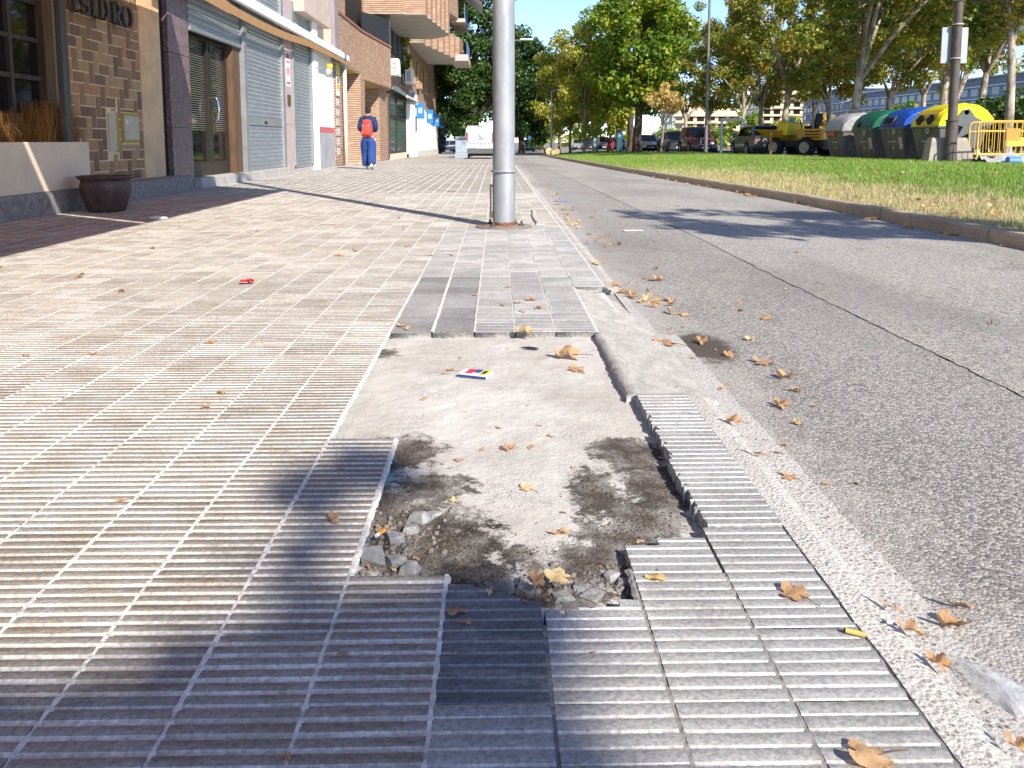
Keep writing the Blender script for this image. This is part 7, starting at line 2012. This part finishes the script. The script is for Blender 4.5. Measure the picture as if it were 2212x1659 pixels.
for k, a in enumerate((
 (805, 1208, 52, 34, 'largest grey stone at the left rim of the hole, by the tile corner'), (855, 1215, 44, 26, 'grey stone right of the largest one at the left rim'), (884, 1232, 46, 28, 'grey stone lying nearest the whole tile edge in the hole'),
 (851, 1165, 42, 28, 'grey stone under the pinkish-brown leaf'), (904, 1122, 40, 26, 'upper grey stone of the two in the middle left of the hole'), (888, 1148, 34, 20, 'lower grey stone of the two in the middle left of the hole'), (935, 1112, 34, 14, 'flat grey stone right of the upper stone'),
 (795, 1120, 16, 10, 'small grey stone against the tile edge'), (1090, 1270, 44, 24, 'dark grey stone at the near rim of the hole, left of the leaf pair'), (1135, 1275, 46, 20, 'rounded grey stone behind the left leaf of the pair'), (1062, 1272, 18, 10, 'small bluish stone at the near rim'),
 (1320, 1250, 34, 22, 'pale grey stone on the right near rim of the hole'), (1252, 1268, 36, 14, 'left block of the row of broken tile pieces at the near rim'), (1290, 1266, 36, 14, 'middle block of the row of broken tile pieces at the near rim'), (1352, 1262, 36, 18, 'rounded block at the right end of the broken tile row'), (1215, 1288, 44, 14, 'flat broken piece in front of the leaf pair'), (1282, 1284, 56, 10, 'long flat broken piece of the near rim'), (1312, 1268, 16, 12, 'small wedge stone between the blocks of the near rim'),
 (1300, 1235, 14, 8, 'small pebble above the broken tile row'), (990, 1120, 16, 10, 'little grey pebble at the edge of the dark soil'))):
    chunk(*a[:4], 100 + k, a[4], rz=k * 37, slab=(a[3] < 16))

rc = random.Random(44); cv, cf = [], []
for _ in range(260):
    px, py = rc.choice(((850, 1190), (905, 1140), (870, 1225), (1290, 1262), (1140, 1275), (820, 1150)))
    p = PZ(px + rc.gauss(0, 45), py + rc.gauss(0, 18), -.025)
    if not (xb(-2) < p.x < xb(3) and yb(7.75) < p.y < yb(12)) or (p.x < xb(-1)) or (p.x < xb(0) and p.y < yb(8)): continue
    rr = rc.choice((.003, .004, .006, .008)); o_ = len(cv); a = rc.uniform(0, 6.28)
    for k in range(4): cv.append((p.x + rr * math.cos(a + k * 1.57 + rc.uniform(-.5, .5)), p.y + rr * math.sin(a + k * 1.57 + rc.uniform(-.5, .5)), bed_z(p.x, p.y) - .001))
    for k in range(4): cv.append((p.x + rr * .7 * math.cos(a + k * 1.57 + rc.uniform(-.5, .5)), p.y + rr * .7 * math.sin(a + k * 1.57 + rc.uniform(-.5, .5)), bed_z(p.x, p.y) + rr * rc.uniform(.5, 1.2)))
    for k in range(4): cf.append((o_ + k, o_ + (k + 1) % 4, o_ + 4 + (k + 1) % 4, o_ + 4 + k))
    cf.append((o_ + 4, o_ + 5, o_ + 6, o_ + 7))
o = bpy.data.objects.new('crumbs', np_mesh('crumbs', cv, np.array(cf), plain('dusty_crumb', (.17, .155, .14), .4, 90, .95))); C.objects.link(o); tag(o, 'small crumbs of broken tile among the stones', kind='stuff')

# ---- litter
pk = PZ(1027, 808, -.02); q_ = PZ(1060, 808, -.02); wv = (q_.x - pk.x)
ck = thing('snack_packet', 'flattened white, red and blue snack packet on the bare concrete', 'packet', (pk.x, pk.y, bed_z(pk.x, pk.y) + .003), R(-22))
MB().hexa([(-wv, -.035, 0), (wv, -.035, 0), (wv, .035, .002), (-wv, .035, .002)], [(-wv, -.035, .011), (wv, -.035, .013), (wv, .035, .012), (-wv, .035, .01)]).build('box', plain('packet_white', (.72, .72, .72), .05, 20, .4), ck)
pr2 = [(plain('packet_red', (.55, .02, .06), .05, 20, .4), -.6 * wv, -.1 * wv, -.02, .03), (plain('packet_blue', (.02, .06, .3), .05, 20, .4), -.05 * wv, .35 * wv, -.005, .032), (plain('packet_yellow', (.7, .6, .02), .05, 20, .4), .45 * wv, .95 * wv, -.03, .03), (M_TRIM, .55 * wv, .8 * wv, -.02, .018)]
for k, (m_, a, b, c_, d) in enumerate(pr2): MB().box(a, b, c_, d, .0125 + k * .0006, .0135 + k * .0006).build('print_patch', m_, ck)
MB().box(-wv * 1.01, wv * 1.01, -.0365, -.035, .001, .009).build('packet_side', plain('packet_dark_blue', (.02, .05, .2), .05, 20, .4), ck)
p = PZ(533, 613, 0)
rw = MB()
vs = []
for y_ in range(7):
    for x_ in range(9):
        vs.append(((x_ - 4) * .009 + .004 * mnoise.noise((x_, y_, 5)), (y_ - 3) * .009, max(0, .016 + .022 * mnoise.noise((x_ * .7, y_ * .8, 2)))))
rw.add(vs, [(y_ * 9 + x_, y_ * 9 + x_ + 1, (y_ + 1) * 9 + x_ + 1, (y_ + 1) * 9 + x_) for y_ in range(6) for x_ in range(8)])
tag(rw.build('crumpled_wrapper', plain('shiny_red_foil', (.55, .01, .02), .25, 40, .25, spec=.7), loc=(p.x, p.y, .003), rot=(0, 0, .4)), 'crumpled shiny red wrapper on the sunny tiles', 'wrapper')
p = PZ(1848, 1373, .0)
cg_ = thing('cigarette_end', 'yellow cigarette end on the ribbed tiles at the kerb joint', 'cigarette end', (p.x, p.y, .005), R(-28))
MB().lathe([(0, 0), (.0042, 0), (.0042, .03), (0, .03)], 10, (-.015, 0, 0), axis='x').build('filter', plain('filter_tan', (.60, .42, .12), .08, 60, .8), cg_)
MB().lathe([(0, 0), (.0036, .0), (.0036, .003), (0, .003)], 8, (-.0182, 0, 0), axis='x').build('ash', M_BLACK, cg_)
p = PZ(818, 1161, -.015)
cg2 = thing('cigarette_end', 'orange and white cigarette end among the stones of the hole', 'cigarette end', (p.x, p.y, -.008), R(60))
MB().lathe([(0, 0), (.0042, 0), (.0042, .02), (0, .02)], 10, axis='x').build('filter', plain('filter_orange', (.60, .26, .05), .08, 60, .8), cg2)
MB().lathe([(0, 0), (.0041, 0), (.0041, .009), (0, .009)], 10, (-.009, 0, 0), axis='x').build('paper', M_WHITE, cg2)
p = PZ(1141, 752, -.022)
ft = MB().loft([[(-.03, -.002, .002), (-.03, .002, .002), (-.03, 0, .005)], [(.0, -.008, .002), (.0, .008, .002), (.0, 0, .01)], [(.035, -.009, .002), (.035, .009, .002), (.035, 0, .009)], [(.045, -.003, .002), (.045, .003, .002), (.045, 0, .004)]])
tag(ft.build('dark_feather', M_TRIM, loc=(p.x, p.y, bed_z(p.x, p.y) + .004), rot=(0, 0, -.35)), 'small dark feather on the bare concrete near the far rim', 'feather')
# clear plastic bag in the gutter
t = NT('thin_clear_plastic')
n = t.noise(30, 4, .6, t.scaled(t.pos, (1, .25, 1)))
t.b.inputs['Base Color'].default_value = (.55, .57, .60, 1); t.b.inputs['Roughness'].default_value = .22; t.b.inputs['Specular IOR Level'].default_value = .8
t.put(t.b.inputs['Alpha'], t.math('ADD', .22, t.math('MULTIPLY', t.ramp(n, .4, .65), .55)))
t.bump(n, .6, .01)
M_BAG = t.mat
m = MB(); NB, NBY = 12, 22
pa, pb = PZ(2045, 1430, ROAD_Z), PZ(2235, 1545, ROAD_Z)
dirv = (pb - pa).normalized(); side = Vector((-dirv.y, dirv.x, 0)); LN = (pb - pa).length
vs = []
for b in range(NBY + 1):
    u = b / NBY; c0 = pa + dirv * LN * u
    wd_ = .01 + .026 * smooth01(u * 2.2)
    for a in range(NB + 1):
        an = math.pi * a / NB
        q = c0 + side * (wd_ * math.cos(an) * (1 + .12 * mnoise.noise((a * .8, b * .5, 1))))
        vs.append((q.x, q.y, ROAD_Z + .006 + max(0, (.009 + .005 * smooth01(u * 2)) * math.sin(an) + .006 * mnoise.noise((a * 1.1, b * .35, 2)))))
m.add(vs, [(b * (NB + 1) + a, b * (NB + 1) + a + 1, (b + 1) * (NB + 1) + a + 1, (b + 1) * (NB + 1) + a) for b in range(NBY) for a in range(NB)])
tag(m.build('plastic_bag', M_BAG, smooth=True), 'crumpled clear plastic bag in the gutter at the right edge', 'bag')
p = PZ(1288, 500, ROAD_Z)
tag(MB().box(-.09, .09, -.03, .03, 0, .006).build('paper_scrap', M_WHITE, loc=(p.x + .35, p.y, ROAD_Z + .006), rot=(0, 0, .1)), 'flat white paper scrap in the gutter just nearer than the pole', 'paper')
p = PZ(1215, 435, ROAD_Z)
tag(MB().box(-.1, .1, -.04, .04, 0, .008).build('drink_carton', plain('blue_white_card', (.15, .25, .55), .3, 30, .5), loc=(p.x, p.y, ROAD_Z + .006), rot=(0, .05, .3)), 'flattened blue and white carton in the gutter beyond the pole', 'carton')
p = PZ(342, 474, 0)
tag(MB().ell((0, 0, .015), (.1, .05, .02), 10, 6).build('paper_tissue', M_WHITE, loc=(p.x, p.y, 0)), 'crumpled white tissue in the shade by the clay pot', 'tissue')
# ---- crowns of the two trees behind the viewer that shade the foreground
def shade_tree(label, base, fork, blobs, seed, zc):
    """blobs: (x, y, rx, ry, n) on the pavement; each is carried up along the sun ray to its height"""
    rs = np.random.RandomState(seed)
    o = thing('plane_tree', label, 'tree', base, 0, 'plane trees on the near lawn')
    Vs, tips = [], []
    for x, y, rx, ry, n in blobs:
        k = max(6, n // 60)
        h = zc + rs.uniform(-.5, .5, k)
        a = rs.rand(k) * 6.283; q = np.sqrt(rs.rand(k))
        sx, sy = x + np.cos(a) * q * rx, y + np.sin(a) * q * ry
        cen = np.stack([sx + h * SUN_TO.x / SUN_TO.z - base[0], sy + h * SUN_TO.y / SUN_TO.z - base[1], h - base[2]], 1)
        Vs.append(leaf_cloud(cen, rs.uniform(.05, .13, k), n, .085, rs)); tips.append(cen)
    V = np.concatenate(Vs)
    inst('crown', np_mesh('crown', V.reshape(-1, 3), np.arange(len(V) * 4).reshape(-1, 4), L_PLANE), o)
    m = MB(); m.tube([(0, 0, -.1), (0, 0, .2), (-.1, .05, fork * .5), (-.15, .1, fork)], [.26, .2, .17, .15], 12)
    tp = np.concatenate(tips); r = random.Random(seed)
    for _ in range(9):
        tg = Vector(tp[r.randrange(len(tp))]); st_ = Vector((-.15, .1, fork - .1)); mid = st_.lerp(tg, .5) + Vector((0, 0, .25))
        m.tube([st_, mid, tg], [.09, .05, .015], 7)
    m.build('trunk', K_PLANE, o, smooth='auto')
    return o
shade_tree('plane tree behind the viewer whose crown shades the near tiles', (5.6, -7.6, .1), 3.6,
    [(-.06, 1.14, .14, .27, 1500), (-.03, .75, .32, .2, 1900), (-.30, 1.11, .13, .30, 1250), (-.48, 1.04, .13, .17, 560), (-.64, .95, .14, .13, 330), (-.60, .68, .3, .2, 1000), (-.40, 1.92, .12, .17, 240), (-.3, 1.55, .1, .05, 25), (.22, .90, .13, .12, 220), (-.2, .0, .9, .6, 5000), (-1.6, -.4, 1.2, .7, 4000)], 91, 6.4)
